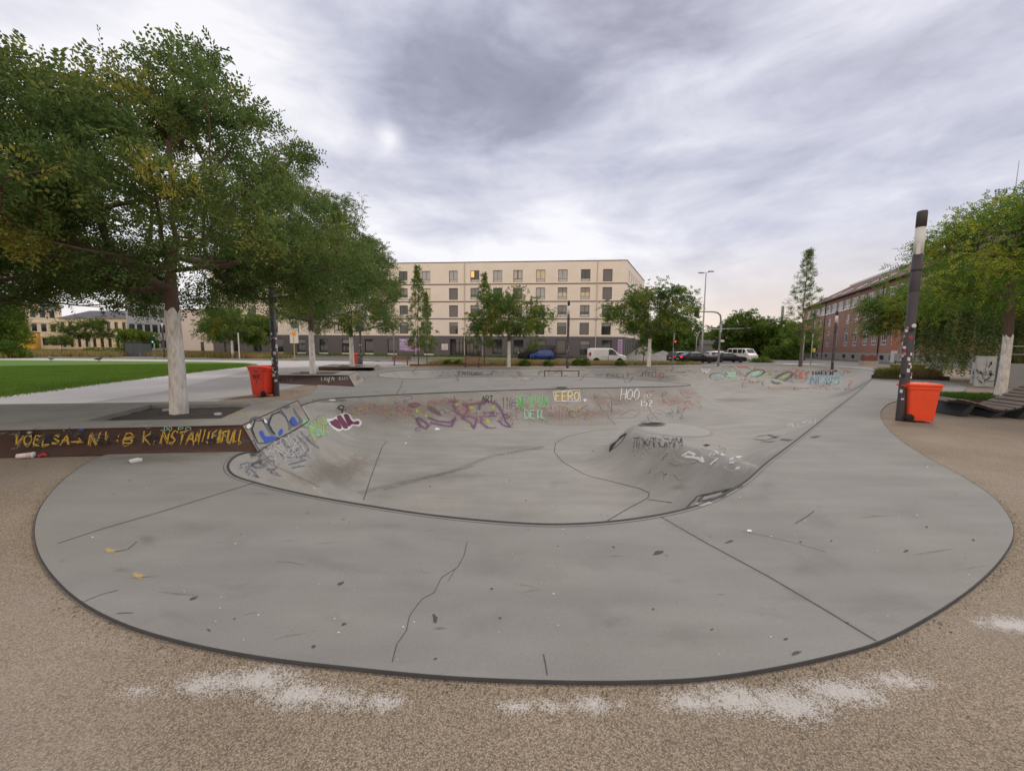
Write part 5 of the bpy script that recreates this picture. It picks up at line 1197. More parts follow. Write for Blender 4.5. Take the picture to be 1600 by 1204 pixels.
_t = m_brick.node_tree; _b = _t.nodes['Principled BSDF']; _bt = _t.nodes.new('ShaderNodeTexBrick'); _co = _t.nodes.new('ShaderNodeTexCoord').outputs['Object']
_mp = _t.nodes.new('ShaderNodeMapping'); _mp.inputs['Rotation'].default_value = (R(90), 0, 0); _t.links.new(_co, _mp.inputs[0]); _t.links.new(_mp.outputs[0], _bt.inputs['Vector']); _bt.inputs['Scale'].default_value = 3.2
_bt.inputs['Color1'].default_value = (.42, .225, .175, 1); _bt.inputs['Color2'].default_value = (.33, .165, .125, 1); _bt.inputs['Mortar'].default_value = (.27, .2, .17, 1); _bt.inputs['Mortar Size'].default_value = .015
_t.links.new(_bt.outputs[0], _b.inputs['Base Color'])
m_tile = M_('roof_tiles', (.115, .062, .048), rough=.85, var=.2, vscale=3, var2=.15, v2scale=14)
m_stone = M_('stone_base', (.36, .34, .31), rough=.9, var=.15, vscale=1)

def wall_holes(mb, x0, x1, z0, z1, holes, y=0.0, depth=.22, back=True):
    """wall in the local xz plane facing -y with rectangular openings and reveals"""
    xs = sorted({x0, x1, *[h[0] for h in holes], *[h[1] for h in holes]}); zs = sorted({z0, z1, *[h[2] for h in holes], *[h[3] for h in holes]})
    xs = [x for x in xs if x0 <= x <= x1]; zs = [z for z in zs if z0 <= z <= z1]
    for i in range(len(xs) - 1):
        for j in range(len(zs) - 1):
            cx_, cz_ = (xs[i] + xs[i + 1]) / 2, (zs[j] + zs[j + 1]) / 2
            if any(h[0] < cx_ < h[1] and h[2] < cz_ < h[3] for h in holes): continue
            mb.quad((xs[i], y, zs[j]), (xs[i + 1], y, zs[j]), (xs[i + 1], y, zs[j + 1]), (xs[i], y, zs[j + 1]))
    for a, b, c, d in holes:
        yb = y + depth
        mb.quad((a, y, c), (a, yb, c), (a, yb, d), (a, y, d)); mb.quad((b, y, c), (b, y, d), (b, yb, d), (b, yb, c))
        mb.quad((a, y, d), (a, yb, d), (b, yb, d), (b, y, d)); mb.quad((a, y, c), (b, y, c), (b, yb, c), (a, yb, c))
WIN = {}
def window(parent, key, x, z, w, h, y=0.0, frame=None, style='split', glass=None, shutter=0.0, inner=None, rz=0, fw=.06, bars=1, transom=None):
    """window > frame mesh, with pane / shutter / curtain children; meshes are shared by key"""
    if key not in WIN:
        f = MB(); d = .06
        for a, b, c, e_ in ((-w / 2, -w / 2 + fw, 0, h), (w / 2 - fw, w / 2, 0, h), (-w / 2 + fw, w / 2 - fw, 0, fw), (-w / 2 + fw, w / 2 - fw, h - fw, h)): f.box(a, b, 0, d, c, e_)
        if style == 'split': f.box(-fw / 2, fw / 2, .004, d, fw, h - fw)
        if style == 'sash':       # upper two-light window above a solid apron
            f.box(-fw / 2, fw / 2, .004, d, h * .27, h - fw); f.box(-w / 2 + fw, w / 2 - fw, .002, d, h * .25, h * .27)
        if style == 'bars':
            for k in range(1, bars + 1): f.box(-w / 2 + w * k / (bars + 1) - fw / 2, -w / 2 + w * k / (bars + 1) + fw / 2, .004, d, fw, h - fw)
        if transom:
            for tz in transom: f.box(-w / 2 + fw, w / 2 - fw, .002, d - .004, h * tz - fw / 2, h * tz + fw / 2)
        fm = f.build('window', frame or m_frame); me = fm.data; bpy.data.objects.remove(fm)
        ch = []
        g_ = MB(); g_.box(-w / 2 + fw * .5, w / 2 - fw * .5, .03, .045, fw * .5, h - fw * .5); gm = g_.build('pane', glass or m_glass); ch.append(('pane', gm.data)); bpy.data.objects.remove(gm)
        if shutter:
            s_ = MB(); n = int(h * shutter / .09)
            for k in range(n): s_.box(-w / 2 + fw * .6, w / 2 - fw * .6, .006 + .004 * (k % 2), .028, h - (k + 1) * .09, h - k * .09 - .008)
            sm = s_.build('shutter', m_shut if shutter > .7 else m_shutl); ch.append(('shutter', sm.data)); bpy.data.objects.remove(sm)
        if style == 'sash':
            s_ = MB(); s_.box(-w / 2 + fw, w / 2 - fw, .014, .028, fw, h * .25); sm = s_.build('apron', m_curt); ch.append(('apron', sm.data)); bpy.data.objects.remove(sm)
        if inner == 'curtain':
            s_ = MB()
            for a in (-w / 2 + fw, w * .05): s_.box(a, a + w * .38, .018, .028, h * .30, h - fw)
            sm = s_.build('curtain', m_curt); ch.append(('curtain', sm.data)); bpy.data.objects.remove(sm)
        if inner == 'lit':
            s_ = MB(); s_.box(-w / 2 + fw, -w * .1, .018, .028, h * .45, h - fw); sm = s_.build('lit_room', m_lit); ch.append(('lit_room', sm.data)); bpy.data.objects.remove(sm)
        WIN[key] = (me, ch)
    me, ch = WIN[key]; o = bpy.data.objects.new('window', me); COL.objects.link(o); o.parent = parent; o.location = (x, y, z); o.rotation_euler = (0, 0, rz)
    for n_, m in ch: linkobj(n_, m, o)
    return o

# ---- cream apartment block
cor = PD(975, 548, 64.8); bx, by = cor.x, cor.y
LF = PD(650, 544, 68.3); ang = math.atan2(by - LF.y, bx - LF.x)
bld = thing('apartment_block', 'long cream five-storey apartment block with dark grey ground floor and brown bands', 'building', (bx, by, .38), ang)
H0, HS, HT = 3.45, 2.93, 16.0
Lb = -75.0
def fx(px):   # local x on the facade seen at photograph column px (horizon row)
    d = raydir(px, 545); o_ = Vector((bx, by)); u = Vector((math.cos(ang), math.sin(ang)))
    # solve t*d = o + s*u
    det = d.x * (-u.y) + u.x * d.y; s_ = (d.x * o_.y - d.y * o_.x) / (-(d.x * u.y - d.y * u.x)) * 1.0
    return s_
cols = [fx(p) for p in (667, 709, 742, 777, 808, 843, 877, 912, 946)]
left_cols = [cols[0] - 4.1 * k for k in range(1, 14)]
w_, h_ = 1.55, 2.0
upper = []; states = {}
rows = [H0 + HS * k + .32 for k in range(4)]
pat = {0: 'SSLSSSSSG', 1: 'GLSSSSGGS', 2: 'GGSGBGHSS', 3: 'GHGHGAHHG'}
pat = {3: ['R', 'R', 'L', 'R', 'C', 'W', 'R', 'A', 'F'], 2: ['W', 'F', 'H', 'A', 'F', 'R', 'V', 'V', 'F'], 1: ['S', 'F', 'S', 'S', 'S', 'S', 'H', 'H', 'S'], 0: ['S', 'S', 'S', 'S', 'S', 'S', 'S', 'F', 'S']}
holes = []
for r in range(4):
    for i, cx_ in enumerate(cols): holes.append((cx_ - w_ / 2, cx_ + w_ / 2, rows[r], rows[r] + h_))
    for i, cx_ in enumerate(left_cols): holes.append((cx_ - w_ / 2, cx_ + w_ / 2, rows[r], rows[r] + h_))
holes = [q for q in holes if q[0] > Lb + .5]
mb = MB(); wall_holes(mb, Lb, 0, H0, HT, holes)
sx_, sy_ = 7.46, 19.8
# side wall and back with slit windows on the side
side_u = Vector((sx_, sy_)); side_l = side_u.length; su = side_u.normalized(); sang = math.atan2(su.y, su.x)
mb.add([(sx_, sy_, H0), (Lb, 22, H0), (Lb, 22, HT), (sx_, sy_, HT), (Lb, 0, H0), (Lb, 0, HT)], [(0, 1, 2, 3), (1, 4, 5, 2)])
mb.add([(0, 0, HT - .05), (sx_, sy_, HT - .05), (Lb, 22, HT - .05), (Lb, 0, HT - .05)], [(0, 1, 2, 3)])
mb.build('wall', m_cream, bld)
sw = MB(); sh = [(2.2 + k * 2.4, 2.9 + k * 2.4, H0 + HS * r + .35, H0 + HS * r + 2.45) for k in range(7) for r in range(4)]
wall_holes(sw, 0, side_l, H0, HT, sh); so = sw.build('side_wall', m_cream, bld); so.rotation_euler = (0, 0, sang)
sp_ = MB(); sh2 = [(1.2 + k * 1.7, 1.9 + k * 1.7, .3, 3.1) for k in range(11)]; wall_holes(sp_, 0, side_l, -.6, H0, sh2, y=.0); s2 = sp_.build('side_plinth', m_plinth, bld); s2.rotation_euler = (0, 0, sang)
for a in sh:
    o = window(bld, 'slit', 0, 0, .7, 2.1, style='none'); q = Matrix.Rotation(sang, 2) @ Vector(((a[0] + a[1]) / 2, .16)); o.location = (q.x, q.y, a[2]); o.rotation_euler = (0, 0, sang)
for a in sh2:
    o = window(bld, 'slitg', 0, 0, .7, 2.8, style='none'); q = Matrix.Rotation(sang, 2) @ Vector(((a[0] + a[1]) / 2, .16)); o.location = (q.x, q.y, a[2]); o.rotation_euler = (0, 0, sang)
gh = []
for i, px in enumerate((613, 670, 777, 810, 844, 876, 914, 948)):
    x = fx(px); gh.append((x - .85, x + .85, .35, 2.85) if px not in (844,) else (x - .9, x + .9, .35, 2.85))
for k in range(1, 12): x = fx(613) - 4.3 * k; gh.append((x - .8, x + .8, .35, 2.75))
gh = [q for q in gh if q[0] > Lb + .5]
dx0, dx1 = fx(703), fx(751)
mb = MB(); wall_holes(mb, Lb, 0, -.6, H0, gh + [(dx0, dx1, -.35, 2.9)], depth=.25)
mb.add([(Lb, 0, -.6), (Lb, 22, -.6), (Lb, 22, H0), (Lb, 0, H0)], [(0, 1, 2, 3)]); mb.build('plinth_wall', m_plinth, bld)
bd = MB()
for k in range(1, 4): bd.box(Lb, .05, -.05, -.003, H0 + HS * k - .07, H0 + HS * k + .09)
bd.box(Lb, .04, -.04, -.002, HT - .12, HT + .02); bd.build('band', m_band, bld)
b2 = MB()
for k in range(1, 4): b2.box(0, side_l, -.05, -.003, H0 + HS * k - .07, H0 + HS * k + .09)
b2.box(0, side_l, -.04, -.002, HT - .12, HT + .02); o = b2.build('band', m_band, bld); o.rotation_euler = (0, 0, sang)
STY = {'A': dict(style='sash', glass=m_glass), 'C': dict(style='sash', inner='curtain'), 'L': dict(style='sash', inner='lit'), 'F': dict(style='none', shutter=.98), 'H': dict(style='sash', shutter=.55), 'R': dict(style='sash', glass=M_('pane_painted_sky', (.36, .37, .38), rough=.1, spec=.8)), 'W': dict(style='sash', glass=M_('pane_painted_warm', (.62, .50, .33), rough=.15, spec=.8)), 'V': dict(style='sash', shutter=.42, glass=M_('pane_painted_warm', (.62, .50, .33))), 'S': dict(style='none', shutter=.30), 'G': dict(style='none', shutter=.0)}  # reflected sky and warm light is put into the colours of the brighter panes
g = random.Random(4)
for r in range(4):
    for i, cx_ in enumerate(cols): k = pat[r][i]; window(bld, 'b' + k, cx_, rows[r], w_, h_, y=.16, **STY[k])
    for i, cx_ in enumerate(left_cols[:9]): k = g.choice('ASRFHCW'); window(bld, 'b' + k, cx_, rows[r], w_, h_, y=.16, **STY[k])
for i, hh in enumerate(gh[:15]): 
    wd = hh[1] - hh[0]; k = 'GSGGFGSGGSGSGGG'[i]; window(bld, 'g%s%.1f%.1f' % (k, wd, hh[3] - hh[2]), (hh[0] + hh[1]) / 2, hh[2], wd, hh[3] - hh[2], y=.18, **STY[k])
sl = MB()
for hh in gh[:2] + gh[8:]: sl.box(hh[0] - .02, hh[1] + .02, -.06, -.003, hh[2] - .42, hh[2] - .04)
sl.build('light_well', M_('white_well', (.62, .60, .57)), bld)
en = MB(); en.box(dx0, dx0 + .08, .1, .2, -.35, 2.9)
n = 7
for k in range(n + 1): x = dx0 + 1.0 + (dx1 - dx0 - 1.05) * k / n; en.box(x - .04, x + .04, .12, .2, -.35, 2.9)
en.box(dx0 + 1.0, dx1, .11, .21, 2.15, 2.25); fr = en.build('entrance', m_frame, bld)
eg = MB(); eg.box(dx0 + 1.0, dx1, .22, .24, -.35, 2.9); eg.build('pane', m_glass, fr); eb = MB(); eb.box(dx0, dx0 + 1.0, .9, 1.0, -.35, 2.9); eb.box(dx0, dx0 + .02, .25, .9, -.35, 2.9); eb.box(dx0, dx0 + 1.0, .25, .9, 2.9, 2.95); eb.build('porch', m_plinth, fr)
# the wall lamp, banner and house sign
bn = MB(); x0_, x1_ = fx(624), fx(656); bn.box(x0_, x1_, -.06, -.004, .75, 2.95); bo = bn.build('banner', M_('banner_purple', (.34, .20, .44), var=.25, vscale=1.2, dirt=(.60, .52, .66), dscale=1.0, damt=.8), bld); bo['label'] = 'purple printed banner on the dark plinth'
bt = MB(); g = random.Random(5)
for k in range(5): bt.box(x0_ + .15, x0_ + 1.2 + g.random() * .8, -.066, -.062, 1.05 + k * .27, 1.12 + k * .27)
bt.box(x0_ + .2, x0_ + 1.1, -.066, -.062, 2.55, 2.75)
bt.build('banner_print', M_('banner_white', (.68, .66, .72)), bo)
bt2 = MB()
for k in range(7): bt2.box(x0_ + 2.0 + g.random() * 1.0, x0_ + 2.6 + g.random() * 1.0, -.0665, -.0625, 1.0 + k * .2, 1.14 + k * .2)
bt2.build('banner_print', M_('banner_plum', (.25, .05, .13)), bo)
sg_ = MB(); x0_ = fx(690); sg_.box(x0_, x0_ + 1.15, -.05, -.004, 1.0, 2.05); so_ = sg_.build('house_sign', M_('sign_white', (.66, .62, .57)), bld); st_ = MB(); st_.box(x0_ + .5, x0_ + .95, -.056, -.052, 1.6, 1.66); st_.box(x0_ + .2, x0_ + .9, -.056, -.052, 1.3, 1.34); st_.build('sign_print', m_frame, so_)
b3 = MB(); b3.box(-1.05, -.3, -.05, -.004, .4, 3.0); bo = b3.build('banner', M_('banner_purple2', (.46, .36, .56), var=.3, vscale=2), bld); b4 = MB()
for k in range(6): b4.box(-.95, -.45, -.056, -.052, .6 + k * .38, .75 + k * .38)
b4.build('banner_print', M_('banner_plum', (.3, .1, .2)), bo)
for px in (650, 726, 930):
    dp = MB(); x = fx(px); dp.box(x - .06, x + .06, -.13, -.02, -.3, HT - .1); dp.build('downpipe', M_('pipe_pale', (.55, .47, .40)), bld)
# roof things
rf = MB(); rf.box(fx(783), fx(828), 6, 9, HT, HT + .7); rf.build('roof_unit', m_metal, bld)
rf = MB(); rf.box(fx(885), fx(890), 3, 4, HT, HT + .7); rf.build('roof_vent', m_metal, bld)
rf = MB(); rf.box(fx(673), fx(682), 4, 6, HT, HT + .8); rf.build('roof_vent', m_metal, bld)
rf = MB(); rf.box(fx(560), fx(668), 8, 18, HT, HT + 1.1); rf.build('roof_storey', m_cream, bld)

# ---- brick school-like building on the right
A_ = PD(1251, 549, 112); B_ = PD(1600, 549, 39.0); Bv = Vector((B_.x - A_.x, B_.y - A_.y)); BL = Bv.length; bang = math.atan2(Bv.y, Bv.x)
bk = thing('brick_building', 'long red brick building with white windows and a brown hipped tile roof', 'building', (A_.x, A_.y, 0), bang)
EH = 13.6
def gx(px):
    d = raydir(px, 549); u = Bv.normalized(); o_ = Vector((A_.x, A_.y)); return (d.x * o_.y - d.y * o_.x) / (-(d.x * u.y - d.y * u.x))
xs_g = [gx(p) for p in (1268, 1277, 1291, 1303, 1319, 1333, 1349, 1362.5, 1378, 1394, 1412)]
xs_g += [xs_g[-1] + 3.4 * k for k in range(1, 7)]
hg = [(x - 1.15, x + 1.15, 2.9, 6.6) for x in xs_g]; hm = [(x - 1.1, x + 1.1, 7.6, 9.6) for x in xs_g]
ht = []
xt = gx(1256)
while xt < xs_g[-1]: ht.append((xt, xt + 3.5, 10.7, 12.7)); xt += 3.85
hb_ = [(x - .9, x + .9, .35, 1.1) for x in xs_g]
mb = MB(); wall_holes(mb, 0, BL, 1.5, EH, hg + hm + ht, depth=.25)
mb.add([(0, 0, 1.5), (0, 15, 1.5), (0, 15, EH), (0, 0, EH), (BL, 15, 1.5), (BL, 15, EH), (BL, 0, 1.5), (BL, 0, EH)], [(0, 3, 2, 1), (1, 2, 5, 4), (4, 5, 7, 6)]); mb.build('wall', m_brick, bk)
mb = MB(); wall_holes(mb, -.05, BL, -.3, 1.5, hb_, y=-.05, depth=.3); mb.add([(-.05, -.05, -.3), (-.05, 15, -.3), (-.05, 15, 1.5), (-.05, -.05, 1.5), (0, 0, 1.5), (BL, 0, 1.5), (BL, -.05, 1.5)], [(0, 3, 2, 1), (3, 4, 5, 6)]); mb.build('stone_base', m_stone, bk)
for i, x in enumerate(xs_g):
    window(bk, 'kg', x, 2.9, 2.3, 3.7, y=.15, frame=m_wframe, style='bars', bars=2, fw=.17, transom=(.2, .72))
    window(bk, 'km', x, 7.6, 2.2, 2.0, y=.15, frame=m_wframe, style='bars', bars=2, fw=.19, transom=(.3,))
for a in ht[:18]: window(bk, 'kt', (a[0] + a[1]) / 2, a[2], 3.5, 2.0, y=.12, frame=m_wframe, style='bars', bars=3, fw=.24, transom=(.3,), glass=m_glass)
for i, x in enumerate(xs_g[:11]): window(bk, 'kb', x, .35, 1.8, .75, y=.15, frame=m_frame, style='split', glass=m_glass)
sl = MB(); sl.box(0, BL, -.10, -.003, 10.45, 10.68); sl.build('sill_band', m_wframe, bk)
for px in (1268, 1285, 1372): 
    dp = MB(); x = gx(px); dp.box(x - .07, x + .07, -.16, -.02, .2, EH); dp.build('downpipe', m_frame, bk)
rp = MB(); ov = .7; RH = 4.9
rp.add([(-ov, -ov, EH), (BL + 1, -ov, EH), (BL + 1, 15 + ov, EH), (-ov, 15 + ov, EH), (8.5, 7.5, EH + RH), (BL + 1, 7.5, EH + RH)], [(0, 1, 5, 4), (2, 3, 4, 5), (3, 0, 4), (0, 3, 2, 1), (1, 2, 5)]); rfo = rp.build('roof', m_tile, bk)
sl = RH / (7.5 + ov)
for px in (1283, 1297, 1318, 1336, 1352):
    x = gx(px); sk = MB(); y0, y1 = 1.2, 2.9
    sk.add([(x, y0, EH + (y0 + ov) * sl + .08), (x + 1.3, y0, EH + (y0 + ov) * sl + .08), (x + 1.3, y1, EH + (y1 + ov) * sl + .08), (x, y1, EH + (y1 + ov) * sl + .08), (x, y0, EH + (y0 + ov) * sl - .1), (x + 1.3, y0, EH + (y0 + ov) * sl - .1), (x + 1.3, y1, EH + (y1 + ov) * sl - .1), (x, y1, EH + (y1 + ov) * sl - .1)], [(0, 1, 2, 3), (0, 4, 5, 1), (1, 5, 6, 2), (2, 6, 7, 3), (3, 7, 4, 0)])
    sk.build('skylight', M_('skylight_pale', (.62, .64, .66), rough=.25), rfo)
rr = MB(); rr.box(8.5, BL + 1, 7.3, 7.7, EH + RH - .05, EH + RH + .35); rr.build('ridge', m_wframe, rfo)
gt = MB(); gt.box(-ov, BL + 1, -ov - .12, -ov, EH - .12, EH + .06); gt.build('gutter', m_frame, rfo)
# orange annex and white wall at its near end
an = thing('brick_annex', 'orange brick annex with white lower wall, seen between the lamp post and the willow', 'building', (0, 0, 0)); ap = PD(1442, 551, 56); an.location = (ap.x, ap.y, 0); an.rotation_euler = (0, 0, -.35)
mb = MB(); mb.box(0, 24, 0, 8, 1.9, 9); mb.build('wall', M_('orange_brick', (.42, .17, .08), var=.15, vscale=2), an)
mb = MB(); mb.box(-.02, 24, -.05, 8, -.1, 1.9); mb.build('lower_wall', M_('white_render', (.62, .62, .61), var=.06, vscale=1), an)
mb = MB(); mb.box(-.3, 24.3, -.3, 8.3, 9, 9.3); mb.build('roof', m_metal, an)
for k in range(5): window(an, 'an', 4 + k * 4, 4, 1.6, 2.4, y=-.07, frame=m_wframe, fw=.1)
# ---- left buildings
def simple_house(name, label, px0, px1, Y0, Y1, h, wallm, roofm=None, rh=0, nwin=5, nfl=3, ww=.9, wh=1.8, wf=None, glass=None, depth=10, zb=.0, fh=None, wz=1.2, **k):
    a = PD(px0, 546, Y0); b = PD(px1, 546, Y1); v = Vector((b.x - a.x, b.y - a.y)); Ln = v.length
    th = thing(name, label, 'building', (a.x, a.y, zb), math.atan2(v.y, v.x)); fh = fh or h / nfl; hs = []
    for f in range(nfl):
        for i in range(nwin): x = Ln * (i + .5) / nwin; hs.append((x - ww / 2, x + ww / 2, f * fh + wz, f * fh + wz + wh))
    m = MB(); wall_holes(m, 0, Ln, -.5, h, hs, depth=.2); m.add([(0, 0, -.5), (0, depth, -.5), (0, depth, h), (0, 0, h), (Ln, depth, -.5), (Ln, depth, h), (Ln, 0, -.5), (Ln, 0, h)], [(0, 3, 2, 1), (1, 2, 5, 4), (4, 5, 7, 6), (3, 7, 5, 2)]); m.build('wall', wallm, th)
    for q in hs: window(th, 'sh%.1f%.1f%s' % (ww, wh, (wf or m_frame).name), (q[0] + q[1]) / 2, q[2], ww, wh, y=.12, frame=wf, fw=.07, glass=glass)
    if rh:
        m = MB(); m.add([(-.4, -.4, h), (Ln + .4, -.4, h), (Ln + .4, depth + .4, h), (-.4, depth + .4, h), (1.5, depth / 2, h + rh), (Ln - 1.5, depth / 2, h + rh)], [(0, 1, 5, 4), (2, 3, 4, 5), (3, 0, 4), (1, 2, 5), (0, 3, 2, 1)]); m.build('roof', roofm, th)
    else:
        m = MB(); m.box(-.1, Ln + .1, -.1, depth, h, h + .15); m.build('roof', m_band, th)
    return th, Ln
m_old = M_('old_cream_plaster', (.76, .64, .47), var=.10, vscale=.8, dirt=(.55, .43, .30), dscale=.7, damt=.6)
gab, Ln = simple_house('gabled_house', 'old cream house with a stepped gable and grey slate roof at the far left', 18, 94, 86, 92, 9.6, m_old, M_('slate', (.10, .10, .12), var=.2, vscale=3), 3.4, 5, 3, .8, 1.75, zb=.3)
gm = MB(); gx0 = Ln * .34; gw = 4.6
gm.add([(gx0 - gw / 2, -.25, 9.0), (gx0 + gw / 2, -.25, 9.0), (gx0 + gw / 2, -.25, 12.2), (gx0 + 1.5, -.25, 12.8), (gx0 + 1.2, -.25, 13.8), (gx0, -.25, 14.6), (gx0 - 1.2, -.25, 13.8), (gx0 - 1.5, -.25, 12.8), (gx0 - gw / 2, -.25, 12.2)] + [(gx0 - gw / 2, 2, 9.0), (gx0 + gw / 2, 2, 9.0), (gx0 + gw / 2, 2, 12.2), (gx0 + 1.5, 2, 12.8), (gx0 + 1.2, 2, 13.8), (gx0, 2, 14.6), (gx0 - 1.2, 2, 13.8), (gx0 - 1.5, 2, 12.8), (gx0 - gw / 2, 2, 12.2)],
       [tuple(range(9)), tuple(range(17, 8, -1))] + [(i, 9 + i, 9 + (i + 1) % 9, (i + 1) % 9) for i in range(9)]); gm.build('gable', m_old, gab)
for x in (-.75, .75): window(gab, 'gbl', gx0 + x, 9.8, .7, 1.7, y=-.31, fw=.07)
cs = MB()
for z in (3.2, 6.4): cs.box(-.05, Ln + .05, -.12, -.003, z, z + .18)
cs.box(-.1, gx0 - gw / 2, -.2, -.002, 9.3, 9.58); cs.box(gx0 + gw / 2, Ln + .1, -.2, -.002, 9.3, 9.58); cs.build('cornice', m_old, gab)
simple_house('yellow_shop', 'low building with a bright yellow-orange shopfront at the left edge', -60, 30, 74, 78, 4.2, M_('orange_panel', (.72, .36, .03), rough=.6, var=.05), None, 0, 4, 1, 1.4, 2.0, wz=.8)
simple_house('cream_house', 'pale cream house rising behind the yellow shopfront', -80, 17, 92, 90, 11, m_old, m_tile, 3, 6, 3, .9, 1.8)
simple_house('long_cream_wall_house', 'long cream building behind the trees left of the grey building', 96, 203, 88, 86, 7.6, m_old, M_('slate', (.10, .10, .12)), 2.2, 9, 2, .9, 2.0, fh=3.6)
simple_house('grey_house', 'plain pale grey modern building behind the green traffic light', 203, 262, 76, 80, 15.5, M_('grey_render', (.40, .41, .44), var=.06, vscale=.6), None, 0, 5, 5, .8, 1.6)
simple_house('white_house', 'blank pinkish white building left of the dark plinth', 262, 336, 78, 73.5, 8.6, M_('pink_white_render', (.66, .57, .52), var=.05, vscale=.6), None, 0, 2, 1, 1.0, 2.1, wz=.4)
# concrete overpass by the crossing
ov_ = thing('underpass', 'low concrete bridge with a dark opening between the trees and the brick building', 'bridge', (0, 0, 0)); q = PD(1182, 549, 104); ov_.location = (q.x, q.y, 0); ov_.rotation_euler = (0, 0, -.1)
m_conc = M_('old_concrete', (.30, .29, .28), var=.2, vscale=.6)
mb = MB(); mb.box(-40, 30, 0, 9, 3.4, 4.6); mb.build('deck', m_conc, ov_)
mb = MB(); mb.box(8.5, 30, .2, 8, -.1, 3.4); mb.box(-40, -5, .2, 8, -.1, 3.4); mb.build('abutment', m_conc, ov_)
mb = MB(); mb.box(-5, 8.5, 7, 7.3, -.1, 3.4); mb.build('back_wall', M_('back_wall_black', (.03, .03, .03)), ov_)  # near-black sheet closing the back of the opening
mb = MB(); [mb.tube([(x, .1, 4.6), (x, .1, 5.6)], .04, 5) for x in range(-40, 31, 2)]; mb.tube([(-40, .1, 5.6), (30, .1, 5.6)], .04, 5); mb.tube([(-40, .1, 5.1), (30, .1, 5.1)], .03, 5); mb.build('railing', m_metal, ov_)
# low wall of the street on the right with bike railing
rw = thing('street_wall', 'low grey concrete wall with a metal railing at the right edge behind the tree', 'wall', (0, 0, 0)); q = PD(1572, 575, 19.0); rw.location = (q.x, q.y, 0); rw.rotation_euler = (0, 0, -.25)
mb = MB(); mb.box(0, 14, 0, .25, -.05, 1.15); mb.build('wall', M_('wall_grey', (.24, .24, .24), var=.15, vscale=2), rw)
mb = MB(); [mb.tube([(x, .12, 1.15), (x, .12, 2.0)], .025, 6) for x in range(0, 15, 2)]; mb.tube([(0, .12, 2.0), (14, .12, 2.0)], .025, 6); mb.tube([(0, .12, 1.6), (14, .12, 1.6)], .02, 6); mb.build('railing', m_metal, rw)
# gravel heaps on the site by the building
m_gravel = M_('gravel_grey', (.24, .235, .23), rough=1, var=.25, vscale=6, bump=.8, bscale=12)
def heap(label, px, Y, rx, ry, h, seed):
    p = PD(px, 548, Y); g = random.Random(seed); vs = [(0, 0, h)]; fs = []; n = 26; K = 7
    for i in range(1, K + 1):
        for k in range(n): a = 2 * math.pi * k / n; f = i / K * (1 + .12 * math.sin(3 * a + seed)); vs.append((rx * f * math.cos(a), ry * f * math.sin(a), max(-.05, h * (1 - i / K) ** 1.1 + g.uniform(-.05, .05) * (i < K)) if i < K else -.05))
    fs += [(0, 1 + k, 1 + (k + 1) % n) for k in range(n)]
    for i in range(K - 1): fs += [(1 + i * n + k, 1 + (i + 1) * n + k, 1 + (i + 1) * n + (k + 1) % n, 1 + i * n + (k + 1) % n) for k in range(n)]
    m = MB(); m.smooth = True; m.add(vs, fs); o = m.build('gravel_heap', m_gravel); o.location = (p.x, p.y, 0); tag(o, label, 'gravel heap', 'gravel heaps beside the crossing')
heap('taller grey gravel heap right behind the white van', 1004, 68, 4.4, 3, 2.5, 2); heap('lower grey gravel heap left of the red traffic light', 1036, 72, 4.8, 3, 1.6, 5)
# ================================================================== street furniture
m_anth = M_('anthracite_paint', (.062, .055, .060), rough=.5, var=.2, vscale=4)
m_lampw = M_('lamp_diffuser', (.62, .62, .58), rough=.3)
m_wood = M_('bench_wood', (.26, .165, .12), rough=.8, var=.35, vscale=6, stretch=(1, 8, 8))
m_woodg = M_('weathered_wood', (.19, .16, .14), rough=.85, var=.35, vscale=5, stretch=(1, 1, 4))
m_orange = M_('orange_plastic', (.82, .070, .016), rough=.42, var=.06, vscale=4, spec=.45, dirt=(.55, .07, .02), dscale=3, damt=.35)
m_redp = M_('red_orange_plastic', (.78, .045, .02), rough=.42, var=.06, vscale=4, spec=.45, dirt=(.45, .04, .02), dscale=3, damt=.35)
m_rubber = M_('black_rubber', (.02, .02, .02), rough=.8)
m_black = M_('black_metal', (.022, .022, .024), rough=.5)
m_galv = M_('galvanised', (.36, .37, .38), rough=.5, metal=.3, var=.1, vscale=3)
STK = [M_('sticker_white', (.62, .62, .62)), M_('sticker_red', (.42, .05, .07)), M_('sticker_pink', (.50, .25, .30)), M_('sticker_grey', (.28, .28, .30)), M_('sticker_black', (.03, .03, .03)), M_('sticker_orange', (.65, .25, .04))]
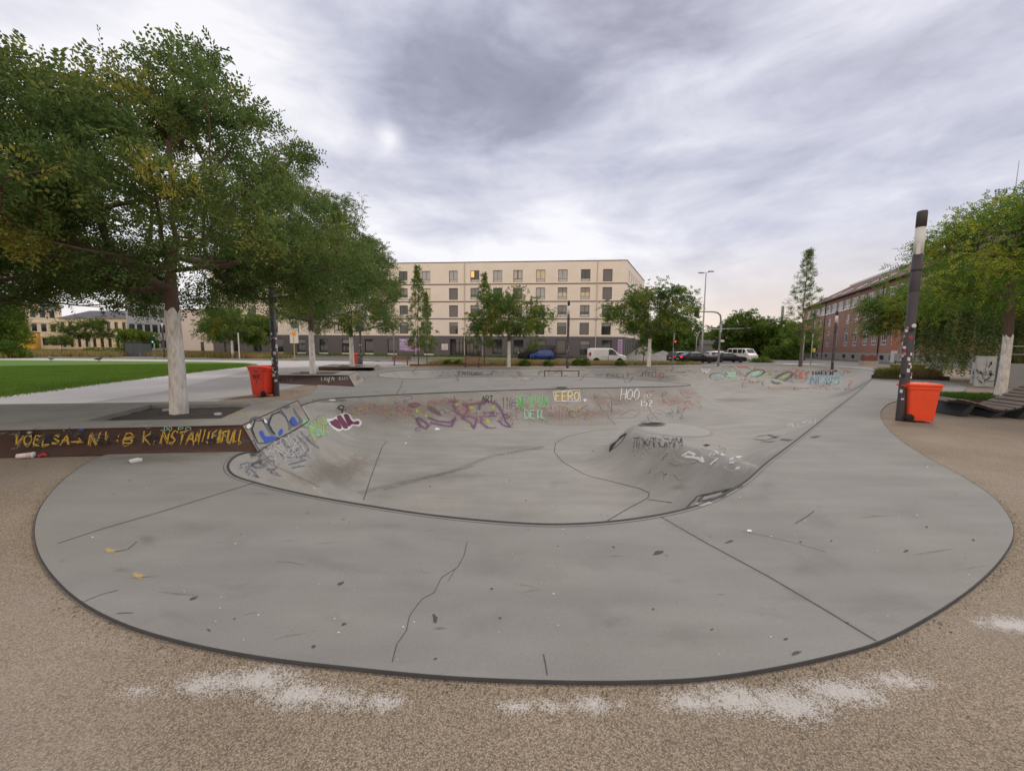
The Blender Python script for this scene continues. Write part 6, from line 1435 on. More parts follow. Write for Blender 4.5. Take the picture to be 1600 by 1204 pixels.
def lamp_post(label, loc, h=4.9, r=.085, seed=1, nst=22, rz=0):
    th = thing('lamp_post', label, 'lamp post', loc, rz, 'dark column lamps around the plaza'); g = random.Random(seed)
    m = MB(); m.smooth = True; m.lathe([(r * 1.02, -.02), (r, .02), (r, h * .62), (r * .96, h * .62 + .005), (r, h * .62 + .015), (r, h * .80)], n=24); m.build('post', m_anth, th)
    m = MB(); m.smooth = True; m.lathe([(r * 1.01, h * .72), (r * 1.03, h * .722), (r * 1.03, h * .728), (r * 1.01, h * .73)], n=24); m.build('collar', m_black, th)
    m = MB(); m.smooth = True; m.lathe([(r * .97, h * .80), (r * .97, h * .925)], n=24); m.build('diffuser', m_lampw, th)
    m = MB(); m.smooth = True; m.lathe([(r * 1.0, h * .925), (r * 1.0, h * .995), (r * .9, h), (0.001, h)], n=24); m.build('cap', m_anth, th)
    for k in range(nst):
        mt = g.choice(STK[:5] if k % 2 else STK[:1]); z = .45 + 1.75 * g.random() ** .9; a = g.uniform(-math.pi, 0) + .2; w = g.uniform(.03, .075); hh = g.uniform(.03, .09); rr = r + .0015 + .0007 * k; n = 5; dx = g.uniform(-.02, .02)
        m = MB(); da = w / r
        vs = []
        for i in range(n + 1): t_ = a + da * (i / n - .5); vs += [(rr * math.cos(t_), rr * math.sin(t_), z + dx * i / n), (rr * math.cos(t_), rr * math.sin(t_), z + hh + dx * i / n)]
        m.add(vs, [(2 * i, 2 * i + 2, 2 * i + 3, 2 * i + 1) for i in range(n)]); m.build('sticker', mt, th)
    return th
lp = lamp_post('tall dark lamp post with stickers beside the right orange bin', P(1407, 655.5), 4.95, .095, 3, 34, rz=-.8)
m = MB(); m.smooth = True; m.lathe([(.001, -.003), (.05, -.003), (.05, 0), (.001, 0)], n=18, axis='y'); o = m.build('sticker', STK[0], lp); o.location = (.06, -.083, 2.28); o.rotation_euler = (0, 0, .6)
m = MB(); m.box(-.035, .035, -.10, -.094, 3.95, 4.2); m.build('sticker', STK[0], lp)
l1 = lamp_post('dark lamp post plastered with stickers beside the left orange bin under the trees', P(432, 617.5), 4.95, .095, 8, 40)
lamp_post('dark lamp post with stickers behind the far orange bin', P(564, 569.5), 5.0, .10, 5, 26)
lamp_post('dark lamp post between the blue car and the white van', P(886.5, 574.8), 5.9, .11, 7, 16)
p_ = PD(1300, 577, 36); p_.z = 0; lamp_post('dark lamp post in front of the brick building', p_, 5.4, .11, 9, 10)
lamp_post('thin dark lamp post standing by the lawn behind the big white trunk', P(257, 558.5), 5.2, .10, 10, 3)

def bin240(label, loc, rz, mat, sc=1.0, group='orange wheelie bins'):
    th = thing('wheelie_bin', label, 'wheelie bin', loc, rz, group, sc)
    W0, W1, D0, D1_, Hh = .46, .56, .50, .66, .98
    def ring(w, d, z, yo=0, r=.05, n=4):
        out_ = []
        for sx_, sy_, a0 in ((1, 1, 0), (-1, 1, 90), (-1, -1, 180), (1, -1, 270)):
            for k in range(n + 1):
                a = R(a0 + 90 * k / n); out_.append((sx_ * (w / 2 - r) + r * math.cos(a), sy_ * (d / 2 - r) + r * math.sin(a) + yo, z))
        return out_
    rings = [ring(W0, D0, .03), ring(W0 + .02, D0 + .03, .2), ring(W1 - .02, D1_ - .04, Hh - .12), ring(W1 - .02, D1_ - .04, Hh - .11), ring(W1 + .03, D1_ + .01, Hh - .10), ring(W1 + .03, D1_ + .01, Hh - .02), ring(W1 - .02, D1_ - .04, Hh - .02)]
    m = MB(); n = len(rings[0]); m.add([v for q in rings for v in q], [(i * n + k, i * n + (k + 1) % n, (i + 1) * n + (k + 1) % n, (i + 1) * n + k) for i in range(len(rings) - 1) for k in range(n)] + [tuple(range(n - 1, -1, -1))])
    # moulded ribs on the front face
    for x in (-.12, .12): m.add([(x - .012, -D0 / 2 - .012, .25), (x + .012, -D0 / 2 - .012, .25), (x + .012, -D1_ / 2 + .035, .72), (x - .012, -D1_ / 2 + .035, .72), (x - .012, -D0 / 2 - .022, .25), (x + .012, -D0 / 2 - .022, .25), (x + .012, -D1_ / 2 + .022, .72), (x - .012, -D1_ / 2 + .022, .72)], [(0, 1, 5, 4), (1, 2, 6, 5), (2, 3, 7, 6), (3, 0, 4, 7), (4, 5, 6, 7)])
    m.build('body', mat, th, bevel=.006)
    m = MB(); lr = [ring(W1 + .07, D1_ + .06, Hh - .015), ring(W1 + .075, D1_ + .065, Hh + .02), ring(W1 + .02, D1_ - .02, Hh + .05), ring(W1 - .12, D1_ - .20, Hh + .065), ring(W1 - .16, D1_ - .24, Hh + .05)]
    m.add([v for q in lr for v in q], [(i * n + k, i * n + (k + 1) % n, (i + 1) * n + (k + 1) % n, (i + 1) * n + k) for i in range(len(lr) - 1) for k in range(n)] + [tuple(range(n - 1, -1, -1)), tuple(range((len(lr) - 1) * n, len(lr) * n))]); m.build('lid', mat, th, bevel=.005)
    m = MB(); m.tube([(-.2, D1_ / 2 + .02, Hh - .05), (-.2, D1_ / 2 + .08, Hh - .02), (.2, D1_ / 2 + .08, Hh - .02), (.2, D1_ / 2 + .02, Hh - .05)], .016, 8); m.build('handle', mat, th)
    for s_ in (-1, 1):
        m = MB(); m.smooth = True; m.lathe([(.03, -.025), (.095, -.025), (.1, -.015), (.1, .015), (.095, .025), (.03, .025)], n=20, axis='x'); o = m.build('wheel', m_rubber, th); o.location = (s_ * (W0 / 2 + .01), D0 / 2 - .0, .10)
    m = MB(); m.tube([(-.24, D0 / 2, .10), (.24, D0 / 2, .10)], .012, 8); m.build('axle', m_black, th)
    return th
pb = P(404, 619.5); bl_ = bin240('orange-red wheelie bin with a black tag next to the left lamp post', (pb.x - .02, pb.y + .3, 0), -math.pi / 2 - .95, m_redp, .98)
bl_.rotation_euler = (0, 0, R(-105))
pr = P(1441, 661); br_ = bin240('bright orange wheelie bin beside the right lamp post', (pr.x + .22, pr.y + .34, 0), R(66), m_orange, .89)
pf = P(551.5, 571); bf_ = bin240('far orange wheelie bin half hidden behind a white trunk', (pf.x, pf.y + .3, 0), .3, m_orange, 1.08)
# black tag on the left bin
for o in bl_.children:
    if o.name.startswith('body'):
        m = MB(); g = random.Random(2); W0 = .5
        y_ = lambda z: -.25 - .075 * (z - .03) / .85 - .012
        for l in ([(-.12, .60), (-.12, .74), (-.04, .62), (-.04, .76)], [(0, .62), (.0, .72), (.06, .72), (.06, .62), (0, .62)], [(.1, .62), (.1, .76), (.17, .74), (.17, .68), (.1, .68)], [(-.05, .82), (.05, .84)], [(-.05, .86), (.05, .87)], [(-.15, .60), (.22, .585)], [(0, .55), (0, .45)]): m.tube([(.232 + .045 * (z - .03) / .85, x, z) for x, z in l], .007, 5)
        m.build('tag', m_black, o)
for o in br_.children:
    if o.name.startswith('body'):
        for x, z in ((-.14, .74), (.15, .70)):
            m = MB(); m.tube([(-.272, x - .02, z - .02), (-.274, x, z + .02), (-.272, x + .02, z - .01)], .006, 5); m.build('tag', STK[3], o)

def litter_bin(label, loc, h=.95, r=.19, mat=None):
    th = thing('litter_bin', label, 'litter bin', loc, 0, 'grey litter bins')
    m = MB(); m.smooth = True; m.lathe([(r * .93, 0), (r, .03), (r, h * .74)], n=20); m.build('body', mat or M_('bin_grey', (.10, .10, .105), rough=.6, var=.2, vscale=4), th)
    m = MB(); m.smooth = True; m.lathe([(r * 1.04, h * .90), (r * 1.04, h * .97), (r * .8, h), (.001, h)], n=20); m.build('hood', m_anth, th)
    m = MB(); [m.box(r * math.cos(a) - .02, r * math.cos(a) + .02, r * math.sin(a) - .02, r * math.sin(a) + .02, h * .74, h * .9) for a in (0, 1.57, 3.14, 4.71)]; m.build('supports', m_anth, th)
    return th
litter_bin('grey litter bin next to the far orange bin', P(562.5, 572.5), 1.05, .24); litter_bin('small grey litter bin by the far edge of the lawn', P(100.5, 556.5), 1.05, .28)
litter_bin('dark litter bin standing in the low planter right of the bowl', P(1402, 583.5), 1.0, .24)

def bench(label, loc, rz):
    th = thing('park_bench', label, 'bench', loc, rz, 'wooden park benches facing the bowl'); L2 = .9
    m = MB(); [m.box(-L2, L2, -.22 + k * .115, -.12 + k * .115, .43, .465) for k in range(4)]; m.build('seat', m_wood, th)
    m = MB()
    for k in range(4): y = .235 + k * .035; z = .50 + k * .105; m.add([(-L2, y, z), (L2, y, z), (L2, y + .03, z + .09), (-L2, y + .03, z + .09), (-L2, y + .03, z - .01), (L2, y + .03, z - .01), (L2, y + .06, z + .08), (-L2, y + .06, z + .08)], [(0, 1, 2, 3), (4, 7, 6, 5), (0, 4, 5, 1), (2, 6, 7, 3), (0, 3, 7, 4), (1, 5, 6, 2)])
    m.build('backrest', m_wood, th)
    for x in (-.62, .62):
        m = MB(); m.tube([(x, -.18, 0), (x, -.18, .42), (x, .2, .42), (x, .36, .88)], .028, 8); m.tube([(x, .2, .42), (x, .2, 0)], .028, 8); m.tube([(x, -.26, .02), (x, .28, .02)], .03, 6); m.build('leg', m_anth, th)
    return th
b1 = bench('brown wooden park bench to the left of the slim young tree', P(626.5, 570.2), .08)
dup(b1, P(737, 573.5), -.16, 'darker wooden park bench left of the central round tree'); 
# grind rail
gr = thing('grind_rail', 'low square steel grind rail on the raised concrete platform', 'rail', (0, 0, 0)); a = P(850, 588.6); b = P(905, 588.2); c = (a + b) / 2; gr.location = c; d = (b - a); gr.rotation_euler = (0, 0, math.atan2(d.y, d.x)); hl = d.length / 2
m = MB(); m.box(-hl, hl, -.03, .03, .33, .385); m.build('bar', M_('rail_brown', (.10, .07, .055), rough=.6), gr)
for x in (-hl + .03, 0, hl - .03): m = MB(); m.box(x - .025, x + .025, -.025, .025, -.01, .33); m.build('leg', M_('rail_brown', (.10, .07, .055)), gr)

# ---- wavy lounger with its planter on the right
lo = thing('wave_lounger', 'long wavy lounger of weathered wooden slats curving round the grassy planter', 'lounger', (0, 0, 0)); q = P(1505, 650); lo.location = q; lo.rotation_euler = (0, 0, R(-14))
path_ = spl([(-.45, .38), (-.15, .43), (.25, .34), (.7, .20), (1.05, .25), (1.5, .50), (1.95, .80), (2.4, 1.02), (2.9, 1.10)], False, .13)
sl_ = MB(); ww = .95
for (x, z), (x2, z2) in zip(path_, path_[1:]):
    dx, dz = x2 - x, z2 - z; l = math.hypot(dx, dz); dx /= l; dz /= l; e_ = l * .70; t_ = .032
    ax, az = x + dx * e_, z + dz * e_; nx, nz = -dz * t_, dx * t_; y0, y1 = random.uniform(-.03, .0) - .02, ww + random.uniform(0, .03)
    sl_.add([(x, y0, z), (ax, y0, az), (ax, y1, az), (x, y1, z), (x + nx, y0, z + nz), (ax + nx, y0, az + nz), (ax + nx, y1, az + nz), (x + nx, y1, z + nz)], [(0, 3, 2, 1), (4, 5, 6, 7), (0, 1, 5, 4), (1, 2, 6, 5), (2, 3, 7, 6), (3, 0, 4, 7)])
sl_.build('slats', m_woodg, lo)
for y in (.03, ww - .07):
    m = MB(); pts_ = [(x, z - .004) for x, z in path_]; n = len(pts_); vs = [(x, y, z) for x, z in pts_] + [(x, y, z - .055) for x, z in pts_] + [(x, y + .04, z) for x, z in pts_] + [(x, y + .04, z - .055) for x, z in pts_]
    fs = []
    for i in range(n - 1): fs += [(i, n + i, n + i + 1, i + 1), (2 * n + i, 2 * n + i + 1, 3 * n + i + 1, 3 * n + i), (i, i + 1, 2 * n + i + 1, 2 * n + i), (n + i, 3 * n + i, 3 * n + i + 1, n + i + 1)]
    fs += [(0, 2 * n, 3 * n, n)]; m.add(vs, fs); m.build('side_rail', m_black, lo)
for x, zt in ((.2, .30), (.85, .18), (1.4, .38), (2.2, .86)):
    m = MB(); m.add([(x - .05, .02, zt), (x + .05, .02, zt), (x + .05, ww - .02, zt), (x - .05, ww - .02, zt), (x - .28, .02, 0), (x - .10, .02, 0), (x - .10, ww - .02, 0), (x - .28, ww - .02, 0)], [(0, 1, 2, 3), (4, 7, 6, 5), (0, 4, 5, 1), (1, 5, 6, 2), (2, 6, 7, 3), (3, 7, 4, 0)]); m.build('leg', m_black, lo)
pl = thing('tree_planter', 'square rusty planter with green grass round the right white trunk', 'planter', (p5.x, p5.y, 0), R(-12))
m = MB()
for a in ((-1.9, 1.9, -.8, -.75), (-1.9, 1.9, .95, 1.0), (-1.9, -1.85, -.75, .95), (1.85, 1.9, -.75, .95)): m.box(*a, -.02, .27)
m.build('frame', m_corten, pl); m = MB(); m.box(-1.85, 1.85, -.75, .95, 0, .22); m.build('soil', m_soil, pl)
pt_ = np.column_stack([np.random.default_rng(2).uniform([-1.8, -.7], [.9, .85], (1200, 2)), np.full(1200, .22)]); linkobj('grass', blades('pl_grass', pt_, .15, 12, lf_green, .06, .006, .7), pl)
# cabinets
def cabinet(label, px, Y, w, d, h, rz, mat, seed, graf=True):
    q = PD(px, 560, Y); th = thing('utility_cabinet', label, 'cabinet', (q.x, q.y, 0), rz, 'utility cabinets behind the lounger'); g = random.Random(seed)
    m = MB(); m.box(-w / 2, w / 2, -d / 2, d / 2, 0, h); m.build('body', mat, th, bevel=.01); m = MB(); m.box(-w / 2 - .02, w / 2 + .02, -d / 2 - .02, d / 2 + .02, h, h + .05); m.build('top', mat, th, bevel=.01)
    m = MB(); m.box(-.004, .004, -d / 2 - .004, -d / 2 - .001, .05, h - .05); m.build('door_seam', m_black, th)
    if graf:
        for k in range(9):
            m = MB(); x, z = g.uniform(-w * .35, w * .3), g.uniform(.25, h - .3); pts_ = spl([(x + g.uniform(-.18, .18), z + g.uniform(-.18, .18)) for _ in range(5)], False, .05); m.tube([(min(w / 2 - .02, max(-w / 2 + .02, a)), -d / 2 - .003, b) for a, b in pts_], .014, 5); m.build('graffiti', [m_black, m_black, STK[3], M_('graf_green', (.08, .16, .12))][k % 4], th)
cabinet('pale grey utility cabinet covered in black tags behind the planter', 1541, 19, .62, .3, 1.45, -.7, M_('cabinet_grey', (.42, .43, .42), var=.15, vscale=4, dirt=(.25, .26, .26), dscale=3, damt=.6), 3)
cabinet('narrow whitish cabinet left of the tagged one', 1531, 20.5, .45, .3, 1.1, -.7, M_('cabinet_pale', (.50, .50, .49), var=.15, vscale=4), 5)
cabinet('darker green-grey cabinet right of the tagged one', 1556, 19.6, .55, .3, 1.15, -.7, M_('cabinet_green', (.17, .19, .17), var=.15, vscale=4), 6, False)
# low planter with barrel right of the bowl
pp = P(1418, 592); lp_ = thing('low_planter', 'long low rusty planter filled with scrub right of the bowl', 'planter', (pp.x, pp.y, 0), R(-6))
m = MB()
for a in ((-1.7, 1.9, -.5, -.46), (-1.7, 1.9, .46, .5), (-1.7, -1.66, -.46, .46), (1.86, 1.9, -.46, .46)): m.box(*a, -.02, .22)
m.build('frame', m_corten, lp_); m = MB(); m.box(-1.66, 1.86, -.46, .46, 0, .16); m.build('soil', m_soil, lp_); pt_ = np.column_stack([np.random.default_rng(3).uniform([-1.6, -.4], [1.6, .4], (420, 2)), np.full(420, .15)]); linkobj('scrub', blades('scrub', pt_, .55, 12, lf_grass, .08, .010, .7), lp_)
pp = P(1424, 587); tb = thing('trough', 'yellow-rimmed green trough standing behind the low planter', 'trough', (pp.x + .9, pp.y + 1.2, 0)); m = MB(); m.add([(-.75, -.3, .1), (.75, -.3, .1), (.75, .3, .1), (-.75, .3, .1), (-.95, -.4, .72), (.95, -.4, .72), (.95, .4, .72), (-.95, .4, .72)], [(0, 3, 2, 1), (0, 1, 5, 4), (1, 2, 6, 5), (2, 3, 7, 6), (3, 0, 4, 7)]); m.build('body', M_('trough_green', (.15, .17, .09), var=.2, vscale=4), tb); m = MB(); m.box(-.98, .98, -.43, .43, .72, .78); m.build('rim', M_('trough_yellow', (.42, .30, .05), var=.2, vscale=4), tb)
for x in (-.6, .6): m = MB(); m.box(x - .05, x + .05, -.25, .25, -.02, .1); m.build('foot', m_black, tb)

# ---- traffic lights, lamps, signs
m_sigr = M_('signal_red', (.6, .02, .02), emit=(1, .04, .03), estr=2.2); m_siga = M_('signal_amber', (.7, .3, .03), emit=(1, .42, .08), estr=2.5); m_sigg = M_('signal_green', (.02, .5, .25), emit=(.05, 1, .45), estr=2.0); m_sigo = M_('signal_off', (.03, .03, .03))
def head(parent, x, y, z, lit=None, s=1.0, back=False, face=1):
    m = MB(); m.box(x - .15 * s, x + .15 * s, y - .12 * s, y + .12 * s, z, z + .95 * s); hd = m.build('signal_head', m_black, parent, bevel=.02)
    for k in range(3):
        m = MB(); m.lathe([(.001, -.01), (.10 * s, 0), (.10 * s, .01)], n=14, axis='y'); o = m.build('lens', {'r': m_sigr, 'a': m_siga, 'g': m_sigg}[lit] if lit and k == {'g': 0, 'a': 1, 'r': 2}[lit] else m_sigo, hd); o.location = (x, y - face * .13 * s, z + (.18 + .29 * k) * s)
        m = MB(); m.smooth = True; m.tube([(x - .11 * s, y - face * .12 * s, z + (.20 + .29 * k) * s), (x - .11 * s, y - face * .28 * s, z + (.24 + .29 * k) * s), (x, y - face * .30 * s, z + (.31 + .29 * k) * s), (x + .11 * s, y - face * .28 * s, z + (.24 + .29 * k) * s), (x + .11 * s, y - face * .12 * s, z + (.20 + .29 * k) * s)], .02 * s, 4); m.build('hood', m_black, hd)
    return hd
TL = 'traffic signals at the crossing'
q = P(1122, 571.5); ts = thing('traffic_signal', 'traffic signal mast with a long curved arm reaching left over the black cars', 'traffic light', (q.x, q.y, 0), 0, TL)
zt = PD(1100, 487, q.y).z; xl = PD(1090, 487, q.y).x - q.x
m = MB(); m.smooth = True; m.tube([(0, 0, -.05), (0, 0, .4), (0, 0, zt - .8), (-.08, 0, zt - .35), (-.4, 0, zt - .08), (-.9, 0, zt), (xl, 0, zt + .02)], [.13, .11, .09, .085, .08, .07, .05], 10); m.build('mast', M_('mast_grey', (.22, .22, .22), var=.2, vscale=3), ts)
head(ts, xl - .15, 0, zt - .55, None, 1.0); head(ts, -.3, 0, 2.3, None, .8); m = MB(); m.box(.12, .5, -.02, .02, 2.6, 2.85); m.build('sign', STK[0], ts); m = MB(); m.box(-.12, .12, -.14, -.11, 3.6, 4.5); m.build('control_box', m_galv, ts)
m = MB(); m.box(xl + .04, xl + .10, -.25, .25, zt - .7, zt + .55); m.build('backing_board', M_('board_pale', (.5, .47, .36)), ts)
q = P(1051, 570.5); t2 = thing('traffic_signal', 'short grey signal post with a lit red light left of the black cars', 'traffic light', (q.x, q.y, 0), 0, TL); m = MB(); m.smooth = True; m.tube([(0, 0, -.05), (0, 0, 3.6)], .07, 8); m.build('post', m_galv, t2); head(t2, .12, 0, 1.9, 'r', .95)
q = PD(1146, 550, 62); t3 = thing('traffic_signal', 'thin arm signal reaching right in front of the trees beyond the mast', 'traffic light', (q.x, q.y, 0), 0, TL); z3 = PD(1160, 515, 62).z; m = MB(); m.smooth = True; m.tube([(-6, 0, -.05), (-6, 0, z3 - 1.2), (-5.6, 0, z3 - .3), (-4.6, 0, z3), (2.5, 0, z3 + .25)], [.12, .09, .08, .07, .04], 8); m.build('mast', m_galv, t3); head(t3, 1.7, 0, z3 - .3, None, .9); head(t3, -5.8, 0, 2.4, None, .9)
q = PD(242, 550, 52); t4 = thing('traffic_signal', 'signal post with a lit green light beside the big white trunk', 'traffic light', (q.x, q.y, 0), 0, TL); m = MB(); m.smooth = True; m.tube([(0, 0, -.05), (0, 0, 3.0)], .06, 8); m.build('post', m_galv, t4); head(t4, 0, -.1, 2.0, 'g', .95)
q = PD(584, 550, 47.3); t5 = thing('traffic_signal', 'signal with a lit amber light glowing among the leaves of the far locust', 'traffic light', (q.x, q.y, 0), 0, TL); z5 = PD(582, 492, 47.3).z; m = MB(); m.smooth = True; m.tube([(2.5, 0, -.05), (2.5, 0, z5 - .2), (2.2, 0, z5 + .35), (0, 0, z5 + .45)], .06, 8); m.build('mast', m_galv, t5); head(t5, 0, 0, z5 - .55, 'a', 1.05)
for i, (px, Y, lab) in enumerate(((1255, 46, 'signal post in front of the brick building corner'), (1268, 50, 'signal post right of the brick building corner with a yellow box'))):
    q = PD(px, 550, Y); t_ = thing('traffic_signal', lab, 'traffic light', (q.x, q.y, 0), 0, TL); m = MB(); m.smooth = True; m.tube([(0, 0, -.05), (0, 0, 3.9)], .06, 8); m.build('post', m_galv, t_); head(t_, .25, 0, 2.3, None, .8)
    if i: m = MB(); m.box(.1, .4, -.12, .0, 1.6, 2.1); m.build('box', M_('box_yellow', (.55, .45, .08)), t_)
q = PD(1218, 550, 88); ct = thing('catenary_mast', 'tall catenary mast with cross arm above the trees by the underpass', 'mast', (q.x, q.y, 0)); zq = PD(1218, 478, 88).z; m = MB(); m.box(-.2, .2, -.2, .2, 0, zq); m.build('mast', m_galv, ct); zz_ = PD(1218, 503, 88).z; m = MB(); m.tube([(0, 0, zz_), (-2.2, 0, zz_), (-2.2, 0, zz_ - 1.3)], .06, 6); m.tube([(0, 0, zz_ - .9), (4.5, 0, zz_ - 1.1)], .05, 6); m.build('arm', m_galv, ct); m = MB(); m.box(-2.5, -1.9, -.2, .2, zz_ - 1.6, zz_ - .4); m.build('box', m_black, ct)
q = PD(1096.5, 549, 60); sl1 = thing('street_lamp', 'tall grey street lamp with a double head above the crossing', 'street lamp', (q.x, q.y, 0)); zl = PD(1100, 427, 60).z
m = MB(); m.smooth = True; m.tube([(0, 0, -.05), (0, 0, 3), (0, 0, zl)], [.17, .14, .07], 10); m.build('pole', m_galv, sl1); m = MB(); m.smooth = True; m.tube([(-.9, 0, zl + .02), (0, 0, zl + .08), (.9, 0, zl + .3)], .04, 6); m.build('arm', m_galv, sl1)
for s_ in (-1, 1): m = MB(); m.box(s_ * .75 - .42, s_ * .75 + .42, -.16, .16, zl + (.0 if s_ < 0 else .22), zl + (.16 if s_ < 0 else .38)); m.build('lamp_head', m_metal, sl1, bevel=.05)
for px, Y, h_, lab in ((817 - 63 + 0, 66.0, 6.4, 'thin pale pole standing before the glazed entrance'), (460, 46.5, 3.2, 'short pole by the road with a yellow and white plate'),):
    q = PD(px, 550, Y); o_ = thing('sign_pole', lab, 'pole', (q.x, q.y, 0)); m = MB(); m.tube([(0, 0, -.1), (0, 0, h_)], .06, 8); m.build('pole', m_galv if px > 500 else M_('pole_wood', (.42, .27, .12)), o_)
    if px < 500:
        m = MB(); m.box(-.45, .55, -.04, -.0, 2.1, 3.9); m.build('plate', M_('plate_white', (.60, .57, .50)), o_); m = MB(); m.box(-.2, .3, -.05, -.043, 3.0, 3.4); m.build('plate_print', M_('print_orange', (.75, .28, .04)), o_)
q = P(413.5 + 4, 560); o_ = thing('sign_pole', 'pale post standing between the two trees at the dark plinth', 'pole', (PD(374, 555, 50).x, 50, 0)); m = MB(); m.tube([(0, 0, -.1), (0, 0, 3.4)], .07, 8); m.build('pole', M_('pole_white', (.58, .57, .55)), o_)
q = PD(217, 550, 60); kb = thing('transformer_kiosk', 'dark grey transformer kiosk left of the green traffic light', 'kiosk', (q.x, q.y, 0), .0); m = MB(); m.box(-1.3, 1.3, -.8, .8, 0, 2.1); m.build('body', M_('kiosk_grey', (.085, .10, .11), var=.1, vscale=2), kb, bevel=.02); m = MB(); m.box(-1.4, 1.4, -.9, .9, 2.1, 2.3); m.build('roof', m_frame, kb); m = MB(); m.box(-.02, .02, -.806, -.801, .1, 2.0); m.build('door_seam', m_black, kb)
q = PD(1553, 560, 38); am = thing('antenna_mast', 'thin antenna mast rising above the right tree', 'antenna', (q.x, q.y, 0)); za = PD(1553, 250, 38).z; m = MB(); m.tube([(0, 0, 0), (0, 0, za * .8), (0, 0, za)], [.09, .05, .02], 6); m.build('mast', m_galv, am); m = MB(); m.tube([(-.3, 0, za * .85), (.3, 0, za * .85)], .02, 5); m.build('crossbar', m_galv, am)
q = PD(1357, 565, 48); hut = thing('junction_box', 'small rust-red box on a pale base in front of the brick building', 'box', (q.x, q.y, 0)); m = MB(); m.box(-.9, .9, -.4, .4, 0, .55); m.build('base', m_stone, hut); m = MB(); m.box(-.75, .75, -.3, .3, .55, 1.2); m.build('box', M_('rust_red', (.20, .07, .05), var=.2, vscale=3), hut, bevel=.02)

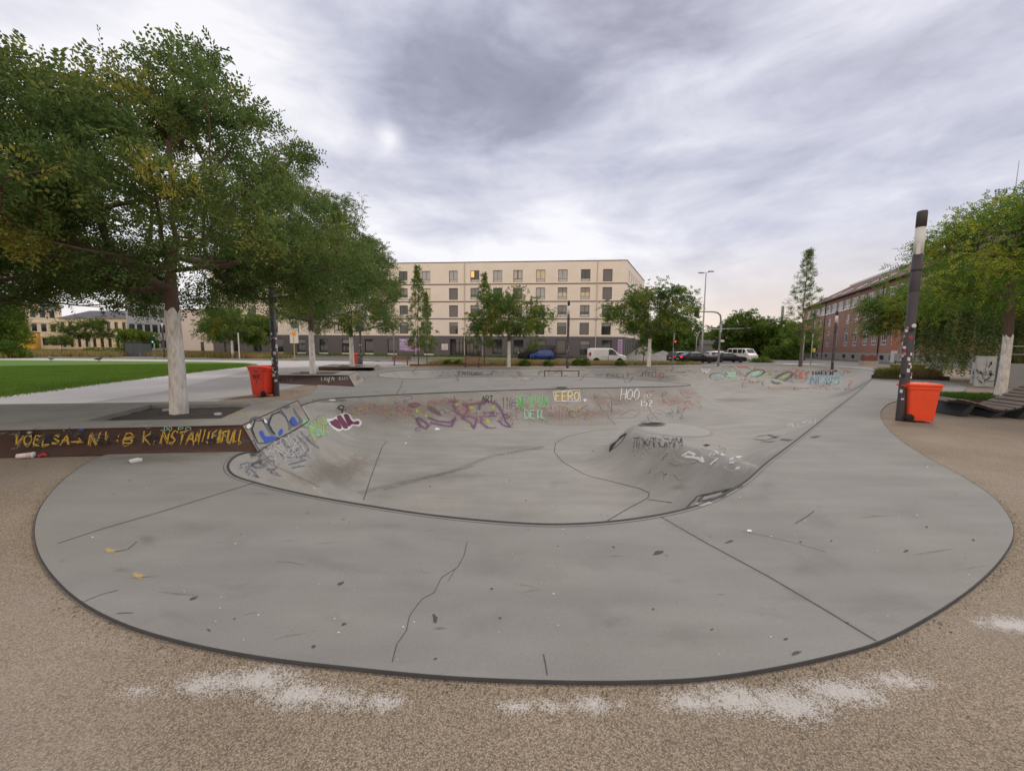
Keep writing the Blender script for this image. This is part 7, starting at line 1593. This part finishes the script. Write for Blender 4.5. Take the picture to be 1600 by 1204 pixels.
# ================================================================== vehicles (x forward)
def car(label, loc, rz, L_, Wd, Hh, col, kind='sedan', name='parked_car', cat='car', tail=False, metal=.3, group='vehicles on the streets'):
    th = thing(name, label, cat, loc, rz, group); m_c = M_('paint_' + kind + '%.2f%.2f%.2f' % col, col, rough=.28, metal=metal, spec=.6); hl = L_ / 2; belt = Hh * .60 if kind != 'van' else Hh * .52
    P_ = {'sedan': [(-1, .56), (-.97, .66), (-.78, .69), (-.42, .985), (-.15, 1.0), (.12, .97), (.42, .68), (.90, .58), (.98, .50), (1, .36)],
          'suv': [(-1, .52), (-.96, .68), (-.86, .90), (-.6, .985), (-.1, 1), (.18, .97), (.44, .66), (.88, .60), (.98, .50), (1, .36)],
          'hatch': [(-1, .50), (-.95, .70), (-.80, .93), (-.5, .99), (-.1, 1.0), (.25, .95), (.58, .66), (.90, .58), (.98, .48), (1, .34)],
          'van': [(-1, .42), (-.985, .95), (-.93, .99), (-.5, 1.0), (.05, 1.0), (.22, .97), (.60, .60), (.92, .50), (.985, .42), (1, .30)],
          'bus': [(-1, .42), (-.985, .90), (-.95, .98), (-.5, 1.0), (.3, 1.0), (.55, .97), (.80, .60), (.96, .50), (.99, .42), (1, .30)],
          'bigvan': [(-1, .42), (-.99, .95), (-.95, .99), (-.5, 1.0), (.20, 1.0), (.34, .97), (.66, .56), (.94, .46), (.99, .38), (1, .26)]}[kind]
    xs = [x * hl for x, z in P_]; zt = [z * Hh for x, z in P_]
    def top(x): return float(np.interp(x, xs, zt))
    X = np.unique(np.concatenate([np.array(xs), np.linspace(-hl, hl, 33)])); zb = .22; roof = Hh
    def plan(x): u = abs(x) / hl; return Wd / 2 * (1 - .16 * max(0, (u - .72) / .28) ** 2)
    def half(x, z):
        w = plan(x)
        if z > belt: w *= 1 - (.20 if kind in ('sedan', 'suv', 'hatch') else .07) * ((z - belt) / (roof - belt)) ** 1.1
        else: w *= 1 - .06 * ((belt - z) / belt) ** 2
        return w
    ts = [0, .10, .3, .5, .68, .82, .92, .975, 1.0]; vs = []; n = len(ts) * 2
    for x in X:
        T_ = top(x); sec = []
        for t_ in ts:
            z = zb + (T_ - zb) * t_; w = half(x, z)
            if t_ > .95: w *= .93 if t_ < 1 else .80
            if t_ == 0: w *= .9
            sec.append((x, w, z))
        vs += sec + [(x_, -w_, z_) for x_, w_, z_ in reversed(sec)]
    fs = [(i * n + k, (i + 1) * n + k, (i + 1) * n + (k + 1) % n, i * n + (k + 1) % n) for i in range(len(X) - 1) for k in range(n)] + [tuple(range(n)), tuple(range(len(X) * n - 1, (len(X) - 1) * n - 1, -1))]
    m = MB(); m.smooth = True; m.add(vs, fs); m.sm[-1] = m.sm[-2] = False; bo = m.build('body', m_c, th)
    wr = .335 if kind not in ('bigvan', 'bus') else .35; wx = (-hl + L_ * .19, hl - L_ * .19)
    # windows
    rng_ = {'sedan': [(-.50, -.16), (-.13, .22)], 'suv': [(-.78, -.5), (-.47, -.13), (-.10, .26)], 'hatch': [(-.78, -.38), (-.34, .04), (.08, .40)], 'van': [(.02, .42)], 'bigvan': [(.22, .50)], 'bus': [(-.86, -.50), (-.44, -.06), (0, .34), (.40, .64)]}[kind]
    for s_ in (1, -1):
        for a, b in rng_:
            m = MB(); n_ = 6; lo_, hi_ = [], []
            for k in range(n_ + 1):
                x = (a + (b - a) * k / n_) * hl; zl_ = belt + .04; zh = max(zl_ + .02, min(top(x) - .10 - .03 * (kind == 'sedan'), roof - .14)); lo_.append((x, s_ * (half(x, zl_) + .006), zl_)); hi_.append((x, s_ * (half(x, zh) + .010), zh))
            vv = lo_ + hi_; m.add(vv, [(k, k + 1, n_ + 2 + k, n_ + 1 + k) for k in range(n_)]); m.build('side_window', m_glass, th)
    def over(x0, x1, name_, f=.74, mt=m_glass, n_=5):
        m = MB(); vv = []
        for k in range(n_ + 1):
            x = x0 + (x1 - x0) * k / n_; z = top(x) + .012; w = half(x, top(x)) * f
            vv += [(x, -w, z), (x, w, z)]
        m.add(vv, [(2 * k, 2 * k + 1, 2 * k + 3, 2 * k + 2) for k in range(n_)]); m.build(name_, mt, th)
    fr_ = {'sedan': (.15, .40), 'suv': (.20, .42), 'hatch': (.29, .55), 'van': (.25, .57), 'bigvan': (.37, .63), 'bus': (.58, .78)}[kind]; over(fr_[0] * hl, fr_[1] * hl, 'windscreen')
    re_ = {'sedan': (-.74, -.46), 'suv': (-.94, -.87), 'hatch': (-.93, -.83)}.get(kind)
    if re_: over(re_[0] * hl, re_[1] * hl, 'rear_window')
    for x in wx:
        for s_ in (1, -1):
            m = MB(); m.smooth = True; m.lathe([(wr * .62, -.10), (wr * .93, -.11), (wr, -.07), (wr, .07), (wr * .93, .11), (wr * .62, .10)], n=22, axis='y'); w_o = m.build('wheel', m_rubber, th); w_o.location = (x, s_ * (Wd / 2 - .10), wr)
            m = MB(); m.smooth = True; m.lathe([(.001, .10), (wr * .2, .10), (wr * .58, .085), (wr * .63, .09)], n=10, axis='y'); ro = m.build('rim', m_metal, w_o)
            if s_ < 0: ro.rotation_euler = (0, 0, math.pi)
            m = MB(); r2 = wr + .07; pts_ = [(x + r2 * math.cos(a), s_ * (half(x, .4) + .004), wr + r2 * math.sin(a)) for a in np.linspace(-.1, math.pi + .1, 15)]; c0 = (x, s_ * (half(x, .4) + .004), wr); m.add([c0] + pts_, [(0, k, k + 1) for k in range(1, 15)]); m.build('wheel_arch', m_rubber, th)
    for s_ in (1, -1):
        m = MB(); m.box(hl - .20, hl - .03, s_ * Wd * .34 - .16, s_ * Wd * .34 + .16, Hh * .40, Hh * .49); m.build('headlight', M_('headlight', (.6, .6, .62), rough=.15), th, bevel=.02)
        z0 = Hh * (.50 if kind == 'sedan' else .48); m = MB(); m.box(-hl - .012, -hl + .22, s_ * Wd * .40 - .14, s_ * Wd * .40 + .10, z0, z0 + Hh * (.10 if kind not in ('van', 'bigvan') else .22)); m.build('tail_light', M_('tail_lit', (.6, .02, .03), emit=(1, .05, .06), estr=1.3) if tail else M_('tail_red', (.35, .02, .02), rough=.3), th, bevel=.02)
        m = MB(); mx_ = {'sedan': .22, 'suv': .26, 'hatch': .40, 'van': .40, 'bigvan': .5, 'bus': .66}[kind] * hl; m.box(mx_ - .08, mx_ + .08, s_ * (half(mx_, belt) + .10) - .10, s_ * (half(mx_, belt) + .10) + .06, belt + .02, belt + .18); m.build('mirror', m_c if kind != 'van' else m_black, th, bevel=.03)
    m = MB(); m.box(-hl * .99, hl * .99, -Wd * .42, Wd * .42, .17, .30); m.build('sill', m_black, th)
    m = MB(); m.box(hl - .06, hl + .015, -Wd * .42, Wd * .42, .24, .50); m.build('front_bumper', m_black if kind == 'van' else m_c, th, bevel=.03); m = MB(); m.box(-hl - .015, -hl + .06, -Wd * .42, Wd * .42, .26, .48); m.build('rear_bumper', m_black if kind == 'van' else m_c, th, bevel=.03)
    m = MB(); m.box(-hl - .022, -hl - .016, -.26, .26, .50, .61); m.build('number_plate', STK[0], th); m = MB(); m.box(hl + .016, hl + .022, -.26, .26, .32, .43); m.build('number_plate', STK[0], th)
    if kind == 'van':
        for s_ in (1, -1): m = MB(); m.box(-hl * .35, -hl * .02, s_ * (Wd / 2 + .002) - .01, s_ * (Wd / 2 + .002) + .01, .74, .76); m.box(-.02, .02, s_ * (Wd / 2 + .002) - .01, s_ * (Wd / 2 + .002) + .01, .35, .98); m.build('door_track', m_black, th)
    return th
def at(px, Y): q = PD(px, 548, Y); return (q.x, q.y, -.008)
car('white panel van parked in front of the dark plinth', at(948, 49.5), 0, 4.75, 1.80, 1.86, (.74, .75, .76), 'van', 'panel_van', 'van', metal=0)
car('small blue hatchback driving in front of the cream block', at(847, 61.0), math.pi, 3.75, 1.68, 1.52, (.018, .085, .42), 'hatch')
car('dark high-roofed van behind the blue hatchback', at(838, 64.6), math.pi, 6.2, 2.0, 2.35, (.018, .018, .022), 'bigvan', 'high_roof_van', 'van')
car('black saloon car with glowing red tail lights waiting at the crossing', at(1087, 52.0), .06, 4.9, 1.85, 1.45, (.008, .008, .010), 'sedan', tail=True)
car('dark grey car partly hidden behind the black saloon with red lights', at(1067, 57.5), .35, 4.6, 1.85, 1.50, (.06, .065, .07), 'suv')
car('black saloon turning right of the signal mast', at(1137, 56.0), .05, 4.8, 1.85, 1.42, (.010, .010, .012), 'sedan')
car('pale silver estate car behind the second black saloon', at(1124, 63.0), .1, 4.7, 1.8, 1.58, (.42, .42, .40), 'suv')
car('white camper van facing the camera in front of the trees', at(1160, 66.0), -math.pi / 2 + .25, 4.9, 1.95, 2.1, (.68, .67, .64), 'bus', 'camper_van', 'van', metal=0)
# ================================================================== litter, birds
def bird(label, loc, rz, col, sc=1.0):
    th = thing('pigeon', label, 'bird', loc, rz, None, sc)
    bm = MB(); bm.smooth = True; bm.tube([(-.20, 0, .12), (-.12, 0, .135), (-.04, 0, .15), (.05, 0, .165), (.10, 0, .20), (.125, 0, .245), (.15, 0, .265), (.175, 0, .262), (.20, 0, .25)], [.012, .035, .06, .062, .042, .026, .028, .022, .004], 10)
    for y in (-.02, .02): bm.tube([(0, y, .11), (.01, y, .05), (.005, y, .002)], [.012, .007, .006], 6); bm.tube([(-.015, y, .004), (.035, y, .004)], .005, 5)
    bm.build('body', M_('feather%.2f' % col[0], col, rough=.8), th)
    for s_ in (-1, 1): m = MB(); m.smooth = True; m.tube([(.06, s_ * .05, .175), (-.05, s_ * .058, .165), (-.17, s_ * .03, .13)], [.012, .03, .006], 6); m.build('wing', M_('wing_dark', (.06, .06, .07)), th)
bird('dark pigeon on the far part of the lawn', P(155, 565), .3, (.10, .10, .12), 1.9); bird('grey-green pigeon further left on the lawn', P(80, 564.5), 2.9, (.17, .20, .17), 1.9)
cup = thing('paper_cup', 'crumpled white and red paper cup lying before the rusty ledge', 'cup', P(36, 716, -.01), .5); m = MB(); m.smooth = True; m.tube([(-.06, 0, .045), (0, 0, .04), (.09, .02, .035)], [.03, .038, .045], 12); m.build('cup', M_('cup_white', (.68, .66, .64), dirt=(.6, .2, .15), dscale=14, damt=.8), cup); m = MB(); m.smooth = True; m.tube([(.09, .02, .035), (.11, .02, .035)], [.048, .046], 12); m.build('lid', STK[0], cup)
m = MB(); m.tube([(.16, -.02, .02), (.20, .03, .025), (.24, -.01, .02)], [.02, .03, .015], 8); m.build('red_wrapper', STK[1], cup)
for px, py, lab, mt, z in ((212, 721.5, 'crushed pale paper cup on the concrete apron', STK[0], 0), (260, 642, 'pale crumpled box lying in the tree bed of the big ledge', M_('litter_blue', (.40, .45, .50)), .28), (341, 648.5, 'white paper scrap at the right of the tree bed', STK[0], .27)):
    o_ = thing('litter', lab, 'litter', P(px, py, z), random.uniform(0, 3)); m = MB(); g = random.Random(px); m.add([(x * .055 + g.uniform(-.012, .012), y * .04 + g.uniform(-.01, .01), zz_ * .045 + .002) for zz_ in (0, 1) for y in (-1, 1) for x in (-1, 1)], [(0, 2, 3, 1), (4, 5, 7, 6), (0, 1, 5, 4), (2, 6, 7, 3), (0, 4, 6, 2), (1, 3, 7, 5)]); m.build('paper', mt, o_, bevel=.008)
# fallen leaves and grit along the slab edge
g = np.random.default_rng(12); sp = np.array(slab_poly); near = sp[sp[:, 1] < 7.5]; idx = g.integers(0, len(near), 1500); nrm = np.stack([near[:, 0], near[:, 1] - 5.5], 1); nrm /= np.linalg.norm(nrm, axis=1)[:, None] + 1e-6
c_ = near[idx] + nrm[idx] * (.025 + abs(g.normal(size=(1500, 1))) * .035) + g.normal(size=(1500, 2)) * .012; cc = np.column_stack([c_, np.full(1500, -.014)])
c2_ = np.column_stack([g.uniform([-9, .8], [9, 6.4], (420, 2)), np.full(420, -.012)]); ok = ~in_poly(c2_[:, 0], c2_[:, 1], sp); cc = np.concatenate([cc, c2_[ok]]); n = len(cc); a = g.uniform(0, 6.28, n); l = g.uniform(.003, .009, n); l[1500:] *= 1.2
d = np.stack([np.cos(a) * l, np.sin(a) * l, g.uniform(0, .003, n)], 1); e_ = np.stack([-np.sin(a) * l * .5, np.cos(a) * l * .5, g.uniform(0, .002, n)], 1)
V = np.stack([cc - d, cc - e_, cc + d + [0, 0, .002], cc + e_], 1).reshape(-1, 3); tag(linkobj('fallen_leaves', mesh_np('fallen_leaves', V, np.arange(len(V)).reshape(-1, 4), leafmat('fallen_leaf', (.30, .26, .10), (.50, .42, .20), (.14, .11, .06), .55, 3))), kind='stuff')
